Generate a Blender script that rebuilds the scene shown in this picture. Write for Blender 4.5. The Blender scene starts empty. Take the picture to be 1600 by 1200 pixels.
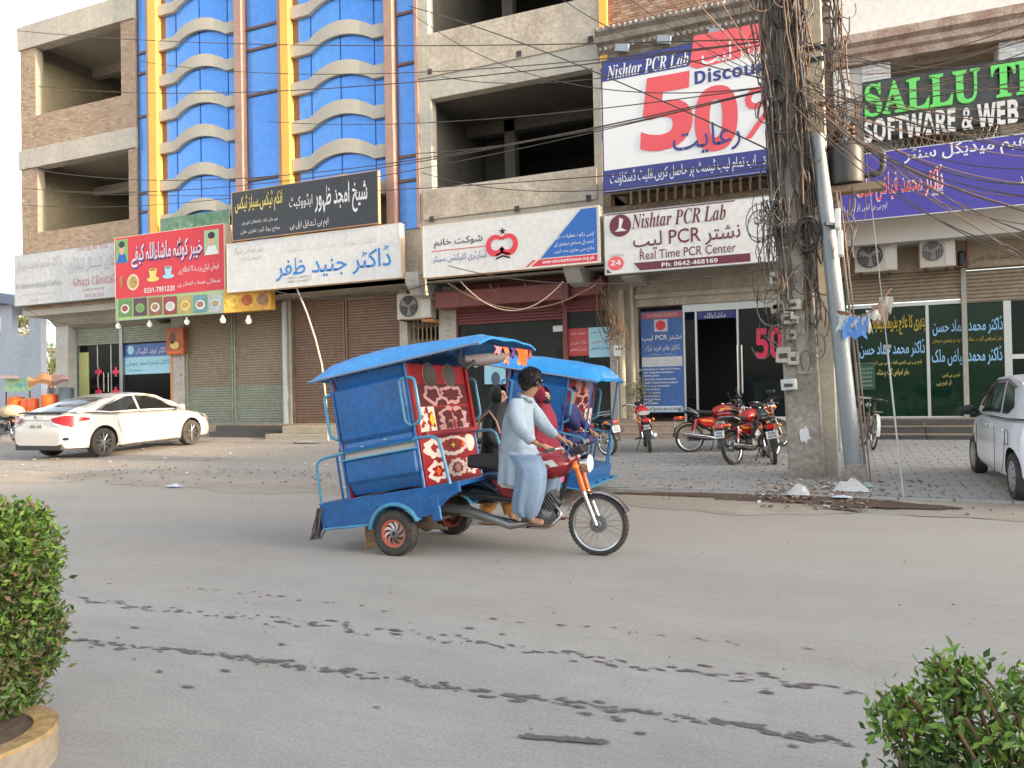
import bpy, bmesh, math, random
from mathutils import Vector, Matrix, Euler
from mathutils.geometry import tessellate_polygon
random.seed(7)
S = bpy.context.scene
COL = S.collection
R_ = math.radians
PI = math.pi

# ------------------------------------------------------------------ camera
F = 1204.0; H = 1.52
YAW, PIT, ROL = R_(23.25), R_(0.8), 0.019
_fw = Vector((-math.sin(YAW) * math.cos(PIT), math.cos(YAW) * math.cos(PIT), math.sin(PIT)))
_r0 = Vector((math.cos(YAW), math.sin(YAW), 0))
_u0 = Vector((math.sin(YAW) * math.sin(PIT), -math.cos(YAW) * math.sin(PIT), math.cos(PIT)))
_c, _s = math.cos(ROL), math.sin(ROL)
_R = _c * _r0 - _s * _u0
_U = _s * _r0 + _c * _u0
cd = bpy.data.cameras.new('street_camera')
cam = bpy.data.objects.new('street_camera', cd); COL.objects.link(cam)
cam.matrix_world = Matrix(((_R.x, _U.x, -_fw.x, 0), (_R.y, _U.y, -_fw.y, 0), (_R.z, _U.z, -_fw.z, H), (0, 0, 0, 1)))
cd.sensor_fit = 'HORIZONTAL'; cd.sensor_width = 36; cd.lens = 36 * F / 1600
cd.clip_start = 0.05; cd.clip_end = 2000
S.camera = cam

# ------------------------------------------------------------------ sky, sun, exposure
SUN_EL, SUN_FRONT = R_(12), R_(3.5)
to_sun = Vector((math.cos(SUN_EL) * math.cos(SUN_FRONT), -math.cos(SUN_EL) * math.sin(SUN_FRONT), math.sin(SUN_EL)))
W = bpy.data.worlds.new('World'); S.world = W; W.use_nodes = True
wn = W.node_tree.nodes; wl = W.node_tree.links
sky = wn.new('ShaderNodeTexSky'); sky.sky_type = 'NISHITA'; sky.sun_disc = False
sky.sun_elevation = SUN_EL
sky.sun_rotation = math.atan2(to_sun.x, to_sun.y)
sky.air_density = 1.0; sky.dust_density = 3.0; sky.ozone_density = 1.0; sky.altitude = 100
bg = wn['Background']; bg.inputs['Strength'].default_value = 0.15
hs = wn.new('ShaderNodeHueSaturation'); hs.inputs['Saturation'].default_value = .45   # milky, hazy air
wl.new(sky.outputs[0], hs.inputs['Color']); wl.new(hs.outputs[0], bg.inputs[0])
sd = bpy.data.lights.new('sun', 'SUN'); sd.energy = 2.1; sd.angle = R_(0.6); sd.color = (1, .76, .5)
sun = bpy.data.objects.new('sun', sd); COL.objects.link(sun)
sun.rotation_euler = to_sun.to_track_quat('Z', 'Y').to_euler(); sun.location = (20, -5, 20)
vs = S.view_settings
S.display_settings.display_device = 'sRGB'
vs.view_transform = 'Standard'; vs.look = 'None'; vs.gamma = 1; vs.use_curve_mapping = False
vs.exposure = 2.15
S.cycles.max_bounces = 8; S.cycles.diffuse_bounces = 4; S.cycles.transparent_max_bounces = 16
S.cycles.use_denoising = True

# ------------------------------------------------------------------ pixel helpers (photo measured at 1600 x 1200, turned into places)
def ray(u, v):
    return _fw + (u - 800) / F * _R + (600 - v) / F * _U
def onY(u, v, Y):
    d = ray(u, v); t = Y / d.y
    return Vector((d.x * t, Y, H + d.z * t))
def X(u, v, Y): return onY(u, v, Y).x
def Z(u, v, Y): return onY(u, v, Y).z
def gz(Y):
    if Y <= 10.2: return 0.
    if Y <= 11.: return (Y - 10.2) / .8 * .1
    if Y <= 19.: return .1 + (Y - 11) / 8 * .26
    return .36
def onG(u, v):
    z = 0
    d = ray(u, v)
    for i in range(30):
        t = (z - H) / d.z
        z = z * .5 + .5 * gz(d.y * t)
    return Vector((d.x * t, d.y * t, z))

# ------------------------------------------------------------------ materials
MATS = {}
def M(name, col=(.5, .5, .5), rough=.7, metal=0., nz=None, bump=None, col2=None, spec=None, streak=False, coat=0, brick=None):
    """principled; nz=(scale, amount) mixes towards col2 (or a darker tone) with noise; bump=(scale, strength)"""
    if name in MATS: return MATS[name]
    m = bpy.data.materials.new(name); m.use_nodes = True; MATS[name] = m
    n = m.node_tree.nodes; l = m.node_tree.links
    p = n['Principled BSDF']
    p.inputs['Base Color'].default_value = (*col, 1)
    p.inputs['Roughness'].default_value = rough
    p.inputs['Metallic'].default_value = metal
    if spec is not None: p.inputs['Specular IOR Level'].default_value = spec
    if coat: p.inputs['Coat Weight'].default_value = coat; p.inputs['Coat Roughness'].default_value = .08
    tc = n.new('ShaderNodeTexCoord')
    if nz:
        t = n.new('ShaderNodeTexNoise'); t.inputs['Scale'].default_value = nz[0]; t.inputs['Detail'].default_value = 7; t.inputs['Roughness'].default_value = .62
        src = tc.outputs['Object']
        if streak:
            mp = n.new('ShaderNodeMapping'); mp.inputs['Scale'].default_value = (1, 1, .12); l.new(src, mp.inputs[0]); src = mp.outputs[0]
        l.new(src, t.inputs['Vector'])
        cr = n.new('ShaderNodeValToRGB'); cr.color_ramp.elements[0].position = .35; cr.color_ramp.elements[1].position = .68
        c2 = col2 or tuple(c * .5 for c in col)
        cr.color_ramp.elements[0].color = (0, 0, 0, 1); cr.color_ramp.elements[1].color = (nz[1], nz[1], nz[1], 1)
        mx = n.new('ShaderNodeMix'); mx.data_type = 'RGBA'
        mx.inputs['A'].default_value = (*col, 1); mx.inputs['B'].default_value = (*c2, 1)
        l.new(t.outputs[0], cr.inputs[0]); l.new(cr.outputs[0], mx.inputs['Factor'])
        # a second, finer grain
        t2 = n.new('ShaderNodeTexNoise'); t2.inputs['Scale'].default_value = nz[0] * 9; t2.inputs['Detail'].default_value = 4
        l.new(tc.outputs['Object'], t2.inputs['Vector'])
        hv = n.new('ShaderNodeHueSaturation')
        mr = n.new('ShaderNodeMapRange'); mr.inputs['To Min'].default_value = 1 - .28 * nz[1]; mr.inputs['To Max'].default_value = 1 + .28 * nz[1]
        mr.inputs['From Min'].default_value = .3; mr.inputs['From Max'].default_value = .7
        l.new(t2.outputs[0], mr.inputs['Value']); l.new(mr.outputs[0], hv.inputs['Value']); l.new(mx.outputs['Result'], hv.inputs['Color'])
        l.new(hv.outputs[0], p.inputs['Base Color'])
    if bump:
        b = n.new('ShaderNodeTexNoise'); b.inputs['Scale'].default_value = bump[0]; b.inputs['Detail'].default_value = 6
        l.new(tc.outputs['Object'], b.inputs['Vector'])
        bn = n.new('ShaderNodeBump'); bn.inputs['Strength'].default_value = bump[1]; bn.inputs['Distance'].default_value = .02
        l.new(b.outputs[0], bn.inputs['Height']); l.new(bn.outputs[0], p.inputs['Normal'])
    return m
def glass_mat(name, col, rough=.03, opac=.35):
    if name in MATS: return MATS[name]
    m = bpy.data.materials.new(name); m.use_nodes = True; MATS[name] = m
    n = m.node_tree.nodes; l = m.node_tree.links
    p = n['Principled BSDF']; out = n['Material Output']
    p.inputs['Base Color'].default_value = (*col, 1); p.inputs['Roughness'].default_value = rough
    tr = n.new('ShaderNodeBsdfTransparent'); tr.inputs[0].default_value = (*[min(1, .35 + c * 3) for c in col], 1)
    mx = n.new('ShaderNodeMixShader'); mx.inputs[0].default_value = opac
    l.new(tr.outputs[0], mx.inputs[1]); l.new(p.outputs[0], mx.inputs[2]); l.new(mx.outputs[0], out.inputs[0])
    return m

# ------------------------------------------------------------------ objects
ORI = {}
def tag(o, label=None, cat=None, group=None, kind=None):
    if label: o['label'] = label
    if cat: o['category'] = cat
    if group: o['group'] = group
    if kind: o['kind'] = kind
    return o
def thing(name, label, cat, loc=(0, 0, 0), rotz=0, group=None, world=False, scale=1):
    o = bpy.data.objects.new(name, None); COL.objects.link(o)
    o.empty_display_size = .2
    o.location = loc; o.rotation_euler = (0, 0, rotz)
    if scale != 1: o.scale = (scale,) * 3
    tag(o, label, cat, group)
    ORI[o.name] = Vector(loc) if world else Vector((0, 0, 0))
    return o
class MB:
    """collects shapes in one mesh"""
    def __init__(s): s.v = []; s.f = []; s.mi = []; s.m = 0
    def add(s, vs, fs):
        b = len(s.v); s.v += [tuple(v) for v in vs]
        for f in fs: s.f.append([b + i for i in f]); s.mi.append(s.m)
        return s
    def box(s, x0, x1, y0, y1, z0, z1):
        if x0 > x1: x0, x1 = x1, x0
        if y0 > y1: y0, y1 = y1, y0
        if z0 > z1: z0, z1 = z1, z0
        return s.add([(x0, y0, z0), (x1, y0, z0), (x1, y1, z0), (x0, y1, z0), (x0, y0, z1), (x1, y0, z1), (x1, y1, z1), (x0, y1, z1)],
                     [(3, 2, 1, 0), (4, 5, 6, 7), (0, 1, 5, 4), (1, 2, 6, 5), (2, 3, 7, 6), (3, 0, 4, 7)])
    def obox(s, c, size, rot=(0, 0, 0)):
        m = Euler(rot).to_matrix(); a = [d / 2 for d in size]; c = Vector(c)
        vs = [c + m @ Vector((sx * a[0], sy * a[1], sz * a[2])) for sx, sy, sz in
              ((-1, -1, -1), (1, -1, -1), (1, 1, -1), (-1, 1, -1), (-1, -1, 1), (1, -1, 1), (1, 1, 1), (-1, 1, 1))]
        return s.add(vs, [(3, 2, 1, 0), (4, 5, 6, 7), (0, 1, 5, 4), (1, 2, 6, 5), (2, 3, 7, 6), (3, 0, 4, 7)])
    def tube(s, pts, r, n=8, cap=True, r_end=None, flat=1.):
        pts = [Vector(p) for p in pts]; rs = r if isinstance(r, (list, tuple)) else None
        b = len(s.v); N = len(pts); prev = None
        for i, p in enumerate(pts):
            d = (pts[min(i + 1, N - 1)] - pts[max(i - 1, 0)])
            if d.length < 1e-9: d = Vector((0, 0, 1))
            d.normalize()
            if prev is None:
                a = d.cross(Vector((0, 0, 1)))
                if a.length < 1e-3: a = d.cross(Vector((1, 0, 0)))
            else:
                a = prev - d * prev.dot(d)
                if a.length < 1e-4: a = d.cross(Vector((1, 0, 0)))
            a.normalize(); prev = a; c = d.cross(a)
            rr = rs[i] if rs else (r if r_end is None else r + (r_end - r) * i / max(1, N - 1))
            for k in range(n):
                t = 2 * PI * k / n
                s.v.append(tuple(p + a * (math.cos(t) * rr) + c * (math.sin(t) * rr * flat)))
        for i in range(N - 1):
            for k in range(n):
                k2 = (k + 1) % n
                s.f.append([b + i * n + k, b + i * n + k2, b + (i + 1) * n + k2, b + (i + 1) * n + k]); s.mi.append(s.m)
        if cap and n > 2:
            s.f.append([b + k for k in range(n)][::-1]); s.mi.append(s.m)
            s.f.append([b + (N - 1) * n + k for k in range(n)]); s.mi.append(s.m)
        return s
    def lathe(s, prof, c=(0, 0, 0), axis='Z', n=24, closed=False):
        """prof = [(r, h)]"""
        c = Vector(c); b = len(s.v); N = len(prof)
        for r, h in prof:
            for k in range(n):
                t = 2 * PI * k / n; a, e = r * math.cos(t), r * math.sin(t)
                s.v.append(tuple(c + (Vector((a, e, h)) if axis == 'Z' else Vector((a, h, e)) if axis == 'Y' else Vector((h, a, e)))))
        for i in range(N if closed else N - 1):
            j = (i + 1) % N
            for k in range(n):
                k2 = (k + 1) % n
                s.f.append([b + i * n + k, b + i * n + k2, b + j * n + k2, b + j * n + k]); s.mi.append(s.m)
        return s
    def ell(s, c, r, n=12, m=8, rot=(0, 0, 0)):
        mt = Euler(rot).to_matrix(); c = Vector(c); b = len(s.v)
        for i in range(m + 1):
            ph = PI * i / m
            for k in range(n):
                t = 2 * PI * k / n
                s.v.append(tuple(c + mt @ Vector((r[0] * math.sin(ph) * math.cos(t), r[1] * math.sin(ph) * math.sin(t), r[2] * math.cos(ph)))))
        for i in range(m):
            for k in range(n):
                k2 = (k + 1) % n
                s.f.append([b + i * n + k, b + (i + 1) * n + k, b + (i + 1) * n + k2, b + i * n + k2]); s.mi.append(s.m)
        return s
    def prism(s, poly, a0, a1, axis='Y'):
        """poly = 2D outline; extruded along axis from a0 to a1 (Y: poly in XZ; X: poly in YZ; Z: poly in XY)"""
        def P(p, a): return (p[0], a, p[1]) if axis == 'Y' else (a, p[0], p[1]) if axis == 'X' else (p[0], p[1], a)
        N = len(poly); b = len(s.v)
        s.v += [P(p, a0) for p in poly] + [P(p, a1) for p in poly]
        tri = tessellate_polygon([[Vector((p[0], p[1], 0)) for p in poly]])
        for t in tri:
            s.f.append([b + i for i in t]); s.mi.append(s.m)
            s.f.append([b + N + i for i in t][::-1]); s.mi.append(s.m)
        for i in range(N):
            j = (i + 1) % N; s.f.append([b + i, b + j, b + N + j, b + N + i]); s.mi.append(s.m)
        return s
    def flat(s, poly):
        """3D planar outline as a filled face"""
        b = len(s.v); s.v += [tuple(p) for p in poly]
        for t in tessellate_polygon([[Vector(p) for p in poly]]):
            s.f.append([b + i for i in t]); s.mi.append(s.m)
        return s
    def grid(s, rows, close=False):
        b = len(s.v); n = len(rows[0])
        for r in rows: s.v += [tuple(p) for p in r]
        for i in range(len(rows) - 1):
            for k in range(n - (0 if close else 1)):
                k2 = (k + 1) % n
                s.f.append([b + i * n + k, b + i * n + k2, b + (i + 1) * n + k2, b + (i + 1) * n + k]); s.mi.append(s.m)
        return s
    def mesh(s, name, mats, smooth=False, fix=True, off=Vector((0, 0, 0))):
        me = bpy.data.meshes.new(name)
        me.from_pydata([(v[0] - off.x, v[1] - off.y, v[2] - off.z) for v in s.v], [], s.f)
        if not isinstance(mats, (list, tuple)): mats = [mats]
        for m in mats: me.materials.append(m)
        me.polygons.foreach_set('material_index', s.mi)
        if fix and len(s.f) < 60000:
            bm = bmesh.new(); bm.from_mesh(me); bmesh.ops.recalc_face_normals(bm, faces=bm.faces); bm.to_mesh(me); bm.free()
        if smooth:
            me.polygons.foreach_set('use_smooth', [True] * len(me.polygons))
            if smooth != 'all': me.set_sharp_from_angle(angle=R_(38))
        me.update()
        return me
    def build(s, name, mats, parent=None, smooth=False, fix=True, bevel=0):
        off = ORI.get(parent.name, Vector((0, 0, 0))) if parent else Vector((0, 0, 0))
        me = s.mesh(name, mats, smooth, fix, off)
        if bevel:
            bm = bmesh.new(); bm.from_mesh(me)
            bmesh.ops.remove_doubles(bm, verts=bm.verts, dist=1e-5)
            es = [e for e in bm.edges if e.is_manifold and e.calc_face_angle(0) > R_(35)]
            bmesh.ops.bevel(bm, geom=es, offset=bevel, segments=2, affect='EDGES', profile=.5)
            bm.to_mesh(me); bm.free()
        return link(name, me, parent)
    def pieces(s, name, mats, parent=None, **k):
        """each loose piece as a part of its own"""
        par = list(range(len(s.v)))
        def find(a):
            while par[a] != a: par[a] = par[par[a]]; a = par[a]
            return a
        for f in s.f:
            for b in f[1:]: par[find(b)] = find(f[0])
        groups = {}
        for fi, f in enumerate(s.f): groups.setdefault(find(f[0]), []).append(fi)
        for fl in groups.values():
            m = MB(); ix = {}
            for fi in fl:
                g = []
                for v in s.f[fi]:
                    if v not in ix: ix[v] = len(m.v); m.v.append(s.v[v])
                    g.append(ix[v])
                m.f.append(g); m.mi.append(s.mi[fi])
            o = m.build(name, mats, parent, **k)
        return o
def link(name, me, parent=None):
    o = bpy.data.objects.new(name, me); COL.objects.link(o)
    if parent: o.parent = parent; ORI[o.name] = ORI.get(parent.name, Vector((0, 0, 0)))
    else: ORI[o.name] = Vector((0, 0, 0))
    return o
def copy_tree(o, parent=None):
    c = o.copy(); COL.objects.link(c)
    if parent: c.parent = parent
    ORI[c.name] = ORI.get(o.name, Vector((0, 0, 0)))
    for ch in [x for x in bpy.data.objects if x.parent == o]: copy_tree(ch, c)
    return c
def arc(pts, r=.08, n=5):
    """round the corners of a polyline"""
    pts = [Vector(p) for p in pts]; out = [pts[0]]
    for i in range(1, len(pts) - 1):
        a, b, c = pts[i - 1], pts[i], pts[i + 1]
        ra = min(r, (a - b).length * .49, (c - b).length * .49)
        p, q = b + (a - b).normalized() * ra, b + (c - b).normalized() * ra
        for k in range(n + 1):
            t = k / n; out.append(p * (1 - t) ** 2 + b * 2 * t * (1 - t) + q * t * t)
    out.append(pts[-1]); return out

# ------------------------------------------------------------------ lettering
_F4 = {'ب': 0xFE8F, 'پ': 0xFB56, 'ت': 0xFE95, 'ٹ': 0xFB66, 'ث': 0xFE99, 'ج': 0xFE9D, 'چ': 0xFB7A, 'ح': 0xFEA1, 'خ': 0xFEA5,
       'س': 0xFEB1, 'ش': 0xFEB5, 'ص': 0xFEB9, 'ض': 0xFEBD, 'ط': 0xFEC1, 'ظ': 0xFEC5, 'ع': 0xFEC9, 'غ': 0xFECD, 'ف': 0xFED1,
       'ق': 0xFED5, 'ک': 0xFB8E, 'گ': 0xFB92, 'ل': 0xFEDD, 'م': 0xFEE1, 'ن': 0xFEE5, 'ہ': 0xFBA6, 'ھ': 0xFBAA, 'ئ': 0xFE89, 'ی': 0xFBFC}
_F2 = {'ا': 0xFE8D, 'آ': 0xFE81, 'د': 0xFEA9, 'ڈ': 0xFB88, 'ذ': 0xFEAB, 'ر': 0xFEAD, 'ڑ': 0xFB8C, 'ز': 0xFEAF, 'ں': 0xFB9E, 'و': 0xFEED, 'ے': 0xFBAE, 'ؤ': 0xFE85, 'لا': 0xFEFB}
def urdu(t):
    ch = []; i = 0
    while i < len(t):
        if t[i:i + 2] == 'لا': ch.append('لا'); i += 2
        else: ch.append(t[i]); i += 1
    out = []
    for i, c in enumerate(ch):
        pj = i > 0 and ch[i - 1] in _F4
        nj = i + 1 < len(ch) and (ch[i + 1] in _F4 or ch[i + 1] in _F2)
        if c in _F4: out.append(chr(_F4[c] + (3 if pj and nj else 1 if pj else 2 if nj else 0)))
        elif c in _F2: out.append(chr(_F2[c] + (1 if pj else 0)))
        else: out.append(c)
    # keep latin runs in order
    res = []; run = []
    for c in reversed(out):
        if c.isascii() and (c.isalnum()): run.insert(0, c)
        else: res += run; run = []; res.append(c)
    return ''.join(res + run)
def style(t, k):
    A, a, d = {'bi': (0x1D468, 0x1D482, 0), 'b': (0x1D400, 0x1D41A, 0x1D7CE), 'sb': (0x1D5D4, 0x1D5EE, 0x1D7EC), 'sbi': (0x1D63C, 0x1D656, 0x1D7EC)}[k]
    return ''.join(chr(A + ord(c) - 65) if 'A' <= c <= 'Z' else chr(a + ord(c) - 97) if 'a' <= c <= 'z' else chr(d + ord(c) - 48) if d and c.isdigit() else c for c in t)
_TC = {}
def glyphs(t, off=0., res=3):
    k = (t, off, res)
    if k not in _TC:
        c = bpy.data.curves.new('lettering', 'FONT'); c.body = t; c.resolution_u = res; c.offset = off
        o = bpy.data.objects.new('lettering', c)
        me = bpy.data.meshes.new_from_object(o)
        vs_ = [tuple(v.co) for v in me.vertices]; fs = [tuple(p.vertices) for p in me.polygons]
        bpy.data.objects.remove(o); bpy.data.curves.remove(c); bpy.data.meshes.remove(me)
        _TC[k] = (vs_, fs)
    return _TC[k]
def text_at(t, x0, x1, z0, z1, Y, mat, parent, shear=0., off=0., st=None, ur=False, place=None, name='lettering', depth=0):
    """lettering fitted to a rectangle of an upright board that faces -Y (or mapped with place(a, b, d))"""
    if ur: t = urdu(t)
    if st: t = style(t, st)
    vs_, fs = glyphs(t, off)
    if not vs_: return None
    vs_ = [(v[0] + shear * v[1], v[1]) for v in vs_]
    ax, bx = min(v[0] for v in vs_), max(v[0] for v in vs_); az, bz = min(v[1] for v in vs_), max(v[1] for v in vs_)
    sx, sz = (x1 - x0) / (bx - ax), (z1 - z0) / max(1e-6, bz - az)
    pl = place or (lambda a, b: (a, Y, b))
    mb = MB(); mb.add([pl(x0 + (v[0] - ax) * sx, z0 + (v[1] - az) * sz) for v in vs_], fs)
    if depth:
        b = len(vs_); mb.add([(p[0], p[1] + depth, p[2]) for p in mb.v[:b]], fs)
    return mb.build(name, mat, parent, fix=False)
def tpx(t, u0, v0, u1, v1, Y, mat, parent, **k):
    """same, the rectangle measured on the photograph (v0, v1 at the middle of the line)"""
    vm, um = (v0 + v1) / 2, (u0 + u1) / 2
    return text_at(t, X(u0, vm, Y), X(u1, vm, Y), Z(um, v1, Y), Z(um, v0, Y), Y, mat, parent, **k)
def rpx(Y, pts):
    """upright rectangle (x0, x1, z0, z1) on plane Y from corner pixels TL TR BR BL"""
    q = [onY(u, v, Y) for u, v in pts]
    return ((q[0].x + q[3].x) / 2, (q[1].x + q[2].x) / 2, (q[2].z + q[3].z) / 2, (q[0].z + q[1].z) / 2)
def disc(mb, cx, cz, rx, rz, Y, n=20):
    return mb.flat([(cx + rx * math.cos(2 * PI * k / n), Y, cz + rz * math.sin(2 * PI * k / n)) for k in range(n)])
def wall(mb, x0, x1, z0, z1, y0, y1, holes=()):
    """wall slab with rectangular openings"""
    xs = sorted({x0, x1, *[h[0] for h in holes], *[h[1] for h in holes]}); zs = sorted({z0, z1, *[h[2] for h in holes], *[h[3] for h in holes]})
    for a, b in zip(zs, zs[1:]):
        if a < z0 - 1e-6 or b > z1 + 1e-6: continue
        run = None
        for c, d in zip(xs, xs[1:]):
            if c < x0 - 1e-6 or d > x1 + 1e-6: continue
            hole = any(h[0] - 1e-6 <= c and d <= h[1] + 1e-6 and h[2] - 1e-6 <= a and b <= h[3] + 1e-6 for h in holes)
            if hole:
                if run: mb.box(run[0], run[1], y0, y1, a, b); run = None
            else: run = (run[0], d) if run else (c, d)
        if run: mb.box(run[0], run[1], y0, y1, a, b)
    return mb
# ================================================================== materials used all over
conc = M('raw_concrete', (.37, .34, .285), .9, nz=(.9, .45), col2=(.2, .18, .15), bump=(14, .5))
conc_lt = M('pale_concrete', (.5, .46, .385), .9, nz=(.7, .4), col2=(.25, .23, .2), bump=(18, .4), streak=True)
plaster = M('dusty_plaster', (.52, .455, .365), .9, nz=(1.3, .6), col2=(.26, .21, .16), bump=(12, .4))
brickm = M('red_brick', (.36, .22, .145), .9, nz=(2.2, .6), col2=(.25, .14, .1), bump=(30, .5))
brickd = M('dusty_brick', (.42, .31, .22), .9, nz=(3, .6), col2=(.28, .17, .12), bump=(30, .5))
mortar = M('mortar', (.3, .26, .21), .95, nz=(4, .3))
cream = M('cream_band', (.44, .41, .34), .75, nz=(1.2, .3), col2=(.4, .35, .28), bump=(20, .15))
pinkst = M('rose_stone_cladding', (.42, .25, .19), .55, nz=(2, .35), bump=(25, .1))
yellow = M('yellow_paint', (.85, .47, .09), .7, nz=(2, .3), col2=(.6, .34, .1))
maroon = M('maroon_paint', (.22, .06, .055), .6, nz=(3, .4))
darkfr = M('brown_window_frame', (.13, .07, .06), .5)
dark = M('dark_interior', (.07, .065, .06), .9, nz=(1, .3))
black = M('black_paint', (.015, .015, .017), .45)
rubber = M('rubber', (.03, .028, .026), .85, nz=(8, .6), col2=(.1, .085, .07))
chrome = M('chrome', (.5, .5, .5), .22, 1.)
steel = M('steel', (.33, .33, .32), .38, .9, nz=(10, .3))
alu = M('aluminium_frame', (.52, .52, .5), .4, .7)
galv = M('galvanised_steel', (.27, .285, .285), .55, .5, nz=(6, .5), col2=(.22, .24, .25), bump=(30, .1))
white = M('white_sign', (.66, .65, .63), .5, nz=(.8, .3), col2=(.55, .53, .49), bump=(1.6, .6))
whitep = M('white_plastic', (.72, .7, .66), .45, nz=(3, .3), col2=(.5, .46, .38))
offw = M('old_sign_white', (.55, .55, .54), .6, nz=(.7, .35), col2=(.42, .41, .4))
shut = M('shutter_tan', (.33, .255, .175), .55, .2, nz=(.8, .6), col2=(.22, .17, .12), streak=False, bump=(20, .15))
shutb = M('shutter_brown', (.235, .15, .105), .55, .2, nz=(.8, .6), col2=(.15, .1, .07), bump=(20, .15))
shutg = M('shutter_green_grey', (.3, .33, .26), .6, .2, nz=(1.2, .6), col2=(.24, .22, .15), bump=(20, .1))
shutr = M('shutter_maroon', (.2, .05, .05), .55, .1, nz=(1, .5), col2=(.13, .05, .05))
bluegl = M('blue_mirror_glass', (.06, .25, .7), .2, .2, nz=(.6, .3), col2=(.08, .31, .78), spec=.8)
bluegl2 = M('blue_mirror_glass_pale', (.08, .3, .74), .26, .15, nz=(.9, .4), col2=(.05, .21, .64), spec=.8)
bluedk = M('blue_mirror_glass_dark', (.008, .04, .25), .12, .5)
glassd = glass_mat('dark_shop_glass', (.02, .025, .025), .03, .3)
glassg = glass_mat('green_film_glass', (.012, .05, .028), .05, .4)
glassc = glass_mat('clear_glass', (.1, .11, .11), .03, .15)
red = M('sign_red', (.62, .03, .045), .5)
pink = M('sign_pink_red', (.72, .1, .12), .5)
navy = M('sign_navy', (.035, .045, .2), .5)
purple = M('sign_purple_blue', (.06, .045, .33), .5, nz=(1, .25))
blue = M('sign_blue', (.01, .1, .45), .5)
lblue = M('sign_light_blue', (.35, .62, .72), .5)
maro = M('print_maroon', (.13, .02, .035), .5)
greenl = M('letter_green', (.13, .6, .12), .5)
blk = M('print_black', (.02, .02, .025), .5)
grayl = M('print_grey', (.35, .35, .37), .6)
wl_ = M('print_white', (.7, .7, .7), .5)
yel = M('print_yellow', (.75, .62, .15), .5)
yel2 = M('print_gold', (.6, .38, .02), .5)
lb2 = M('print_sky_blue', (.3, .55, .85), .5)
orange = M('orange_plastic', (.8, .13, .02), .4)
signbk = M('sign_black', (.025, .028, .034), .45, nz=(.8, .3), col2=(.05, .05, .055))
woodm = M('wood', (.22, .12, .06), .6, nz=(5, .5))
rust = M('rusty_iron', (.2, .09, .05), .85, nz=(9, .6), col2=(.1, .05, .03))
wire = M('cable_rubber', (.05, .045, .04), .8, nz=(3, .6), col2=(.16, .12, .09))
wireb = M('cable_brown', (.2, .13, .085), .8)
concpole = M('pole_concrete', (.36, .32, .265), .9, nz=(1.6, .85), col2=(.17, .14, .11), bump=(16, .6))
polepale = M('pole_pale_paint', (.5, .45, .36), .8, nz=(2, .4), bump=(14, .3))
stonedk = M('black_granite', (.07, .065, .06), .35, nz=(4, .5), col2=(.13, .11, .1))
stonetn = M('tan_stone', (.4, .3, .21), .8, nz=(2, .5), bump=(14, .3))
papr = M('litter_paper', (.7, .69, .67), .8)

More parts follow.
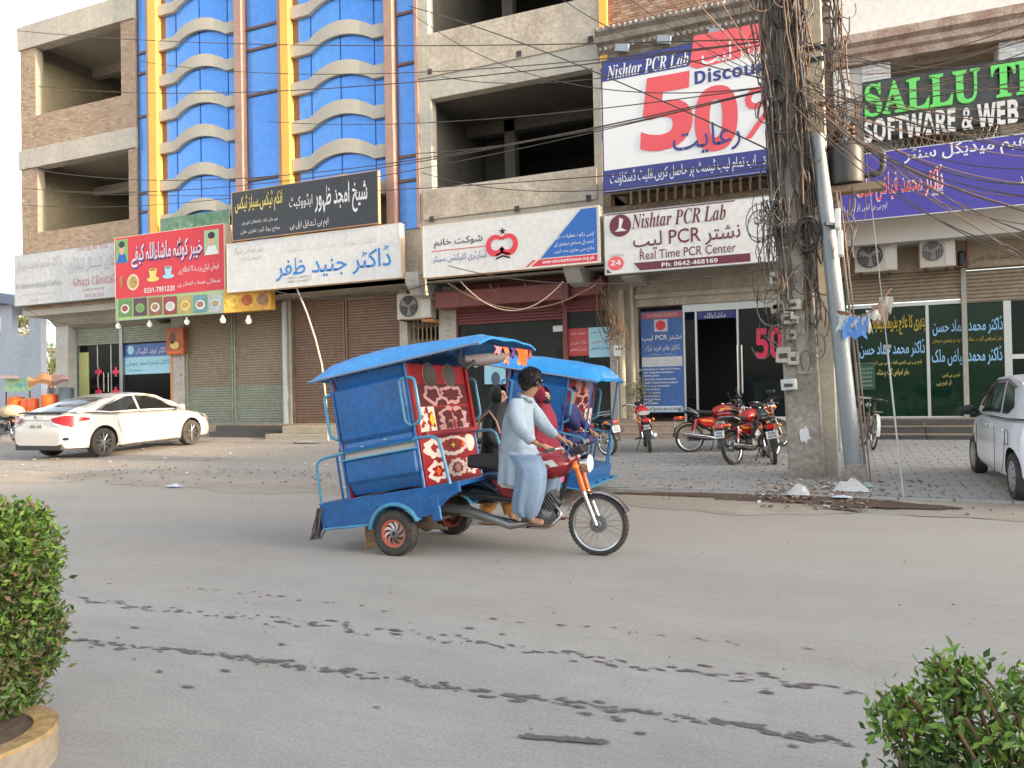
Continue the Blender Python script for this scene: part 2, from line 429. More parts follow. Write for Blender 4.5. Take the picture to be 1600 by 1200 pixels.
# ================================================================== ground
def ground_mat(name, cols, scale, rough=.9, bump=.4, tint=None):
    m = bpy.data.materials.new(name); m.use_nodes = True
    n = m.node_tree.nodes; l = m.node_tree.links; p = n['Principled BSDF']; p.inputs['Roughness'].default_value = rough
    tc = n.new('ShaderNodeTexCoord')
    mp = n.new('ShaderNodeMapping'); mp.inputs['Scale'].default_value = (.35, 1, 1); l.new(tc.outputs['Object'], mp.inputs[0])
    t1 = n.new('ShaderNodeTexNoise'); t1.inputs['Scale'].default_value = scale; t1.inputs['Detail'].default_value = 8; t1.inputs['Roughness'].default_value = .6
    l.new(mp.outputs[0], t1.inputs['Vector'])
    cr = n.new('ShaderNodeValToRGB'); e = cr.color_ramp.elements
    e[0].position = .32; e[1].position = .7; e[0].color = (*cols[0], 1); e[1].color = (*cols[1], 1)
    l.new(t1.outputs[0], cr.inputs[0])
    t2 = n.new('ShaderNodeTexNoise'); t2.inputs['Scale'].default_value = 55; t2.inputs['Detail'].default_value = 5; t2.inputs['Roughness'].default_value = .75
    l.new(tc.outputs['Object'], t2.inputs['Vector'])
    mr = n.new('ShaderNodeMapRange'); mr.inputs['From Min'].default_value = .3; mr.inputs['From Max'].default_value = .7
    mr.inputs['To Min'].default_value = .76; mr.inputs['To Max'].default_value = 1.2
    l.new(t2.outputs[0], mr.inputs['Value'])
    mx = n.new('ShaderNodeMix'); mx.data_type = 'RGBA'; mx.blend_type = 'MULTIPLY'; mx.inputs['Factor'].default_value = 1
    l.new(cr.outputs[0], mx.inputs['A']); l.new(mr.outputs[0], mx.inputs['B'])
    last = mx.outputs['Result']
    t4 = n.new('ShaderNodeTexNoise'); t4.inputs['Scale'].default_value = 7; t4.inputs['Detail'].default_value = 9; t4.inputs['Roughness'].default_value = .8; l.new(mp.outputs[0], t4.inputs['Vector'])
    r4 = n.new('ShaderNodeMapRange'); r4.inputs['From Min'].default_value = .25; r4.inputs['From Max'].default_value = .75; r4.inputs['To Min'].default_value = .86; r4.inputs['To Max'].default_value = 1.12; l.new(t4.outputs[0], r4.inputs['Value'])
    m4 = n.new('ShaderNodeMix'); m4.data_type = 'RGBA'; m4.blend_type = 'MULTIPLY'; m4.inputs['Factor'].default_value = 1; l.new(last, m4.inputs['A']); l.new(r4.outputs[0], m4.inputs['B']); last = m4.outputs['Result']
    if tint:   # dust gathered towards the far edge, as a band with noisy border (y0, y1, colour)
        sx = n.new('ShaderNodeSeparateXYZ'); l.new(tc.outputs['Object'], sx.inputs[0])
        t3 = n.new('ShaderNodeTexNoise'); t3.inputs['Scale'].default_value = .8; t3.inputs['Detail'].default_value = 6; l.new(mp.outputs[0], t3.inputs['Vector'])
        ad = n.new('ShaderNodeMath'); ad.operation = 'MULTIPLY_ADD'; ad.inputs[1].default_value = 3.0; l.new(t3.outputs[0], ad.inputs[0]); l.new(sx.outputs['Y'], ad.inputs[2])
        m2 = n.new('ShaderNodeMapRange'); m2.inputs['From Min'].default_value = tint[0] + 1.5; m2.inputs['From Max'].default_value = tint[1] + 1.5; m2.inputs['To Max'].default_value = tint[3]
        l.new(ad.outputs[0], m2.inputs['Value'])
        m3 = n.new('ShaderNodeMix'); m3.data_type = 'RGBA'; m3.inputs['B'].default_value = (*tint[2], 1)
        l.new(m2.outputs[0], m3.inputs['Factor']); l.new(last, m3.inputs['A']); last = m3.outputs['Result']
    l.new(last, p.inputs['Base Color'])
    b = n.new('ShaderNodeBump'); b.inputs['Strength'].default_value = bump; b.inputs['Distance'].default_value = .01
    l.new(t2.outputs[0], b.inputs['Height']); l.new(b.outputs[0], p.inputs['Normal'])
    return m
road_m = ground_mat('dusty_asphalt', ((.262, .247, .228), (.335, .318, .292)), .9, tint=(3.8, 9.2, (.39, .34, .275), .62))
dirt_m = ground_mat('packed_dirt', ((.31, .26, .2), (.4, .345, .28)), 1.6, bump=.8)
fore_m = ground_mat('dusty_forecourt', ((.29, .265, .235), (.37, .335, .285)), .7, bump=.5)
paver_m = ground_mat('grey_paver', ((.31, .295, .27), (.365, .345, .315)), 1.1, bump=.4)
g = MB().add([(-300, -300, -.35), (300, -300, -.35), (300, 400, -.35), (-300, 400, -.35)], [(0, 1, 2, 3)]).build('ground', dirt_m); tag(g, kind='structure')
# road surface
rows = []
for y in (-12, -4, 0, 2, 4, 6, 8, 10.2):
    rows.append([(x, y, 0.) for x in range(-90, 61, 10)])
g = MB().grid(rows).build('road', road_m, fix=False); tag(g, kind='structure')
# the dirt shoulder with an uneven edge onto the road, then the sloping forecourt
rnd = random.Random(3)
def edge(x): return 10.1 + .22 * math.sin(x * .9) + .15 * math.sin(x * 2.3 + 1) + .07 * math.sin(x * 6.1)
rows = [[], [], [], []]
x = -90
while x <= 60:
    e0 = edge(x) + rnd.uniform(-.03, .03)
    rows[0].append((x, e0, .004)); rows[1].append((x, e0 + .12, .018)); rows[2].append((x, 10.7, .062)); rows[3].append((x, 11.05, .102))
    x += .22 if -16 < x < 5 else 1.5
g = MB().grid(rows).build('dirt_shoulder', dirt_m, smooth='all', fix=False); tag(g, kind='structure')
g = MB().add([(-90, 10.2, -.01), (60, 10.2, -.01), (60, 11, .092), (-90, 11, .092)], [(0, 1, 2, 3)]).add(
    [(-90, 11, .092), (60, 11, .092), (60, 19.2, .352), (-90, 19.2, .352)], [(0, 1, 2, 3)]).add(
    [(-90, 19.2, .352), (60, 19.2, .352), (60, 60, .352), (-90, 60, .352)], [(0, 1, 2, 3)]).build('forecourt', fore_m, fix=False); tag(g, kind='structure')
# grey pavers on the right half of the forecourt, laid in offset rows; the largest 300 are single pieces
pav = thing('pavement', None, None, (0, 11.1, .1), world=True); pav['kind'] = 'structure'
bed = MB(); bed.box(-6.6, 14, 11.08, 18.9, -.05, -.04)
me = MB().add([(-6.6, 11.08, .1015), (14, 11.08, .1015), (14, 18.9, .3565), (-6.6, 18.9, .3565)], [(0, 1, 2, 3)]).build('mortar_bed', M('sand_joint', (.33, .305, .27), .95, nz=(3, .3)), pav, fix=False)
cells = []
pw, pd = .34, .26
r = 0; y = 11.1
while y < 18.7:
    x = -6.5 + (r % 2) * pw / 2
    while x < 5.2:
        cells.append((x, y)); x += pw
    y += pd; r += 1
def paver_mesh(seed):
    q = random.Random(seed); mb = MB(); w, d, h = pw - .006, pd - .006, .02
    mb.box(.006, w, .006, d, 0, h); me = mb.mesh('paver', paver_m)
    return me
pm = [paver_mesh(i) for i in range(3)]
cells.sort(key=lambda c: c[1] + .25 * abs(c[0]))
slope = math.atan2(.26, 8)
stuff = MB()
for i, (x, y) in enumerate(cells):
    z = gz(y) + rnd.uniform(-.002, .002)
    if i < 290:
        o = bpy.data.objects.new('paver', pm[i % 3]); COL.objects.link(o); o.parent = pav
        o.location = Vector((x, y, z)) - ORI[pav.name]; o.rotation_euler = (slope + rnd.uniform(-.006, .006), rnd.uniform(-.006, .006), rnd.uniform(-.008, .008))
    else:
        stuff.add([(x, y, z + .02), (x + pw - .014, y, z + .02 + rnd.uniform(-.003, .003)), (x + pw - .014, y + pd - .014, z + .028), (x, y + pd - .014, z + .028),
                   (x, y, z), (x + pw - .014, y, z)], [(0, 1, 2, 3), (4, 5, 1, 0)])
tag(stuff.build('paver', paver_m, pav, fix=False), kind='stuff')
# flush kerb stones between dirt and pavers
kb = MB()
for i in range(26):
    x = -6.2 + i * .62
    q = MB(); q.box(x, x + .6, 10.93 + rnd.uniform(-.01, .01), 11.07, .03, .118 + rnd.uniform(-.004, .004))
    q.build('kerb_stone', paver_m, pav, bevel=.006)
# damp dark earth between road and pavers, by the poles
damp_m = ground_mat('damp_earth', ((.085, .05, .033), (.13, .085, .06)), 2.5, rough=.7, bump=.8)
def blob(mb, cx, cy, rx, ry, z=None, n=22, seed=0, rough_=.35, rot=0, zf=None):
    q = random.Random(seed); ks = [(q.uniform(0, 6.28), q.uniform(.3, 1)) for _ in range(4)]
    pts = []
    for k in range(n):
        t = 2 * PI * k / n
        r = 1 + rough_ * sum(a * math.sin((j + 2) * t + p) for j, (p, a) in enumerate(ks)) / 2.2
        a, b = rx * r * math.cos(t), ry * r * math.sin(t)
        px_, py_ = cx + a * math.cos(rot) - b * math.sin(rot), cy + a * math.sin(rot) + b * math.cos(rot)
        pts.append((px_, py_, (zf(px_, py_) if zf else z)))
    c = (cx, cy, zf(cx, cy) if zf else z)
    mb.add(pts + [c], [(k, (k + 1) % n, n) for k in range(n)])
dm = MB()
def zd(x, y): return (max(0.022, .018 + (y - 10.2) / .5 * .044) if y < 10.7 else .062 + (min(y, 11.05) - 10.7) / .35 * .04) + .01
from mathutils import noise
spots = [(onG(u, v), ru, rv) for u, v, ru, rv in [(1010, 772, .7, .07), (1100, 774, .7, .1), (1180, 778, .7, .2), (1260, 782, .75, .24), (1340, 786, .6, .2), (1410, 791, .5, .12), (1450, 794, .35, .07), (1330, 800, .35, .13), (1150, 792, .4, .08), (1230, 797, .5, .12)]]
gx, gy, st_x = -4.2, 10.3, .022
NX, NY = 250, 34
def dampness(x, y):
    return sum(math.exp(-((x - p.x) / ru) ** 2 - ((y - p.y) / rv) ** 2) for p, ru, rv in spots) - .62 + .55 * noise.noise(Vector((x * 3.2, y * 7, 0))) + .25 * noise.noise(Vector((x * 11, y * 19, 3)))
dm.v = [(gx + i * st_x, gy + j * st_x, (max(.012, .018 + (gy + j * st_x - 10.3) / .4 * .044) if gy + j * st_x < 10.7 else .062 + (min(gy + j * st_x, 11.05) - 10.7) / .35 * .04) + .012) for j in range(NY + 1) for i in range(NX + 1)]
for j in range(NY):
    for i in range(NX):
        if dampness(gx + (i + .5) * st_x, gy + (j + .5) * st_x) > 0:
            b = j * (NX + 1) + i; dm.f.append([b, b + 1, b + NX + 2, b + NX + 1]); dm.mi.append(0)
tag(dm.build('damp_earth', damp_m, fix=False), kind='structure')

# wet drip tracks on the asphalt
wet_m = M('wet_asphalt', (.125, .11, .105), .65, nz=(6, .4))
wt = MB(); q = random.Random(11)
tracks = [[(115, 908), (400, 928), (600, 953), (750, 965), (1000, 988), (1370, 1036)],
          [(115, 936), (250, 952), (470, 973), (620, 990), (700, 1000), (880, 1024), (1050, 1046), (1200, 1063), (1340, 1080)],
          [(115, 1002), (300, 1019), (420, 1034), (560, 1053), (700, 1075), (850, 1094), (1000, 1113), (1180, 1137), (1340, 1168)]]
s_ = 0
for ti, tr in enumerate(tracks):
    dens, size = ((.075, .011), (.032, .0155), (.019, .0145))[ti]
    pts = [onG(*p) for p in tr]
    for a, b in zip(pts, pts[1:]):
        L = (b - a).length; d = (b - a) / L; t = 0
        while t < L:
            c = a + d * t; s_ += 1
            if q.random() < (.5, .78, .93)[ti]:
                r = size * q.uniform(.35, 1.5)
                blob(wt, c.x + q.gauss(0, .03), c.y + q.gauss(0, .045 if ti == 1 else .025), r * q.uniform(1, 2.6), r * q.uniform(.4, .9), .003 + (s_ % 97) * .00004, 14, s_, .5, rot=math.atan2(d.y, d.x) + q.uniform(-.3, .3))
            t += dens * q.uniform(.4, 1.5)
for i in range(34):
    u = q.uniform(150, 1340); v = 905 + u * .1 + q.uniform(0, 150)
    c = onG(u, v); r = q.uniform(.006, .022); blob(wt, c.x, c.y, r * 1.8, r * .7, .0072 + i * .00002, 12, 900 + i, .5)
for i in range(9):
    c = onG(825 + i * 14, 1153 + i * 1.0); blob(wt, c.x, c.y, .04, .022, .0088 + i * .00005, 16, 70 + i, .6)
tag(wt.build('water_stain', wet_m, fix=False), kind='stuff')
# small grit and litter lying about
grit = MB()
for i in range(900):
    x = q.uniform(-20, 5); y = q.uniform(10.3, 12.2) if q.random() < .6 else q.uniform(10.5, 18.5)
    r = q.uniform(.006, .022); z = gz(y) + .024 if x > -6.6 and y > 11 else gz(y) + .012
    grit.obox((x, y, z), (r * 2, r * 1.4, r), (q.uniform(0, .4), q.uniform(0, .4), q.uniform(0, 3)))
for i in range(240):
    x = q.uniform(-14, 5); y = q.uniform(3.2, 10.3); r = q.uniform(.003, .008)
    grit.obox((x, y, .003), (r * 2, r * 1.4, r), (0, 0, q.uniform(0, 3)))
tag(grit.build('grit', M('grit', (.3, .25, .2), .95, nz=(3, .8), col2=(.12, .1, .08)), fix=False), kind='stuff')

# median island with painted kerb, near the camera
isl = thing('median_island', None, None, (-5, 2.0, 0), world=True); isl['kind'] = 'structure'
soil = M('soil', (.13, .09, .06), .95, nz=(4, .6), bump=(20, .8))
kyel = M('kerb_yellow_paint', (.4, .25, .08), .85, nz=(2.3, 1.), col2=(.28, .225, .165), bump=(30, .4))
kgr = M('kerb_concrete', (.33, .27, .2), .9, nz=(3, .5), bump=(25, .5))
def island(x0, x1, y0, y1, rc):
    pts = []
    for cx, cy, a0 in ((x1 - rc, y1 - rc, 0), (x0 + rc, y1 - rc, 90), (x0 + rc, y0 + rc, 180), (x1 - rc, y0 + rc, 270)):
        for k in range(9):
            a = R_(a0 + k * 90 / 8); pts.append((cx + rc * math.cos(a), cy + rc * math.sin(a)))
    return pts
for (x0, x1, y0, y1) in ((-16, -3.06, -.6, 2.38), (.12, 14, -.6, 3.3)):
    out = island(x0, x1, y0, y1, .3); inn = island(x0 + .09, x1 - .09, y0 + .09, y1 - .09, .22)
    N = len(out)
    k = MB()
    k.add([(p[0], p[1], 0) for p in out] + [(p[0], p[1], .13) for p in out] + [(p[0] * .985 + inn[i][0] * .015, p[1] * .985 + inn[i][1] * .015, .15) for i, p in enumerate(out)] + [(p[0], p[1], .15) for p in inn] + [(p[0], p[1], .1) for p in inn],
          [(j * N + i, j * N + (i + 1) % N, (j + 1) * N + (i + 1) % N, (j + 1) * N + i) for j in range(4) for i in range(N)])
    for fi in range(len(k.f)):
                k.mi[fi] = 1 if x0 < -10 and fi >= N else 0
    k.build('kerb', [kgr, kyel], isl, smooth=True)
    MB().flat([(p[0], p[1], .142) for p in inn]).build('soil', soil, isl, fix=False)
# ================================================================== buildings
YF, YG = 18.9, 19.9            # upper facade plane, shop fronts set back under it
ZTOP = 16.5
fx = lambda u, v: X(u, v, YF)
fz = lambda u, v: Z(u, v, YF)
xA0, xA1 = fx(32, 220), fx(212, 180)      # brick frame building
xB1 = fx(655, 180)                        # blue glass building
xC1 = fx(940, 200)                        # concrete frame building
xD1 = fx(1302, 200)                       # laboratory building
xE1 = 12.0
ZS = 4.72                                  # underside of the first floor over the shops
print('X', xA0, xA1, xB1, xC1, xD1)

# ---- 1 brick frame building, left end
b1 = thing('brick_building', 'unfinished brick frame building with two open storeys at the left end of the row', 'building', (xA0, YF, .36), world=True)
zt = fz(28, 45); zp1 = fz(38, 78); zo1 = fz(42, 184); zb1 = fz(37, 236); zb0 = fz(38, 265); zo2 = fz(42, 366)
xi0 = fx(60, 180) - .15; xi1 = fx(189, 147)
m = MB()
m.box(xA0 - .06, xA1, YF - .05, YF + .35, zp1, zt)            # top beam
m.box(xA0 - .06, xA1, YF - .05, YF + .35, zb0, zb1)           # slab edge beam
m.box(xA0, xA1, YF + .35, YF + 6, zt - .5, zt - .3)           # roof slab
m.box(xA0, xA1, YF + .35, YF + 6, zb1 - .3, zb1 - .08)        # floor slab
m.box(xA0, xA1, YF + .0, YF + 6, ZS, ZS + .22)
m.box(xi0 + .9, xi0 + 1.2, YF + 3.2, YF + 3.5, zb1 - .08, zt - .5)  # inner column
m.box(xA0, xA1, YF + 2.8, YF + 3.1, zt - .85, zt - .5)
m.box(xA0, xA1, YF + 2.8, YF + 3.1, zb0 - .35, zb0)
m.pieces('concrete_beam', conc_lt, b1)
def brickwork(mb, x0, x1, z0, z1, Y, bl=.23, bh=.072, face=-1, seed=1, axis='X', holes=()):
    """proud, slightly uneven bricks in stretcher bond over a wall face"""
    q = random.Random(seed); z = z0; r = 0
    while z < z1 - .02:
        a = x0 + (-(bl / 2) if r % 2 else 0)
        while a < x1:
            c, d = max(a, x0) + .004, min(a + bl, x1) - .006
            if d - c > .03 and not any(h[0] < (c + d) / 2 < h[1] and h[2] < z + .03 < h[3] for h in holes):
                p = q.uniform(.004, .016); hh = min(z + bh - .012, z1)
                mb.m = q.choice((0, 0, 0, 1, 2))
                if axis == 'X': mb.add([(c, Y - p, z), (d, Y - p, z), (d, Y - p, hh), (c, Y - p, hh), (c, Y, z), (d, Y, z), (d, Y, hh), (c, Y, hh)], [(0, 1, 2, 3), (3, 2, 6, 7), (1, 0, 4, 5), (1, 5, 6, 2), (0, 3, 7, 4)])
                else: mb.add([(Y + face * p, c, z), (Y + face * p, d, z), (Y + face * p, d, hh), (Y + face * p, c, hh), (Y, c, z), (Y, d, z), (Y, d, hh), (Y, c, hh)], [(0, 1, 2, 3), (3, 2, 6, 7), (1, 0, 4, 5), (1, 5, 6, 2), (0, 3, 7, 4)])
            a += bl
        z += bh; r += 1
    mb.m = 0
bm1 = [M('brick_tone_a', (.46, .33, .23), .9, nz=(3, .35)), M('brick_tone_b', (.42, .29, .2), .9, nz=(3, .5)), M('brick_tone_c', (.5, .39, .29), .9, nz=(3, .5))]
m = MB()
wall(m, xA0 + .02, xA1, zb1, zp1, YF + .02, YF + .3, [(xi0, xi1, zo1, zp1)])
xo2 = fx(200, 233)
wall(m, xA0 + .02, xA1, ZS + .22, zb0, YF + .02, YF + .3, [(xi0 + .05, xo2, zo2, zb0)])
m.box(xA0 + .02, xA0 + .25, YF + .3, YF + 6, ZS + .22, zt - .5)  # left flank
m.box(xA1 - .3, xA1 - .02, YF + .3, YF + 6, ZS + .22, zt - .5)
m.build('wall', mortar, b1)
m = MB()
brickwork(m, xA0 + .02, xA1, zb1, zo1, YF + .02, seed=2)
brickwork(m, xA0 + .02, xi0, zo1, zp1, YF + .02, seed=3)
brickwork(m, xi1, xA1, zo1, zp1, YF + .02, seed=4)
brickwork(m, xA0 + .02, xA1, ZS + .25, zo2, YF + .02, seed=5)
brickwork(m, xA0 + .02, xi0 + .05, zo2, zb0, YF + .02, seed=6)
brickwork(m, xo2, xA1, zo2, zb0, YF + .02, seed=7)
tag(m.build('brick', bm1, b1, fix=False), kind='stuff')
m = MB(); m.box(xi0 - .008, xi0 + .002, YF - .01 + .05, YF + .3, zo1, zp1)
m = MB()
for (a, z0_, z1_) in ((xA0 + .25, zb1, zp1 - .1), (xA0 + .25, zo2, zb0)):
    m.box(a, a + .03, YF + .31, YF + 5.9, z0_, z1_)
m.build('plastered_wall', M('yellowed_plaster', (.4, .34, .22), .9, nz=(1, .4)), b1)
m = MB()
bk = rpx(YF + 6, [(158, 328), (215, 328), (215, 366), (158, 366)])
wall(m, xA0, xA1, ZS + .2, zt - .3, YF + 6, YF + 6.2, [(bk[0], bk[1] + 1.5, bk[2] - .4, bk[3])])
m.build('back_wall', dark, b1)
MB().obox((fx(95, 372), YF + .9, fz(95, 372)), (1.9, 1.2, .06), (R_(18), R_(6), .1)).build('board', M('red_board', (.35, .1, .1), .7), b1)
# pale pier at the ground floor
m = MB(); m.box(X(104, 560, YG) - .1, X(120, 560, YG), YG - .35, YG + 3, .3, ZS)
m.box(xA0, xA1, YG + 3, YG + 3.2, .3, ZS)
m.build('pier', M('pale_pier', (.5, .48, .44), .8, nz=(2, .4)), b1)
prof = [(YF - .02, ZS), (YF - .02, ZS + .28), (YG + 3, ZS + .28), (YG + 3, ZS - .1), (YG - .2, ZS - .1), (YG - .45, ZS - .35), (YF + .2, ZS - .35)]
MB().prism([(YF + .06, ZS - .002), (YG + 3, ZS - .002), (YG + 3, 4.25), (YG - .05, 4.25), (YG - .35, 4.35), (YF + .35, 4.62)], X(100, 500, YG), xA1, axis='X').build('lintel', conc, b1)

# ---- 2 blue glass building
b2 = thing('blue_glass_building', 'tall blue glass building with wavy cream balcony bands and yellow pilasters', 'building', (xA1, YF, .36), world=True)
m = MB(); m.box(xA1, xB1, YF + .55, YF + 8, ZS, ZTOP)
m.box(xA1, xB1, YF + .0, YF + .55, ZS, fz(420, 372) - .25)
m.build('wall', conc, b2)
zg0 = fz(420, 372) - .24
gl = MB()
strips = [(212, 233), (383, 440), (618, 651)]
for i, (a, b) in enumerate(strips):
    x0, x1 = fx(a, 200), fx(b, 200)
    # separate panes with dark transoms between them
    zs = {0: [zg0, fz(222, 330), fz(222, 300), fz(222, 180), fz(222, 112), fz(222, 80), ZTOP], 1: [zg0, fz(412, 277), fz(412, 143), fz(412, 71), fz(412, 37), ZTOP], 2: [zg0, fz(634, 281), fz(634, 243), fz(634, 97), fz(634, 17), ZTOP]}[i]
    fr = MB()
    for za, zb in zip(zs, zs[1:]):
        p = MB(); tl = rnd.uniform(-.006, .006)
        p.add([(x0 + .03, YF + .12 + tl, za + .04), (x1 - .03, YF + .12 - tl, za + .04), (x1 - .03, YF + .12 + tl, zb - .04), (x0 + .03, YF + .12 - tl, zb - .04)], [(0, 1, 2, 3)])
        p.build('pane', rnd.choice((bluegl, bluegl2)), b2, fix=False)
        fr.box(x0, x1, YF + .07, YF + .2, zb - .04, zb + .04)
    fr.box(x0 - .01, x0 + .03, YF + .08, YF + .2, zg0, ZTOP); fr.box(x1 - .03, x1 + .01, YF + .08, YF + .2, zg0, ZTOP)
    fr.build('window_frame', darkfr, b2)
m = MB()
for a, b, pr in ((233, 238.5, .1), (372, 383, .14), (438, 445, .1), (606, 618, .14), (650.5, 655, .05)):
    m.box(fx(a, 200), fx(b, 200), YF - pr, YF + .5, zg0, ZTOP)
m.build('rose_pilaster', pinkst, b2)
for a, b in ((238.5, 250.5), (445, 457)):
    x0, x1 = fx(a, 200), fx(b, 200)
    q_ = MB(); q_.box(x0, x1, YF - .16, YF + .5, zg0, ZTOP); q_.build('yellow_pilaster', yellow, b2)
# bays: bow shaped balcony bands in front of blue glass
def bay(ua, ub, zbands, hb):
    x0, x1 = fx(ua, 200) + .002, fx(ub, 200) - .002; w = x1 - x0
    def prof(x):
        t = (x - x0) / w
        a, b = .2, .86
        if t <= a or t >= b: return 0.
        return math.sin(PI * (t - a) / (b - a)) ** .8
    xs = [x0 + w * k / 36 for k in range(37)]
    for zb in zbands:
        front = []; rows = []
        for x in xs:
            s_ = prof(x); zz = zb + .3 * s_; yy = YF - .05 - .06 * s_
            rows.append([(x, YF + .3, zz), (x, yy, zz), (x, yy, zz + hb * (.9 + .1 * s_)), (x, YF + .3, zz + hb * (.9 + .1 * s_))])
        MB().grid(rows, close=True).build('balcony_band', cream, b2, smooth=True)
    zl = sorted(zbands)
    for k in range(len(zl)):
        za = zl[k] + hb * .6; zb = (zl[k + 1] + .3) if k + 1 < len(zl) else ZTOP
        if zb - za < .1: continue
        segs = [(0, 7), (7, 19), (19, 31), (31, 36)]
        for si, (i0, i1) in enumerate(segs):
            rows = []
            for j in range(i0, i1 + 1):
                x = xs[j]; s_ = prof(x); yy = YF + .08 - .08 * s_
                rows.append([(x, yy, za), (x, yy, zb)])
            if si == 0:
                r0 = rows[:3]; MB().grid(r0).build('pane', darkfr, b2, fix=False); rows = rows[2:]
            MB().grid(rows).build('pane', rnd.choice((bluegl, bluegl, bluegl2)), b2, smooth='all', fix=False)
            rr = MB(); x = xs[i1]; yy = YF + .075 - .08 * prof(x)
            if si < 3: rr.box(x - .008, x + .008, yy - .012, yy + .03, za, zb); rr.build('mullion', bluedk, b2)
zA = [fz(252, v) for v in (352, 298, 240, 189, 134, 79, 24, -30, -85)]
bay(251.5, 372.5, [z - .02 for z in zA], .39)
zB = [fz(458, v) for v in (323, 269, 210, 150, 90, 30, -30, -90)]
bay(458, 606.5, zB, .42)
# green faded banner under the left bay
gp_ = rpx(YF - .1, [(254, 343), (362, 328), (362, 372), (254, 385)])
gb = thing('green_banner', 'faded green banner with a portrait, hung under the left wavy bay', 'banner', (gp_[0], YF - .1, gp_[2]), world=True)
MB().box(gp_[0], gp_[1], YF - .2, YF - .18, gp_[2], gp_[3]).build('banner_sheet', M('green_print', (.06, .17, .1), .7, nz=(3.5, 1), col2=(.2, .3, .22)), gb)
text_at('عوامی', gp_[0] + .1, gp_[0] + 1.5, gp_[2] + .1, gp_[3] - .1, YF - .205, M('faded_letter', (.25, .4, .3), .6), gb, ur=True)

# ---- 3 raw concrete building
b3 = thing('concrete_building', 'raw concrete building with wide empty window openings beside the blue glass', 'building', (xB1, YF, .36), world=True)
oB = rpx(YF, [(672, 154), (926, 107), (929, 262), (676, 293)])
oA = (fx(668, 30), fx(929, 0) - .03, fz(800, 22), ZTOP - 1)
m = MB()
wall(m, xB1, xC1, ZS, ZTOP, YF, YF + .32, [oB, (oA[0], oB[1], oA[2] - .03, oA[3])])
m.build('wall', conc_lt, b3)
m = MB()
zrecess = fz(800, 62)
m.box(xB1, xC1, YF - .035, YF - .002, oB[3] + .62, oA[2] - .032)      # rendered upper panel stands proud
m.box(xB1 + .1, xC1 - .15, YF - .05, YF - .002, fz(800, 328), oB[2] - .06)  # rendered sill panel
m.pieces('render_panel', plaster, b3, bevel=.01)
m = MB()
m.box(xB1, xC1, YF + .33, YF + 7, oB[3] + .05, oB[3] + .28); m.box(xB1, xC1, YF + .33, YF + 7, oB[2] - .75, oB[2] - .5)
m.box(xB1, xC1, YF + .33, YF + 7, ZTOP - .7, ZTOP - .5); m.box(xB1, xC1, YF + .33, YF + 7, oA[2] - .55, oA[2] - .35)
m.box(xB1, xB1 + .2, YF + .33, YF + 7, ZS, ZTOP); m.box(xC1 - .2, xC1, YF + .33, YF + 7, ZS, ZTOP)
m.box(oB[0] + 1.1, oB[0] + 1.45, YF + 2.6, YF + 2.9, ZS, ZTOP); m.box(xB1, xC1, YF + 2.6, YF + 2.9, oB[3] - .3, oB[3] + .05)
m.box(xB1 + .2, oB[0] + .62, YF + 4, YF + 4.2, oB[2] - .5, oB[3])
m.pieces('inner_beam', M('shaded_inner_concrete', (.13, .12, .1), .9, nz=(1, .5)), b3)  # concrete given a darker colour to stand in for the shade inside
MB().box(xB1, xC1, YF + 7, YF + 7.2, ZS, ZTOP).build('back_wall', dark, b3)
for (u, v) in ((672, 112), (811, 84), (923, 61), (808, 326), (675, 342), (920, 309)):
    p = onY(u, v, YF - .03)
    q_ = MB(); q_.box(p.x - .07, p.x + .07, YF - .055, YF - .052, p.z - .09, p.z + .07); q_.tube([(p.x, YF - .06, p.z), (p.x + .02, YF - .14, p.z + .03)], .012, 6); q_.build('rag_bolt', dark, b3)
# parts of the ground floor
m = MB(); m.box(xB1, xC1 + .2, YG - .02, YG + .2, 3.9, ZS - .003); m.build('lintel', maroon, b3)

# ---- 4 laboratory building with ornate cornice
b4 = thing('laboratory_building', 'old building with ornate moulded cornice behind the big discount hoarding', 'building', (xC1, YF, .36), world=True)
m = MB(); zc0, zc1 = fz(1050, 75), fz(1050, 30)
wall(m, xC1, xD1 - .002, ZS, zc1 + .05, YF + .02, YF + .35, [(xC1 + .6, xC1 + 3.9, zc0 - 1.7, zc0 - .25), (xC1 + .2, xD1 - .3, fz(1050, 312), fz(1050, 292))])
m.box(xC1, xD1, YF + .36, YF + 6, ZS, ZS + .2); m.box(xC1, xD1, YF + 2.4, YF + 2.6, ZS + .2, zc1)
m.build('wall', M('old_plaster', (.3, .23, .16), .9, nz=(1.8, .8), col2=(.15, .1, .07), bump=(12, .6)), b4)
m = MB(); m.box(xC1, xD1 - .002, YF + .02, YF + .35, zc1 + .05, ZTOP); m.build('wall', mortar, b4)
m = MB(); brickwork(m, xC1, xD1, zc1 + .06, ZTOP - .02, YF + .02, seed=12)
tag(m.build('brick', [brickm, M('brick_tone_d', (.3, .15, .1), .9, nz=(3, .4)), bm1[0]], b4, fix=False), kind='stuff')
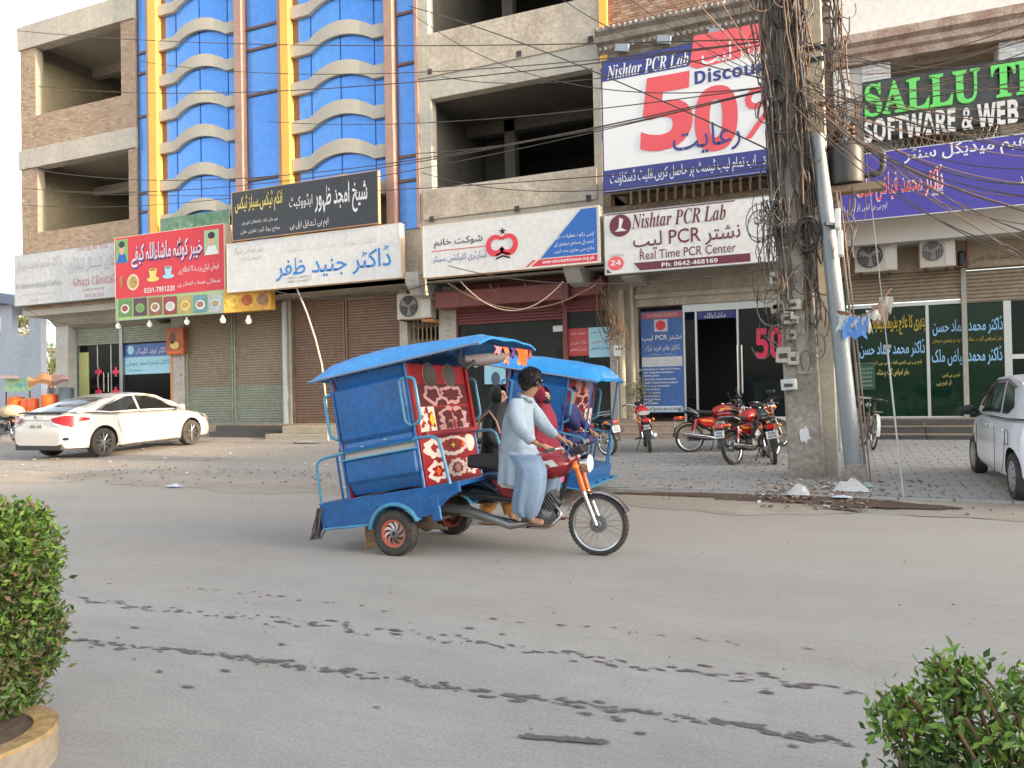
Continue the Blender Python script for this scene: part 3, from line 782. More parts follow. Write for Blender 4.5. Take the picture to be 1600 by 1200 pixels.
# moulded cornice with beads
m = MB(); cp = [(YF + .02, zc0), (YF - .06, zc0), (YF - .08, zc0 + .1), (YF - .16, zc0 + .16), (YF - .2, zc0 + .3), (YF - .3, zc0 + .36), (YF - .32, zc0 + .5), (YF - .42, zc0 + .58), (YF - .42, zc0 + .68), (YF + .02, zc0 + .68)]
m.prism(cp, xC1 - .02, xD1 - .01, axis='X'); m.build('cornice', M('grimy_moulding', (.33, .28, .22), .6, nz=(4, .8), col2=(.12, .08, .06), bump=(20, .8)), b4, smooth=True)
m = MB(); x = xC1
while x < xD1 - .1:
    m.ell((x + .06, YF - .4, zc0 + .63 + .01), (.05, .05, .06), 8, 5); m.ell((x + .06, YF - .19, zc0 + .22), (.04, .04, .05), 6, 4); x += .14
tag(m.build('bead_moulding', M('silvery_moulding', (.5, .48, .44), .4, nz=(6, .9), col2=(.15, .12, .1)), b4, smooth=True), kind='stuff')
MB().box(fx(940, 150), fx(952, 150), YF - .1, YF + .02, fz(946, 90) - .3, ZTOP).build('yellow_edge', yellow, b4)
# louvre slats below the hoarding
m = MB(); x = fx(985, 300)
while x < xD1 - .3:
    q_ = MB(); q_.box(x, x + .05, YF - .06, YF + .04, fz(1050, 312), fz(1050, 291)); q_.build('grille_bar', M('grille_tan', (.42, .3, .18), .8), b4); x += .22
for (u, v) in ((975, 78), (1040, 66), (1120, 55)):
    p = onY(u, v, YF - .15); MB().obox((p.x, YF - .3, p.z), (.32, .22, .18), (.3, .2, .1)).build('flood_lamp', M('lamp_grey', (.35, .42, .48), .5), b4)

# ---- 5 white upper building on the right
b5 = thing('white_tile_building', 'white building with brick patterned piers and an open balcony above the green lettered sign', 'building', (xD1, YF, .36), world=True)
m = MB()
zq0, zq1 = fz(1450, 100), fz(1450, 42)
wt5 = M('white_wall', (.72, .7, .66), .8, nz=(.8, .3), col2=(.6, .55, .48))
m.box(xD1, xE1, YF, YF + .3, zq1 + .0, ZTOP); m.build('upper_wall', wt5, b5)
m = MB(); cp = [(YF + .3, zq0 + .22), (YF - .12, zq0 + .22), (YF - .14, zq0 + .36), (YF - .22, zq0 + .42), (YF - .22, zq0 + .55), (YF - .34, zq0 + .62), (YF - .36, zq1 - .01), (YF + .3, zq1 - .01)]
m.prism(cp, xD1, xE1, axis='X'); m.build('cornice', M('stained_cornice', (.5, .4, .32), .8, nz=(2.5, .9), col2=(.27, .15, .11), bump=(14, .5), streak=False), b5)
zl0 = fz(1450, 215)
op = (fx(1392, 120), fx(1562, 110))
m = MB()
m.box(xD1, op[0], YF + .02, YF + .5, ZS, zq0 + .2); m.box(op[1], xE1, YF + .02, YF + .5, ZS, zq0 + .2)
m.box(op[0], op[1], YF + .02, YF + .5, ZS, zl0 - .6)
m.build('wall', M('tile_joint', (.45, .44, .42), .8), b5)
wb = [M('white_tile', (.66, .65, .62), .5), M('white_tile_grey', (.57, .56, .54), .5), M('white_tile_worn', (.62, .58, .52), .55)]
m = MB(); brickwork(m, xD1 + .62, op[0], zl0 - .9, zq0 + .2, YF + .02, bl=.21, bh=.08, seed=20)
brickwork(m, op[1], xE1, zl0 - .9, zq0 + .2, YF + .02, bl=.21, bh=.08, seed=21)
brickwork(m, YF + .02, YF + .5, zl0 - .3, zq0 + .2, op[1], bl=.21, bh=.08, seed=22, axis='Y')
tag(m.build('white_brick', wb, b5, fix=False), kind='stuff')
MB().box(xD1 + .02, xD1 + .36, YF - .12, YF + .02, fz(1340, 250), zq0 + .15).build('column', wt5, b5, bevel=.02)
m = MB(); m.box(xD1, xE1, YF + .5, YF + 4, zq0 + .2, zq0 + .4); m.box(xD1, xE1, YF + .5, YF + 4, ZS, ZS + .25)
m.box(xD1, xE1, YF + 3.6, YF + 3.8, ZS, zq0 + .2); m.build('balcony_shell', conc, b5)
MB().box(op[0] + .6, op[0] + .8, YF + 3.45, YF + 3.58, zl0 - 1, zq0 - .1).box(op[0] + .8, op[1] - .4, YF + 3.5, YF + 3.58, zl0 - 1, zq0 - .3).build('door_frame', woodm, b5)
# diagonal lattice railing below the dark sign
m = MB(); za, zb_ = fz(1450, 232), fz(1450, 208); x = op[0] - 1.2
rx0, rx1 = fx(1395, 220), fx(1560, 220)
n_ = 16
for k in range(n_):
    a, b = rx0 + (rx1 - rx0) * k / n_, rx0 + (rx1 - rx0) * (k + 1) / n_
    m.tube([(a, YF - .05, za), (b, YF - .05, zb_)], .012, 5); m.tube([(a, YF - .08, zb_), (b, YF - .08, za)], .012, 5)
m.tube([(rx0, YF - .06, zb_), (rx1, YF - .06, zb_)], .02, 6); m.build('railing', whitep, b5)
# an unseen block added further down shades the street
# ================================================================== ground floor: plinth, steps, shops
XS0 = X(120, 560, YG)
# plinth and steps
st = thing('shop_plinth', 'long raised stone plinth with black granite steps under the shop fronts', 'steps', (XS0, 19, .3), world=True)
m = MB(); m.box(XS0, xE1, YG - .45, YG + 4, .2, .74); m.build('slab', stonetn, st)
xr0 = X(1290, 650, 19.2)
for k in range(3):
    z0, z1 = .3 + k * .17, .3 + (k + 1) * .165
    for j in range(9):
        a = xr0 + j * 1.02
        MB().box(a, a + 1.01, 19.0 + k * .27, YG - .451, z0 - .03, z1).build('tread', stonedk if k < 2 else stonedk, st, bevel=.006)
        MB().box(a, a + 1.01, 18.985 + k * .27, 19.0 + k * .27 + .3, z1 + .002, z1 + .028).build('nosing', stonetn, st)
xm0, xm1 = X(960, 690, 18.2), X(1262, 690, 18.6)
for k in range(2):
    MB().box(xm0, xm1, 18.75 + k * .35, YG - .451, .25, .36 + .18 * (k + 1) - .04).build('step', stonetn, st, bevel=.008)
    MB().box(xm0, xm1, 18.73 + k * .35, 18.75 + k * .35 + .33, .362 + .18 * (k + 1) - .04, .385 + .18 * (k + 1) - .04).build('nosing', M('nosing_light', (.48, .37, .27), .6, nz=(3, .4)), st)
xl0, xl1 = X(330, 680, 19), X(430, 680, 18.8)
MB().box(xl0, xl1, 18.9, YG - .451, .25, .52).box(xl0, xl1, 19.2, YG - .451, .522, .7).build('step', stonedk, st, bevel=.01)
xc0, xc1 = X(425, 690, 18.6), X(560, 690, 18.6)
MB().box(xc0, xc1 + 2.5, 18.3, 19.4, .2, .48).box(xc0 + .35, xc1 + 2.5, 18.65, 19.45, .482, .7).build('step', M('cream_step', (.42, .37, .28), .85, nz=(2, .5)), st, bevel=.012)

def shutter(name, x0, x1, z0, z1, Y, mat, parent, pitch=.085):
    rows = []; z = z0
    while z < z1:
        zz = min(z + pitch, z1)
        for t, d in ((0, .012), (.2, -.012), (.75, -.014), (.95, .01)):
            rows.append([(x0, Y + d, z + (zz - z) * t), (x1, Y + d, z + (zz - z) * t)])
        z = zz
    return MB().grid(rows).build(name, mat, parent, fix=False)
def shutter_shop(label, x0, x1, z0, z1, mat, mat2=None, Y=YG, posts=True):
    t = thing('roller_shutter', label, 'roller shutter', ((x0 + x1) / 2, Y, z0), world=True, group='roller shutters along the shop fronts')
    if mat2:
        zm = z0 + .32 * (z1 - z0)
        shutter('shutter_curtain', x0 + .04, x1 - .04, z0 + .06, zm, Y, mat2, t); shutter('shutter_curtain', x0 + .04, x1 - .04, zm, z1, Y, mat, t)
    else: shutter('shutter_curtain', x0 + .04, x1 - .04, z0 + .06, z1, Y, mat, t)
    MB().box(x0 + .03, x1 - .03, Y - .03, Y + .03, z0, z0 + .06).build('bottom_rail', mat2 or mat, t)
    for a in (x0, x1 - .06): MB().box(a, a + .06, Y - .05, Y + .05, z0, z1).build('guide_rail', mat2 or mat, t)
    MB().obox(((x0 + x1) / 2, Y - .035, z0 + .03), (.14, .03, .05)).build('lock', steel, t)
    return t
zt_ = 4.62
P = lambda u: X(u, 600, YG)
shutter_shop('tan roller shutter left of the pair under the food strip, green grey at the bottom', P(293), P(366), .74, zt_, shut, shutg)
shutter_shop('tan roller shutter with green grey lower slats beside the narrow white pipe post', P(367.5), P(447), .74, zt_, shut, shutg)
shutter_shop('brown roller shutter just right of the narrow white post', P(459), P(541), .7, zt_, shutb)
shutter_shop('brown roller shutter below the white air conditioner', P(542.5), P(628), .7, zt_, shutb)
# housings / beams above
hb = thing('shop_wall', 'grimy concrete wall and piers between the shop fronts under the signs', 'wall', (P(293), YG, .74), world=True)
m = MB()
m.box(P(289), P(640), YG + .1, YG + .4, zt_ - .15, ZS + .3); m.box(P(289), P(1302), YG + 4, YG + 4.2, .2, ZS)
m.box(P(289), P(1302), YF + .0, YG + 4, ZS - .002 + .02, ZS + .2)
m.build('beam', conc, hb)
m = MB()
for a, b, mt in ((271, 291, 0), (447.5, 458, 0), (628, 640, 0), (689, 716, 0), (955, 999, 1)):
    q_ = MB(); q_.box(P(a), P(b), YG - .08, YG + .5, .7, ZS); q_.build('pier', (M('whitewashed_pier', (.52, .49, .43), .85, nz=(2.5, .6), col2=(.32, .27, .2)), plaster)[mt], hb, bevel=.01)
# narrow white pipe post
MB().tube([(P(452.5), YG - .2, .72), (P(452.5), YG - .2, 4.6)], .085, 12).build('post', M('white_post', (.55, .56, .54), .7, nz=(2, .5), streak=True), hb, smooth=True)
# brackets under the signs
for u in (690, 928, 1010):
    x = P(u) - .1; MB().prism([(YF - .45, ZS + .25), (YF - .45, ZS + .06), (YF - .38, ZS - .1), (YF - .1, ZS - .35), (YG, ZS - .45), (YG, ZS + .25)], x - .22, x + .22, axis='X').build('bracket', M('white_bracket', (.5, .48, .44), .85, nz=(3, .4)), hb, bevel=.01)
# posters and scribbles on the pier beside the clinic door
q_ = MB()
for k in range(7): p = onY(281 + rnd.uniform(-4, 4), 560 + k * 13, YG - .085); q_.box(p.x - rnd.uniform(.06, .14), p.x + rnd.uniform(.06, .12), YG - .086, YG - .083, p.z - .07, p.z + rnd.uniform(0, .07))
q_.build('pasted_notice', M('notice', (.55, .55, .55), .8, nz=(14, 1), col2=(.35, .08, .1)), hb)
q_ = MB()
for k in range(9): p = onY(702 + rnd.uniform(-8, 8), 497 + k * 9, YG - .085); q_.box(p.x - rnd.uniform(.04, .12), p.x + rnd.uniform(.04, .12), YG - .086, YG - .083, p.z - .03, p.z + rnd.uniform(0, .03))
q_.build('pasted_notice', M('notice_dark', (.45, .42, .38), .8, nz=(14, 1), col2=(.1, .08, .07)), hb)

# ---- clinic shop on the left with half raised shutter and glass doors
c1 = thing('clinic_shop', 'glass clinic front with red crosses on the doors behind the white sedan', 'shop front', (P(200), YG, .74), world=True)
xa, xb, xc_, xd = P(122), P(189), P(194), P(270)
zd_ = Z(200, 536, YG)
shutter('shutter_curtain', xa, xb, zd_, 4.25, YG - .02, shutg, c1); shutter('shutter_curtain', xc_, xd, zd_, 4.25, YG - .02, shutg, c1)
MB().box(xb, xc_, YG - .06, YG + .1, .74, 4.25).build('pillar', steel, c1)
MB().box(xd, P(273), YG - .1, YG + .1, .74, zd_ + .4).build('orange_trim', M('orange_trim', (.6, .25, .1), .6), c1)
MB().box(xa, xd, YG + 3, YG + 3.1, .74, 4.3).box(xa - .1, xa, YG, YG + 3, .74, 4.3).build('interior_wall', M('teal_interior', (.1, .2, .17), .8, nz=(1.5, .8), col2=(.03, .04, .04)), c1)
MB().box(xa, xd, YG, YG + 3, .735, .75).build('interior_floor', stonetn, c1)
for a, b in ((xa, P(150)), (P(151), P(171)), (P(172), xb)):
    MB().box(a + .02, b - .02, YG + .05, YG + .06, .78, zd_).build('glass_pane', glassd, c1)
    MB().box(a, a + .04, YG + .03, YG + .08, .74, zd_).build('door_frame', alu, c1)
MB().box(xa + .05, P(138), YG + .02, YG + .045, .8, zd_ - .25).build('yellow_film', M('yellow_green_film', (.4, .42, .16), .3), c1)
MB().box(xc_, xd, YG + .05, YG + .06, .78, zd_).build('glass_pane', glassd, c1)
cr_ = M('red_cross', (.7, .03, .08), .5)
for (u, v) in ((154, 581), (181, 581), (154, 612), (181, 612)):
    p = onY(u, v, YG + .03); r_ = .17
    q_ = MB(); q_.prism([(p.x + a * r_, p.z + b * r_) for a, b in ((-.33, -1), (.33, -1), (.33, -.33), (1, -.33), (1, .33), (.33, .33), (.33, 1), (-.33, 1), (-.33, .33), (-1, .33), (-1, -.33), (-.33, -.33))], YG + .03, YG + .035)
    q_.build('red_cross', cr_, c1)
for u in (163, 170): p = onY(u, 597, YG); MB().tube([(p.x, YG - .02, p.z - .35), (p.x, YG - .02, p.z + .35)], .022, 8).build('door_handle', chrome, c1)
a = rpx(YG + .03, [(195, 537), (268, 537), (268, 557), (195, 557)]); MB().box(a[0], a[1], YG + .03, YG + .035, a[2], a[3]).build('poster', M('poster_blue', (.08, .15, .42), .5, nz=(4, .5)), c1)
tpx('ڈاکٹر نوید کلینک', 212, 541, 262, 554, YG + .026, wl_, c1, ur=True)
disc_ = MB(); p = onY(204, 547, YG + .026); disc(disc_, p.x, p.z, .16, .16, YG + .026); disc_.build('emblem', lblue, c1)
a = rpx(YG + .03, [(195, 557), (268, 557), (268, 584), (195, 584)]); MB().box(a[0], a[1], YG + .03, YG + .035, a[2], a[3]).build('poster', lblue, c1)
tpx('ڈاکٹر ندیم احمد چوہان', 198, 562, 265, 573, YG + .026, navy, c1, ur=True)
tpx('ماہر امراض قلب', 200, 576, 222, 581, YG + .026, navy, c1, ur=True)
MB().box(P(198), P(266), YG + 1, YG + 1.6, .75, 1.7).build('counter', M('dark_counter', (.06, .08, .08), .5), c1)

# ---- red cafe menu box hanging on the pier
a = rpx(YG - .25, [(259, 512), (286, 512), (286, 554), (259, 554)])
t = thing('menu_lightbox', 'small upright red menu box with a cup picture hung beside the clinic', 'sign', (a[0], YG - .2, a[2]), world=True)
MB().box(a[0], a[1], YG - .24, YG - .1, a[2], a[3]).build('box', M('menu_red', (.4, .05, .03), .5, nz=(4, .6), col2=(.6, .22, .04)), t)
q_ = MB(); disc(q_, (a[0] + a[1]) / 2, a[2] + .35 * (a[3] - a[2]), .2, .13, YG - .245); q_.build('picture', yel, t)
q_ = MB(); q_.box(a[0] + .05, a[1] - .05, YG - .247, YG - .242, a[2] + .04, a[2] + .12); q_.build('picture', orange, t)
q_ = MB(); disc(q_, a[0] + .3, a[3] - .35, .14, .2, YG - .245); q_.build('picture', M('brown_print', (.15, .06, .03), .5), t)

# ---- maroon shop (collection centre) middle
c2 = thing('maroon_shop', 'maroon roller shutter half raised over a glass shop front with red and blue posters', 'shop front', (P(800), YG, .74), world=True)
x0, x1 = P(718), P(955)
zs1 = Z(760, 506, YG); zs2 = Z(910, 487, YG); xmid0, xmid1 = P(882), P(889)
shutter('shutter_curtain', x0, xmid0, zs1, 3.95, YG - .02, shutr, c2); shutter('shutter_curtain', xmid1, x1, zs2, 3.95, YG - .02, shutr, c2)
MB().box(x0 - .35, x1 - .9, YF + .25, YG - .03, 4.0, 4.45).build('shutter_box', maroon, c2, bevel=.02)
MB().box(x1 - .9, x1, YF + .45, YG - .03, 4.1, 4.5).build('shutter_box', maroon, c2, bevel=.02)
MB().box(xmid0, xmid1, YG - .06, YG + .1, .74, 3.95).box(x1, x1 + .08, YG - .06, YG + .1, .74, 3.95).box(x0 - .06, x0, YG - .06, YG + .1, .74, 3.95).pieces('pillar', maroon, c2)
MB().box(x0, x1, YG + 3.0, YG + 3.1, .74, 4.6).build('interior_wall', M('interior_tan', (.5, .42, .32), .8, nz=(1, .5)), c2)
MB().box(x0, x1, YG, YG + 3, .735, .75).build('interior_floor', stonetn, c2)
MB().box(x0, xmid0, YG + .05, YG + .06, .75, zs1 + .1).build('glass_pane', glassc, c2)
MB().box(xmid1, x1, YG + .05, YG + .06, .75, zs2 + .1).build('glass_pane', glassc, c2)
MB().box(P(825), P(872), YG + 2.4, YG + 2.5, 1.6, 2.9).build('window_grille', M('dark_teal', (.04, .07, .07), .5), c2)
for (k, u0, u1, v0, v1, mt) in ((0, 888, 920, 513, 556, M('poster_red', (.5, .06, .05), .5)), (1, 920, 957, 511, 558, lblue)):
    a = rpx(YG + .03, [(u0, v0), (u1, v0), (u1, v1), (u0, v1)]); MB().box(a[0], a[1], YG + .03, YG + .04, a[2], a[3]).build('poster', mt, c2)
    tpx('شوکت خانم', u0 + 4, v0 + 6, u1 - 6, v0 + 11, YG + .024, wl_ if k == 0 else blk, c2, ur=True)
    tpx('کیا آپ جانتے ہیں', u0 + 3, v0 + 19, u1 - 4, v0 + 26, YG + .024, wl_ if k == 0 else cr_, c2, ur=True)
    tpx('کینسر کی تشخیص', u0 + 3, v0 + 29, u1 - 4, v0 + 36, YG + .024, wl_ if k == 0 else navy, c2, ur=True)
a = rpx(YG + .02, [(864, 509), (879, 509), (879, 518), (864, 518)]); MB().box(a[0], a[1], YG + .02, YG + .03, a[2], a[3]).build('notice', white, c2)
a = rpx(YG + .03, [(757, 560), (790, 560), (790, 600), (757, 600)]); MB().box(a[0], a[1], YG + .02, YG + .03, a[2], a[3]).build('poster', lblue, c2)
q_ = MB(); p = onY(774, 592, YG); disc(q_, p.x, p.z, .14, .2, YG + .015); q_.build('picture', M('dark_print', (.06, .1, .16), .5), c2)
for (u, v) in ((743, 562), (762, 562)):
    q_ = MB(); p = onY(u, v, YG); disc(q_, p.x, p.z, .17, .22, YG + .018); q_.build('sticker', white, c2)
# ---- lattice gate between shutters and pier
gt = thing('lattice_gate', 'brown folding lattice gate in the gap right of the air conditioner', 'gate', (P(664), YG, .74), world=True)
g0, g1 = P(641), P(688)
for k in range(8):
    x = g0 + (g1 - g0) * k / 7; MB().box(x - .012, x + .012, YG + .02, YG + .05, .74, 4.5).build('bar', M('lattice_tan', (.4, .3, .2), .6), gt)
m = MB(); zz = 1.0
while zz < 4.4:
    for k in range(7):
        a, b = g0 + (g1 - g0) * k / 7, g0 + (g1 - g0) * (k + 1) / 7
        m.tube([(a, YG + .01, zz), (b, YG + .01, zz + .25)], .01, 4); m.tube([(a, YG, zz + .25), (b, YG, zz)], .01, 4)
    zz += .5
m.build('lattice', M('lattice_tan', (.4, .3, .2), .6), gt)

# ---- laboratory entrance
c3 = thing('laboratory_shop', 'laboratory entrance with dark open door, glass and a tall blue poster', 'shop front', (P(1100), YG, .74), world=True)
x0, x1 = P(999), P(1252)
MB().box(P(998), P(1302), YG - .12, YG + .35, Z(1100, 474, YG), ZS - .01).build('fascia', plaster, c3)
MB().box(P(998), P(1302), YG - .22, YG - .12, Z(1100, 462, YG), Z(1100, 455, YG)).build('fascia_ledge', plaster, c3)
zl = Z(1100, 486, YG)
MB().box(x0, P(1302), YG + 3.4, YG + 3.5, .74, zl + .4).box(P(1302), P(1302) + .1, YG, YG + 3.5, .74, 4.5).box(x0 - .1, x0, YG + .3, YG + 3.5, .74, 4.5).build('interior_wall', dark, c3)
MB().box(x0, P(1302), YG, YG + 3.4, .735, .75).build('interior_floor', stonetn, c3)
a = rpx(YG - .14, [(1001, 486), (1067, 484), (1067, 644), (1001, 646)])
MB().box(a[0], a[1], YG - .02, YG + .02, a[2], a[3]).build('poster', M('poster_royal', (.05, .13, .36), .5, nz=(1.5, .5)), c3)
def onposter(txt, v0, v1, u0=1008, u1=1060, mat=wl_, **k): tpx(txt, u0, v0, u1, v1, YG - .03, mat, c3, **k)
a2 = rpx(YG - .03, [(1003, 488), (1065, 487), (1065, 497), (1003, 498)]); MB().box(a2[0], a2[1], YG - .026, YG - .022, a2[2], a2[3]).build('poster_band', M('faded_red', (.42, .1, .13), .6), c3)
onposter('24 HOURS SERVICE', 489.5, 495, 1011, 1058, M('dull_pink', (.6, .35, .35), .6), st='sb')
a2 = rpx(YG - .03, [(1022, 499), (1043, 499), (1043, 518), (1022, 518)]); MB().box(a2[0], a2[1], YG - .026, YG - .022, a2[2], a2[3]).build('emblem_plate', M('plate_grey', (.5, .5, .55), .5), c3)
q_ = MB(); p = onY(1032.5, 508.5, YG); disc(q_, p.x, p.z, .13, .13, YG - .028); q_.build('emblem', red, c3)
onposter('نشتر PCR لیب', 523, 533, 1003, 1065, ur=True, off=.01)
onposter('ڈاکٹر طاہر فرید ترک', 538, 549, 1008, 1062, ur=True)
onposter('پی ایچ ڈی پیتھالوجی', 551, 556, 1012, 1056, lblue, ur=True)
a2 = rpx(YG - .03, [(1003, 558), (1066, 557), (1066, 572), (1003, 573)]); MB().box(a2[0], a2[1], YG - .026, YG - .022, a2[2], a2[3]).build('poster_band', offw, c3)
onposter('ہیپاٹائٹس اور تھائیرائیڈ کے تمام ٹیسٹ', 560, 565, 1006, 1062, grayl, ur=True); onposter('جدید مشینوں پر کئے جاتے ہیں', 566, 571, 1006, 1062, grayl, ur=True)
for k, s_ in enumerate(('Hormones on Cobas e-411 (Roche)', '(ECL Fully Auto Analyzer)', 'Identity Zone', 'Chemistry (Fully Automated)', 'Cobas C System Roche Analyzer', 'Hematology (Automated)', 'Urine Analysis', 'Blood Analysis', 'Semen Analyzer', 'Fluid Analysis', 'Bone Studies')):
    onposter(s_, 575 + k * 5.3, 578.6 + k * 5.3, 1006, 1006 + min(58, 1.85 * len(s_)), st='sb')
a2 = rpx(YG - .03, [(1003, 635), (1066, 634), (1066, 643), (1003, 644)]); MB().box(a2[0], a2[1], YG - .026, YG - .022, a2[2], a2[3]).build('poster_band', M('poster_pale', (.55, .62, .66), .5), c3)
onposter('State of The Art Lab in D.G.Khan', 636.5, 641.5, 1005, 1064, blk, st='sb')
# door, frames and glass
for u in (1069, 1088, 1153, 1245): MB().box(P(u), P(u) + .05, YG - .02, YG + .08, .74, zl).build('door_frame', alu, c3)
MB().box(P(1069), P(1302), YG - .02, YG + .08, zl, Z(1100, 474, YG)).build('transom', alu, c3)
MB().box(P(1069), P(1153), YG + .03, YG + .05, Z(1110, 498, YG), zl - .001).build('transom_panel', navy, c3)
tpx('ماشاءاللہ', 1100, 488, 1134, 497, YG + .02, wl_, c3, ur=True)
MB().box(P(1071), P(1088), YG + .03, YG + .04, .76, zl).build('glass_pane', glassd, c3)
MB().box(P(1155), P(1245), YG + .03, YG + .04, .76, zl).build('glass_pane', glassd, c3)
tpx('50%', 1181, 511, 1250, 560, YG + .02, M('red_film', (.62, .02, .08), .4), c3, st='sb', off=.012)
for dx in (-.05, .05):
    p = onY(1157, 580, YG); MB().tube([(p.x + dx, YG - .06, p.z - .55), (p.x + dx, YG - .06, p.z + .65)], .025, 8).build('door_handle', chrome, c3, smooth=True)
MB().box(P(1153), P(1250), YG - .06, YG + .1, .74, .86).build('sill', white, c3)
MB().box(P(1170), P(1240), YG + 1.2, YG + 1.8, .75, 1.75).build('counter', M('teal_counter', (.2, .3, .3), .4), c3)
# cream pipes beside the poster
pp = thing('drain_pipes', 'pair of cream drain pipes and conduit between the maroon shop and the blue poster', 'pipe', (P(985), YG, .5), world=True)
MB().tube([(P(977), YG - .22, .85), (P(977), YG - .22, 4.2)], .085, 12).build('pipe', M('cream_pipe', (.5, .42, .3), .6, nz=(2, .3)), pp, smooth=True)
MB().tube([(P(993), YG - .2, .8), (P(993), YG - .2, 4.3)], .055, 10).build('pipe', M('cream_pipe', (.5, .42, .3), .6), pp, smooth=True)
MB().tube([(P(969), YG - .2, .6), (P(969), YG - .2, 2.4), (P(958), YG - .2, 2.4)], .02, 8).build('conduit', alu, pp)
for zz in (1.5, 2.7, 3.8): MB().box(P(971), P(999), YG - .12, YG - .085, zz, zz + .05).build('clamp', M('cream_pipe', (.5, .42, .3), .6), pp)
a = rpx(YG - .1, [(962, 540), (976, 540), (976, 557), (962, 557)])
t = thing('electric_meter', 'grey white electric meter box on the wall right of the light blue poster', 'meter', (a[0], YG - .1, a[2]), world=True)
MB().box(a[0], a[1], YG - .3, YG - .085, a[2], a[3]).build('case', whitep, t, bevel=.012); q_ = MB()
for k in range(3): q_.box(a[0] + .06 + k * .07, a[0] + .1 + k * .07, YG - .308, YG - .3, a[3] - .12, a[3] - .08)
q_.build('dial', blk, t)
# small potted climber by the pipe
pl = thing('wall_plant', 'small dusty climbing plant clinging to the pipe left of the blue poster', 'plant', (P(1003), YG - .3, 1.3), world=True)
m = MB(); q = random.Random(5); p0 = onY(1003, 610, YG - .35)
for k in range(130):
    c = p0 + Vector((q.gauss(0, .16), q.gauss(0, .07), q.gauss(0, .2))); d = Vector((q.uniform(-1, 1), q.uniform(-1, 0), q.uniform(-.5, 1))).normalized() * .07; e = d.cross(Vector((.3, 1, .2))).normalized() * .03
    m.add([c, c + d * .5 + e, c + d, c + d * .5 - e], [(0, 1, 2, 3)])
tag(m.build('foliage', M('dusty_leaf', (.16, .17, .07), .8, nz=(5, .5), col2=(.3, .22, .12)), pl, fix=False), kind='stuff')
MB().tube([p0 + Vector((0, .1, -.7)), p0 + Vector((.05, 0, -.2)), p0 + Vector((-.05, 0, .3))], .012, 5).build('stem', woodm, pl)

# ---- green glass clinic on the right
c4 = thing('glass_clinic', 'green tinted glass clinic front lettered in blue and yellow, right of the poles', 'shop front', (P(1450), YG, .74), world=True)
zt4 = Z(1450, 478, YG); x0 = P(1326); xe = P(1700)
gi = M('green_interior', (.05, .17, .085), .7, nz=(1, .6), col2=(.02, .07, .04))
MB().box(x0, xe, YG + 2.6, YG + 2.7, .74, zt4 + .3).box(x0 - .12, x0, YG, YG + 2.7, .74, 4.6).build('interior_wall', gi, c4)
MB().box(x0, xe, YG, YG + 2.6, .735, .75).build('interior_floor', gi, c4)
shutter('shutter_curtain', x0, P(1505), zt4 + .12, Z(1450, 425, YG), YG - .03, shut, c4); shutter('shutter_curtain', P(1513), xe, Z(1560, 470, YG), Z(1560, 420, YG), YG - .03, shut, c4)
MB().box(P(1302), xe, YG - .1, YG + .3, Z(1450, 424, YG), ZS).build('fascia', stonetn, c4)
tpx('ڈاکٹر محمد حماد حسن', 1520, 391, 1600, 408, YG - .11, M('fascia_letter', (.16, .11, .07), .7), c4, ur=True)
for a, b in ((1330, 1449), (1454, 1505), (1513, 1571), (1583, 1690)):
    MB().box(P(a), P(b), YG + .04, YG + .05, .8, zt4).build('glass_pane', glassg if b < 1600 else glassd, c4)
for a, b in ((1326, 1330), (1449, 1454), (1571, 1583)): MB().box(P(a), P(b), YG + .0, YG + .1, .74, zt4 + .02).build('mullion', alu, c4)
MB().box(P(1505), P(1513), YG - .1, YG + .12, .74, 4.2).build('pillar', M('tan_steel', (.4, .36, .3), .5, nz=(3, .3)), c4)
MB().box(P(1330), P(1505), YG + .0, YG + .1, zt4 + .02, zt4 + .1).box(P(1513), P(1690), YG + .0, YG + .1, zt4 + .02, zt4 + .1).build('transom', alu, c4)
MB().box(P(1326), P(1505), YG - .03, YG + .1, .74, .85).box(P(1583), P(1690), YG, YG + .1, 2.1, 2.2).build('sill', white, c4)
MB().box(P(1378), P(1432), YG + 1.0, YG + 1.6, .75, 2.1).box(P(1372), P(1444), YG + .9, YG + 1.7, 2.1, 2.2).build('cabinet', M('green_cabinet', (.07, .5, .25), .5), c4)
MB().box(P(1330), P(1370), YG + 1.2, YG + 1.8, .75, 1.25).box(P(1440), P(1560), YG + 1.4, YG + 2, .75, 1.5).build('bench', M('green_bench', (.03, .16, .08), .5), c4)
YL = YG + .033
tpx('پتھری کا علاج بذریعہ کیمرہ', 1365, 492, 1446, 523, YL, yel2, c4, ur=True, off=.012)
tpx('ڈاکٹر محمد حماد حسن', 1343, 531, 1445, 559, YL, lb2, c4, ur=True, off=.012)
tpx('ایم بی بی ایس۔ایف سی پی ایس', 1360, 563, 1440, 571, YL, yel, c4, ur=True)
tpx('ماہر امراض گردہ و مثانہ', 1370, 575, 1420, 588, YL, yel, c4, ur=True)
tpx('ڈاکٹر محمد حماد حسن', 1457, 495, 1567, 523, YL, lb2, c4, ur=True, off=.012)
tpx('ماہر امراض گردہ، مثانہ، غدود و پتھری سرجن', 1457, 526, 1567, 535, YL, yel2, c4, ur=True)
tpx('ڈاکٹر محمد فیاض ملک', 1456, 541, 1566, 571, YL, lb2, c4, ur=True, off=.012)
tpx('ایم بی بی ایس', 1473, 582, 1500, 591, YL, yel, c4, ur=True); tpx('آر ایم پی', 1463, 594, 1487, 604, YL, yel, c4, ur=True)
a = rpx(YG - .05, [(1334, 568), (1369, 570), (1366, 610), (1340, 608)])
t = thing('green_notice', 'dark green hanging cloth notice with white writing behind the leaning steel pole', 'notice', (a[0], YG - .05, a[2]), world=True)
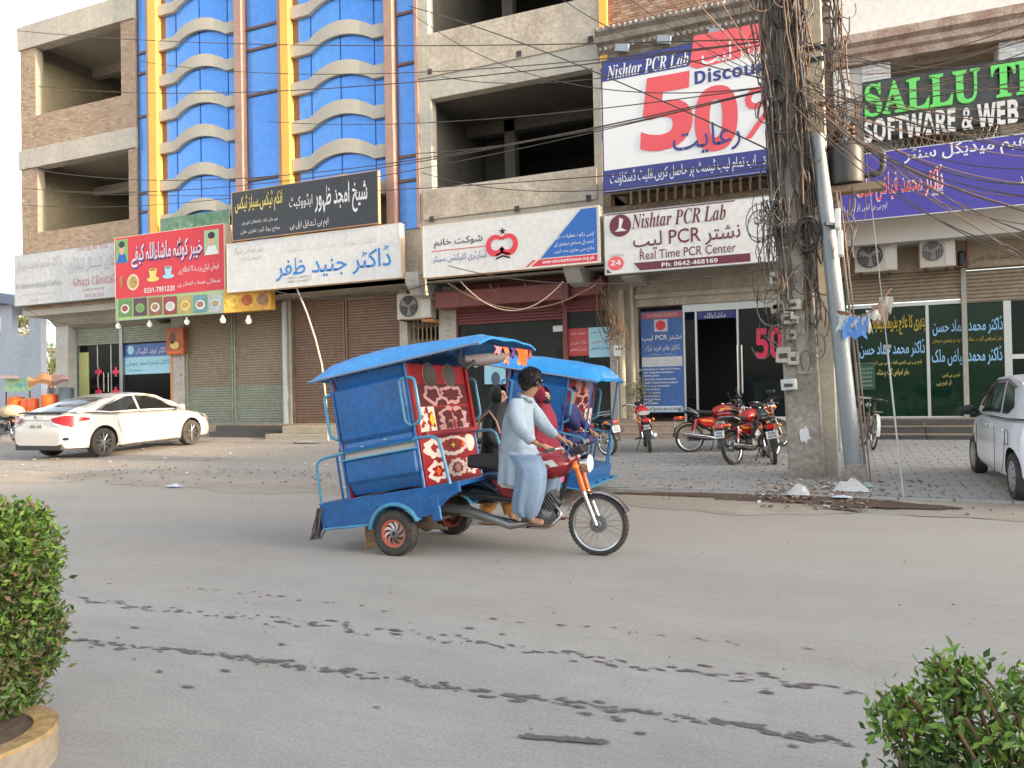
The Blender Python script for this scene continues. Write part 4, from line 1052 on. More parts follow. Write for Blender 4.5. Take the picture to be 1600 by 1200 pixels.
MB().box(a[0], a[1], YG - .06, YG - .05, a[2], a[3]).build('cloth', M('dark_green_cloth', (.03, .09, .05), .8), t)
for k in range(5): tpx('اوقات کار کلینک صبح شام', 1346, 574 + k * 6.5, 1363, 578.6 + k * 6.5, YG - .065, wl_, t, ur=True)
MB().tube([(a[0], YG - .055, a[3] + .02), (a[1], YG - .055, a[3] + .02)], .012, 6).build('rod', steel, t)
# ================================================================== sign boards
def board(name, label, corners, Y, depth, mat, edge=None, cat='sign', group=None):
    a = rpx(Y, corners)
    t = thing(name, label, cat, (a[0], Y, a[2]), world=True, group=group)
    MB().box(a[0] + .02, a[1] - .02, Y, Y + .006, a[2] + .02, a[3] - .02).build('face', mat, t)
    m = MB(); e = .035
    m.box(a[0], a[1], Y - .004, Y + depth, a[2], a[2] + .02); m.box(a[0], a[1], Y - .004, Y + depth, a[3] - .02, a[3])
    m.box(a[0], a[0] + .02, Y - .004, Y + depth, a[2] + .02, a[3] - .02); m.box(a[1] - .02, a[1], Y - .004, Y + depth, a[2] + .02, a[3] - .02)
    m.box(a[0] + .02, a[1] - .02, Y + .006, Y + depth, a[2] + .02, a[3] - .02)
    m.build('frame', edge or steel, t)
    for k in range(3):
        x = a[0] + (a[1] - a[0]) * (.15 + .35 * k)
        MB().tube([(x, Y + depth, a[3] - .15), (x, max(YF + .02, Y + depth + .02), a[3] - .05)], .018, 6).build('bracket', rust, t)
    return t, a
def plate(t, Y, u0, v0, u1, v1, mat, name='print_panel'):
    a = rpx(Y, [(u0, v0 + (v0 - v0)), (u1, v0), (u1, v1), (u0, v1)])
    vm0, um = v0, (u0 + u1) / 2
    a = (X(u0, (v0 + v1) / 2, Y), X(u1, (v0 + v1) / 2, Y), Z(um, v1, Y), Z(um, v0, Y))
    MB().flat([(a[0], Y, a[2]), (a[1], Y, a[2]), (a[1], Y, a[3]), (a[0], Y, a[3])]).build(name, mat, t, fix=False); return a
Y0 = 18.55
# clinical laboratory sign
t, a = board('clinic_sign', 'weathered grey white clinic sign at the far left with faded lettering', [(20, 398), (181, 381), (181, 465), (25, 478)], Y0, .3, offw)
gr2 = M('worn_grey_letter', (.3, .3, .32), .6, nz=(6, .7), col2=(.5, .5, .5)); rd2 = M('worn_red_letter', (.42, .12, .13), .6, nz=(6, .8), col2=(.55, .5, .48))
tpx('ڈاکٹر ندیم احمد چوہان', 24, 402, 95, 425, Y0 - .006, gr2, t, ur=True)
tpx('Dr. Nadeem Ahmad Chohan', 25, 440, 95, 449, Y0 - .006, gr2, t, st='sb')
tpx('ماہر امراض بچگان', 30, 457, 90, 461, Y0 - .006, gr2, t, ur=True); tpx('نشتر ہسپتال', 45, 466, 80, 470, Y0 - .006, gr2, t, ur=True)
tpx('S.NO REG No. 10332', 122, 383, 168, 390, Y0 - .006, rd2, t, st='sb')
tpx('غازی کلینیکل لیبارٹری', 106, 398, 179, 424, Y0 - .006, gr2, t, ur=True)
tpx('Ghazi Clinical', 114, 431, 178, 445, Y0 - .006, rd2, t, st='sb', off=.008)
tpx('Laboratory', 130, 448, 163, 455, Y0 - .006, rd2, t); tpx('064-2462351', 132, 458, 162, 464, Y0 - .006, rd2, t)
# red cafe sign
Y1 = 18.35
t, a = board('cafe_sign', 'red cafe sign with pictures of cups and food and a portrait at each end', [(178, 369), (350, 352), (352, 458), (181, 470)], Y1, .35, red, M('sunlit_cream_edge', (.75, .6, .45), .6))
YT = Y1 - .006
pkw = M('letter_pale_pink', (.8, .62, .68), .5)
tpx('خیبر کوئٹہ ماشاءاللہ کیفے', 206, 376, 317, 415, YT, navy, t, ur=True, off=.03, name='letter_shadow')
tpx('خیبر کوئٹہ ماشاءاللہ کیفے', 205, 374, 316, 412, YT - .004, pkw, t, ur=True, off=.012)
tpx('فیملی کیلئے پردے کا انتظام ہے', 279, 413, 342, 427, YT, wl_, t, ur=True)
tpx('صفائی نصف ایمان ہے', 277, 437, 344, 446, YT, wl_, t, ur=True)
tpx('0331-7951220', 225, 448, 273, 456, YT, wl_, t, st='sb')
grn_ = M('print_green', (.2, .4, .12), .5); skin_p = M('print_skin', (.6, .38, .27), .6)
b = plate(t, YT, 181, 374, 200, 411, grn_, 'portrait_panel'); b2_ = plate(t, YT, 319, 359, 342, 398, M('print_green_pale', (.35, .5, .3), .6), 'portrait_panel')
for bb, cl in ((b, blue), (b2_, wl_)):
    w, h = bb[1] - bb[0], bb[3] - bb[2]
    q_ = MB(); q_.flat([(bb[0] + w * .05, YT - .003, bb[2] + .01), (bb[1] - w * .05, YT - .003, bb[2] + .01), (bb[0] + w * .75, YT - .003, bb[2] + h * .38), (bb[0] + w * .28, YT - .003, bb[2] + h * .38)]); q_.build('portrait_shirt', cl, t, fix=False)
    q_ = MB(); disc(q_, bb[0] + w * .5, bb[2] + h * .58, w * .22, h * .24, YT - .005); q_.build('portrait_face', skin_p, t, fix=False)
    q_ = MB(); disc(q_, bb[0] + w * .5, bb[2] + h * .78, w * .24, h * .14, YT - .007); q_.build('portrait_hair', blk, t, fix=False)
def cup(u, v, r, m1, m2):
    p = onY(u, v, YT); s_ = r / 58.
    q_ = MB(); disc(q_, p.x, p.z - s_ * .75, s_ * 1.2, s_ * .35, YT - .002); q_.build('saucer_print', m2, t, fix=False)
    q_ = MB(); q_.flat([(p.x - s_ * .8, YT - .004, p.z + s_ * .6), (p.x - s_ * .5, YT - .004, p.z - s_ * .7), (p.x + s_ * .5, YT - .004, p.z - s_ * .7), (p.x + s_ * .8, YT - .004, p.z + s_ * .6)]); disc(q_, p.x, p.z + s_ * .6, s_ * .8, s_ * .25, YT - .005); q_.build('cup_print', m1, t, fix=False)
    q_ = MB(); disc(q_, p.x, p.z + s_ * .62, s_ * .62, s_ * .17, YT - .007); q_.build('tea_print', M('print_tea', (.3, .16, .08), .5), t, fix=False)
cup(239, 428, 13, yel, yel); cup(263, 424, 12, lblue, lblue)
q_ = MB(); p = onY(208, 441, YT); disc(q_, p.x, p.z, .27, .27, YT - .002); q_.build('plate_print', M('print_cream', (.7, .6, .4), .5), t, fix=False)
q_ = MB(); disc(q_, p.x, p.z, .2, .2, YT - .004); q_.build('food_print', M('print_food', (.55, .4, .1), .6, nz=(9, .9), col2=(.3, .12, .05)), t, fix=False)
q_ = MB(); p = onY(190, 440, YT); disc(q_, p.x, p.z, .1, .22, YT - .002); q_.build('food_print', M('print_tomato', (.4, .05, .03), .6, nz=(9, .9), col2=(.5, .3, .1)), t, fix=False)
# food strip below, with return panel
t, a = board('food_picture_strip', 'long strip of food pictures with hanging bulbs below the red cafe sign', [(180, 465), (349, 455), (350, 492), (181, 499)], Y1 - .02, .3, M('strip_green', (.35, .5, .2), .5))
cols_ = [(.15, .3, .08), (.12, .05, .08), (.3, .12, .06), (.35, .05, .06), (.5, .4, .15), (.15, .3, .35), (.5, .5, .5)]
for k, c in enumerate(cols_):
    u = 185 + k * 23.5
    b = plate(t, Y1 - .028, u, 467 - k * 1.3, u + 21, 495 - k * 1.3, M('print_tone' + 'abcdefg'[k], c, .5, nz=(5, .7)), 'picture_panel')
    q_ = MB(); cx, cz = (b[0] + b[1]) / 2, (b[2] + b[3]) / 2 - .03; disc(q_, cx, cz, .2, .15, Y1 - .032); q_.build('plate_print', (wl_, grn_, wl_, wl_, yel, wl_, lblue)[k], t, fix=False)
    q_ = MB(); disc(q_, cx, cz + .01, .14, .1, Y1 - .036); q_.build('food_print', M('food_tone' + 'abcdefg'[k], ((.4, .1, .05), (.2, .35, .1), (.5, .25, .12), (.6, .6, .55), (.6, .4, .12), (.4, .22, .1), (.5, .3, .1))[k], .6, nz=(12, .8)), t, fix=False)
# the return going back to the wall, to the right
xr = a[1]; x2 = X(424, 472, Y1 + .35)
def onret(s, z, d=0): return (xr + (x2 - xr) * s, Y1 - .02 + (.35) * s - d, z)
zl_, zh = a[2], a[3]
q_ = MB(); q_.add([onret(0, zl_), onret(1, zl_ + .05), onret(1, zh - .02), onret(0, zh), onret(0, zl_, -.2), onret(1, zl_ + .05, -.2), onret(1, zh - .02, -.2), onret(0, zh, -.2)], [(0, 1, 2, 3), (4, 5, 6, 7), (0, 1, 5, 4), (3, 2, 6, 7), (1, 2, 6, 5)])
q_.build('return_panel', M('strip_yellow', (.75, .42, .05), .5, nz=(3, .7), col2=(.3, .12, .04)), t)
for s_, mt, r in ((.18, 'food_gold', .2), (.5, 'food_red', .17), (.83, 'food_brown', .17)):
    c = {'food_gold': (.8, .5, .08), 'food_red': (.5, .12, .03), 'food_brown': (.35, .18, .1)}[mt]
    q_ = MB(); p = Vector(onret(s_, (zl_ + zh) / 2, .012)); q_.flat([(p.x + r * 1.1 * math.cos(k * PI / 8), p.y + .0 + .35 * r * 1.1 * math.cos(k * PI / 8) / (x2 - xr), p.z + r * math.sin(k * PI / 8)) for k in range(16)])
    q_.build('food_print', M(mt, c, .5, nz=(9, .9), col2=tuple(x * .4 for x in c)), t, fix=False)
for (u, v) in ((185, 500), (234, 497), (292, 493), (348, 490), (388, 491)):
    p = onY(u, v, Y1 + .1)
    tb = thing('light_bulb', {185: 'white light bulb hanging at the left end of the food strip', 234: 'second bulb from the left hanging under the food strip', 292: 'middle bulb of five hanging under the food strip', 348: 'white bulb hanging under the corner of the food strip', 388: 'bulb hanging under the yellow return of the food strip'}[u], 'light bulb', (p.x, p.y, p.z - .25), world=True, group='bulbs under the food strip')
    MB().tube([(p.x, p.y, p.z + .05), (p.x, p.y, p.z - .06)], .008, 5).build('cord', wire, tb)
    MB().lathe([(.0, p.z - .04), (.045, p.z - .05), (.05, p.z - .12), (.06, p.z - .13)], (p.x, p.y, 0), n=12).build('holder', whitep, tb, smooth=True)
    MB().lathe([(.05, p.z - .12), (.085, p.z - .17), (.09, p.z - .23), (.06, p.z - .29), (.0, p.z - .31)], (p.x, p.y, 0), n=14).build('globe', M('bulb_white', (.8, .78, .72), .35), tb, smooth=True)
# black advocate sign, tilted a little forward
Y2 = 18.25
t, a = board('advocate_sign', 'black lawyer sign with white and yellow writing above the white doctor sign', [(360, 299), (588, 268), (594, 350), (364, 376)], Y2, .12, signbk, M('rusty_edge', (.55, .33, .2), .7, nz=(5, .5)))
YT = Y2 - .006
tpx('شیخ امجد ظہور', 492, 284, 574, 334, YT, wl_, t, ur=True, off=.012)
tpx('ایڈووکیٹ', 452, 303, 488, 326, YT, wl_, t, ur=True)
tpx('انکم ٹیکس۔سیلز ٹیکس', 367, 300, 441, 333, YT, yel, t, ur=True, off=.006)
tpx('ایم بی اے۔ایل ایل بی', 453, 343, 513, 358, YT, wl_, t, ur=True)
tpx('نیو خان پلازہ بالمقابل کچہری', 378, 342, 434, 349, YT, wl_, t, ur=True); tpx('جناح روڈ ڈیرہ غازی خان', 376, 355, 438, 364, YT, wl_, t, ur=True)
# white doctor sign
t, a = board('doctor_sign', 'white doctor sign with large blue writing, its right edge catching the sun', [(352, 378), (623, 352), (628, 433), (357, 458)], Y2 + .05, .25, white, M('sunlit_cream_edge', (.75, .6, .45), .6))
YT = Y2 + .044; bl2 = M('letter_blue', (.02, .2, .55), .5)
tpx('ڈاکٹر جنید ظفر', 431, 391, 611, 432, YT, bl2, t, ur=True, off=.01)
tpx('ظفر شوگر اینڈ ہارٹ کلینک', 442, 367, 590, 391, YT, M('very_faded_letter', (.62, .61, .58), .6), t, ur=True)
tpx('ماہر امراض شوگر', 365, 385, 411, 397, YT, gr2, t, ur=True); tpx('فزیشن ہارٹ', 371, 400, 408, 407, YT, gr2, t, ur=True)
tpx('PMDC # 38702-P', 449, 431, 486, 435, YT, grayl, t, st='sb'); tpx('PMDC # R-40877', 449, 437, 486, 441, YT, grayl, t, st='sb')
# leaning bamboo prop
pb = thing('prop_pole', 'thin pale prop pole leaning down from the white doctor sign', 'pole', (X(463, 450, 18.4), 18.4, 4.6), world=True)
pts = [onY(463, 448, 18.5), onY(480, 490, 18.3), onY(493, 530, 18.2), onY(503, 570, 18.1), onY(509, 620, 18.05), onY(513, 690, 18.0)]
MB().tube([tuple(p) for p in pts] + [(pts[-1].x, 18, .3)], .026, 8).build('shaft', M('pale_bamboo', (.55, .45, .36), .7), pb, smooth=True)
# cancer hospital collection centre sign
Y3 = 18.15
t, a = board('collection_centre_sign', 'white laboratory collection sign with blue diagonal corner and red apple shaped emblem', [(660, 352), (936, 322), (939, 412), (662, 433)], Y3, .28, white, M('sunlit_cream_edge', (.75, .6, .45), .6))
YT = Y3 - .006
def fr(sx, sz, d=0): return (a[0] + (a[1] - a[0]) * sx, YT - d, a[3] - (a[3] - a[2]) * sz)
MB().flat([fr(.905, .03), fr(.985, .03), fr(.985, .83), fr(.685, .83)]).build('blue_panel', M('panel_blue', (.02, .12, .42), .5), t, fix=False)
MB().flat([fr(.678, .85), fr(.985, .85), fr(.985, .965), fr(.632, .965)]).build('red_band', red, t, fix=False)
MB().flat([fr(.645, .85), fr(.66, .85), fr(.615, .965), fr(.6, .965)]).build('red_stripe', red, t, fix=False)
def frt(txt, s0, z0, s1, z1, mat, **k): text_at(txt, fr(s0, 0)[0], fr(s1, 0)[0], fr(0, z1)[2], fr(0, z0)[2], YT - .004, mat, t, **k)
frt('شوکت خانم', .07, .28, .36, .47, blk, ur=True, off=.008)
frt('لیبارٹری کلیکشن سینٹر', .06, .57, .38, .75, M('letter_slate', (.1, .12, .3), .5), ur=True)
MB().flat([fr(.055, .5), fr(.38, .5), fr(.38, .515), fr(.055, .515)]).build('red_rule', red, t, fix=False)
frt('اپنی زکوٰۃ عطیات سے'.replace('ٰ', '').replace('ۃ', 'ہ'), .76, .44, .97, .53, wl_, ur=True); frt('کینسر کے مستحق مریضوں کے', .76, .57, .97, .66, wl_, ur=True); frt('علاج میں ہماری مدد کریں', .76, .7, .97, .79, wl_, ur=True)
frt('www.shaukatkhanum.org.pk', .695, .87, .97, .95, wl_, st='sbi')
# emblem: two facing rings, star and open book
W_, H_ = a[1] - a[0], a[3] - a[2]
q_ = MB()
for sg in (-1, 1):
    cx, cz = a[0] + W_ * (.47 + sg * .037), a[3] - H_ * .52; ro, ri = .27, .15; out = []
    for k in range(25): an = R_(40 + 300 * k / 24) if sg < 0 else R_(140 - 300 * k / 24); out.append((an, ro))
    pts = [(cx + r * math.cos(an), YT - .003, cz + r * 1.05 * math.sin(an)) for an, r in out] + [(cx + sg * -.02 + ri * math.cos(an), YT - .003, cz + .02 + ri * math.sin(an)) for an, r in reversed(out)]
    q_.flat(pts)
q_.build('emblem', M('emblem_red', (.65, .04, .06), .5), t, fix=False)
q_ = MB(); cx, cz = a[0] + W_ * .475, a[3] - H_ * .27
q_.flat([(cx + (.11 if k % 2 == 0 else .045) * math.sin(k * PI / 5), YT - .003, cz + (.11 if k % 2 == 0 else .045) * math.cos(k * PI / 5)) for k in range(10)])
for dz in (0, .09):
    q_.flat([(cx - .2, YT - .003, cz - .72 + dz), (cx, YT - .003, cz - .66 + dz), (cx + .2, YT - .003, cz - .72 + dz), (cx + .2, YT - .003, cz - .67 + dz), (cx, YT - .003, cz - .61 + dz), (cx - .2, YT - .003, cz - .67 + dz)])
q_.build('emblem', blk, t, fix=False)
# laboratory sign
t, a = board('laboratory_sign', 'white laboratory sign with maroon lettering and phone number left of the utility poles', [(943, 337), (1303, 290), (1303, 404), (945, 428)], Y3, .25, white, steel)
YT = Y3 - .006; W_, H_ = a[1] - a[0], a[3] - a[2]
frt('Nishtar PCR Lab', .135, .06, .56, .3, maro, st='bi'); frt('نشتر PCR لیب', .14, .36, .62, .66, maro, ur=True, off=.006)
frt('Real Time PCR Center', .17, .66, .6, .8, maro, st=None)
MB().flat([fr(.14, .84), fr(.66, .84), fr(.66, .965), fr(.17, .965)]).build('maroon_band', maro, t, fix=False)
frt('Ph: 0642-468169', .27, .87, .52, .94, wl_, st='sb')
frt('Services', .025, .655, .095, .715, grayl)
q_ = MB(); disc(q_, *[fr(.055, .82)[i] for i in (0, 2)], .2, .17, YT - .003); q_.build('emblem', pink, t, fix=False); frt('24', .03, .77, .08, .85, wl_, st='sb')
q_ = MB(); c_ = fr(.08, .22); disc(q_, c_[0], c_[2], .27, .27, YT - .003); q_.build('emblem', maro, t, fix=False)
q_ = MB(); q_.flat([(c_[0] - .02, YT - .006, c_[2] + .2), (c_[0] + .08, YT - .006, c_[2] + .14), (c_[0] + .02, YT - .006, c_[2] - .05), (c_[0] + .16, YT - .006, c_[2] - .14), (c_[0] - .14, YT - .006, c_[2] - .14), (c_[0] - .04, YT - .006, c_[2] - .05)]); q_.build('emblem', white, t, fix=False)
MB().flat([fr(.01, .9), fr(.035, .97), fr(.01, .97)]).build('corner_mark', maro, t, fix=False)
MB().flat([fr(.01, .02), fr(.6, .02), fr(.6, .035), fr(.01, .035)]).build('rule', maro, t, fix=False)
frt('ڈاکٹر طاہر فرید ترک', .68, .14, .98, .5, blk, ur=True); frt('ایم بی بی ایس', .76, .58, .96, .68, maro, ur=True)
# big discount hoarding
Y4 = 18.1
t, a = board('discount_hoarding', 'huge discount hoarding with giant red numerals between blue bands', [(940, 95), (1278, 30), (1278, 258), (943, 303)], Y4, .1, wl_, navy, cat='hoarding')
YT = Y4 - .006; W_, H_ = a[1] - a[0], a[3] - a[2]
MB().flat([fr(.004, .006), fr(.5, .006), fr(.43, .16), fr(.004, .16)]).build('blue_band', navy, t, fix=False)
MB().flat([fr(.46, -.05, .002), fr(.996, -.05, .002), fr(.996, .13, .002), fr(.47, .19, .002), fr(.435, .16, .002)]).build('pink_panel', pink, t, fix=False)
MB().flat([fr(.004, .835), fr(.996, .835), fr(.996, .99), fr(.004, .99)]).build('blue_band', navy, t, fix=False)
YH = YT - .004
tpx('Nishtar PCR Lab', 948, 91, 1076, 113, YH, wl_, t, st='bi')
hr = M('hoarding_red', (.68, .085, .1), .5)
tpx('5', 999, 117, 1082, 234, YH, hr, t, st='sb', off=.02, shear=.06); tpx('0', 1085, 133, 1153, 236, YH - .001, hr, t, st='sb', off=.02, shear=.03)
tpx('%', 1163, 132, 1238, 212, YH, hr, t, shear=.1, off=.005)
tpx('Discount', 1085, 99, 1214, 121, YH, navy, t, st='sb', off=.008)
tpx('نشتر لیب', 1096, 62, 1206, 100, YH, wl_, t, ur=True, off=.01)
tpx('رعایت', 1051, 192, 1157, 240, YH - .006, navy, t, ur=True, off=.004)
tpx('اب تمام لیب ٹیسٹ پر حاصل کریں۔فلیٹ ڈسکاؤنٹ', 953, 253, 1181, 281, YH, wl_, t, ur=True)
tpx('صحت کارڈ', 1192, 240, 1250, 256, YH, wl_, t, ur=True)
# dark software house sign
Y5 = 18.4
t, a = board('software_house_sign', 'black signboard with raised green and white capital letters at the upper right', [(1352, 121), (1760, 70), (1760, 172), (1345, 210)], Y5, .3, M('sign_grimy_black', (.035, .04, .038), .6, nz=(1.2, .8), col2=(.08, .085, .075), streak=False), blk)
YT = Y5 - .05
tpx('SALLU TECH', 1350, 103, 1725, 157, YT, greenl, t, st='b', off=.015, depth=.045)
tpx('SOFTWARE & WEB SERVICES', 1350, 160, 1742, 198, YT, white, t, st='sb', off=.012, depth=.03)
for k in range(4):
    x = a[0] + .2 + k * 1.3; MB().tube([(x, Y5 + .3, a[3] - .2), (x, YF + .02, a[3] - .1)], .02, 6).build('bracket', rust, t)
# purple medical centre sign
t, a = board('medical_centre_sign', 'purple blue medical centre sign with white and red writing below the black signboard', [(1310, 243), (1760, 190), (1760, 306), (1312, 347)], Y5 - .15, .2, purple, alu)
YT = Y5 - .156
tpx('ابراھیم میڈیکل سنٹر', 1412, 215, 1640, 246, YT, wl_, t, ur=True, off=.012)
tpx('ڈاکٹر محمد فیاض ملک', 1338, 262, 1474, 312, YT, wl_, t, ur=True, off=.016); tpx('ڈاکٹر محمد فیاض ملک', 1340, 264, 1472, 310, YT - .006, M('letter_red', (.65, .04, .06), .5), t, ur=True, off=.004)
tpx('PMDC', 1457, 294, 1474, 299, YT, wl_, t, st='sb'); tpx('8285-P', 1456, 301, 1474, 305, YT, wl_, t, st='sb')
tpx('ایم بی بی ایس (آر ایم پی)', 1318, 317, 1386, 332, YT, wl_, t, ur=True)
tpx('ڈاکٹر محمد', 1593, 262, 1650, 290, YT, wl_, t, ur=True)
# air conditioners
def ac(label, u0, v0, u1, v1, Y, front='slats'):
    b = (X(u0, (v0 + v1) / 2, Y), X(u1, (v0 + v1) / 2, Y), Z((u0 + u1) / 2, v1, Y), Z((u0 + u1) / 2, v0, Y))
    t = thing('air_conditioner', label, 'air conditioner', (b[0], Y, b[2]), world=True, group='outdoor air conditioner units')
    w, h = b[1] - b[0], b[3] - b[2]
    MB().box(b[0], b[1], Y, Y + .34, b[2], b[3]).build('case', M('ac_cream', (.55, .5, .42), .5, nz=(2.5, .4), col2=(.42, .36, .28)), t, bevel=.015)
    cx, cz, r = b[0] + w * .36, b[2] + h * .5, min(w * .31, h * .42)
    MB().lathe([(r, Y - .004), (r, Y - .012), (.001, Y - .012)], (cx, 0, cz), axis='Y', n=28).build('fan_opening', dark, t)
    f = MB()
    for k in range(3):
        an = k * 2.094 + .5; f.add([(cx + .03 * math.cos(an), Y - .02, cz + .03 * math.sin(an)), (cx + r * .9 * math.cos(an - .25), Y - .016, cz + r * .9 * math.sin(an - .25)), (cx + r * .9 * math.cos(an + .35), Y - .026, cz + r * .9 * math.sin(an + .35)), (cx + .04 * math.cos(an + 1), Y - .024, cz + .04 * math.sin(an + 1))], [(0, 1, 2, 3)])
    f.lathe([(.05, Y - .02), (.045, Y - .035), (0.001, Y - .037)], (cx, 0, cz), axis='Y', n=12); f.build('fan', M('fan_grey', (.3, .28, .26), .6), t)
    g_ = MB()
    for rr in [r * k / 6 for k in range(2, 7)]:
        g_.tube([(cx + rr * math.cos(2 * PI * k / 24), Y - .045, cz + rr * math.sin(2 * PI * k / 24)) for k in range(25)], .004, 4, cap=False)
    if front == 'slats':
        for k in range(9): dx = r * (-.9 + k * .225); dz = math.sqrt(max(0, r * r - dx * dx)); g_.tube([(cx + dx, Y - .047, cz - dz), (cx + dx, Y - .047, cz + dz)], .006, 4)
    else:
        for k in range(8): an = k * PI / 4; g_.tube([(cx, Y - .047, cz), (cx + r * math.cos(an), Y - .047, cz + r * math.sin(an))], .004, 4)
    g_.build('fan_guard', M('guard_grey', (.35, .33, .3), .5), t)
    MB().box(b[0] + w * .72, b[1] - .03, Y - .006, Y - .001, b[2] + .04, b[3] - .04).build('side_panel', M('ac_panel', (.6, .56, .5), .5), t)
    MB().obox((b[0] + w * .8, Y - .01, b[3] - h * .17), (.07, .005, .07), (0, R_(45), 0)).build('badge', red if front != 'slats' else grayl, t)
    for dx in (.12, w - .16): MB().box(b[0] + dx, b[0] + dx + .04, Y - .05, Y + .55, b[2] - .05, b[2] - .002).build('bracket', rust, t)
    return t
t = ac('white air conditioner on the wall above the brown shutters, rusty below', 620, 458, 673, 498, 19.3, 'wire')
p = onY(668, 497, 19.25); MB().obox((p.x, 19.4, p.z - .06), (.4, .3, .09), (0, .1, 0)).build('rust_tray', M('rust_orange', (.5, .22, .08), .9, nz=(8, .7)), t)
ac('cream air conditioner below the purple sign, nearest the leaning pole', 1335, 375, 1402, 424, 19.2, 'wire')
ac('cream air conditioner with slatted fan guard, right one of the pair below the purple sign', 1437, 367, 1493, 417, 19.2)
# spectators for rightmost: bare compressor frame
t = thing('bare_compressor', 'dark opened compressor frame beside the slatted air conditioner', 'compressor', (X(1497, 390, 19.3), 19.3, Z(1497, 415, 19.3)), world=True)
a = rpx(19.3, [(1494, 363), (1512, 361), (1512, 416), (1494, 418)])
m = MB()
for x in (a[0], a[1]):
    for y in (19.3, 19.55): m.box(x - .015, x + .015, y - .015, y + .015, a[2], a[3])
m.box(a[0], a[1], 19.28, 19.57, a[3] - .02, a[3]); m.box(a[0], a[1], 19.28, 19.57, a[2], a[2] + .02); m.build('frame', rust, t)
MB().lathe([(.0, a[2] + .02), (.11, a[2] + .04), (.12, a[2] + .3), (.08, a[2] + .36), (0, a[2] + .38)], ((a[0] + a[1]) / 2, 19.43, 0), n=14).build('compressor', black, t, smooth=True)
# ================================================================== motorcycles
def wheel(parent, x, z, r, w, dx=0, y=0, spokes=True, rimm=None, name='wheel'):
    hub = MB(); hub.lathe([(.03, -.05), (.045, -.045), (.05, -.03), (.05, .03), (.045, .045), (.03, .05)], (x, y, z), axis='Y', n=14, closed=True)
    h = hub.build(name, steel, parent, smooth=True); h.location.x += dx
    ty = MB(); ty.lathe([(r - .045, -w * .35), (r - .03, -w * .5), (r - .012, -w * .45), (r, -w * .2), (r, w * .2), (r - .012, w * .45), (r - .03, w * .5), (r - .045, w * .35)], (x, y, z), axis='Y', n=36, closed=True)
    n = 44
    for k in range(n):
        a = 2 * PI * k / n
        for sg in (-1, 1): ty.obox((x + (r + .001) * math.cos(a), y + sg * w * .2, z + (r + .001) * math.sin(a)), (.006, w * .3, .012), (0, -a, 0))
    ty.build('tyre', rubber, h, smooth=True)
    MB().lathe([(r - .06, -w * .3), (r - .045, -w * .38), (r - .042, 0), (r - .045, w * .38), (r - .06, w * .3), (r - .055, 0)], (x, y, z), axis='Y', n=36, closed=True).build('rim', rimm or chrome, h, smooth=True)
    if spokes:
        s_ = MB()
        for k in range(32):
            a = 2 * PI * k / 32; b = a + (.5 if k % 2 else -.5); sy = .03 if k % 4 < 2 else -.03
            s_.tube([(x + .045 * math.cos(b), y + sy, z + .045 * math.sin(b)), (x + (r - .055) * math.cos(a), y, z + (r - .055) * math.sin(a))], .0022, 4, cap=False)
        s_.build('spokes', steel, h)
    return h
tank_red = M('tank_red', (.45, .012, .012), .25, coat=.6); tank_maroon = M('tank_maroon', (.28, .01, .02), .25, coat=.6); tank_blk = M('tank_black', (.02, .02, .025), .25, coat=.6)
stripe_m = M('stripe_orange', (.8, .3, .02), .35); stripe_w = M('stripe_white', (.7, .7, .65), .35); stripe_p = M('stripe_violet', (.1, .05, .3), .35); stripe_g = M('stripe_green', (.35, .6, .05), .35)
seatm = M('seat_vinyl', (.03, .026, .024), .6, nz=(6, .4)); engm = M('engine_grey', (.2, .2, .2), .5, .6, nz=(12, .4)); lampred = M('tail_lamp_red', (.5, .01, .01), .2); lampor = M('indicator_orange', (.85, .22, .02), .25)
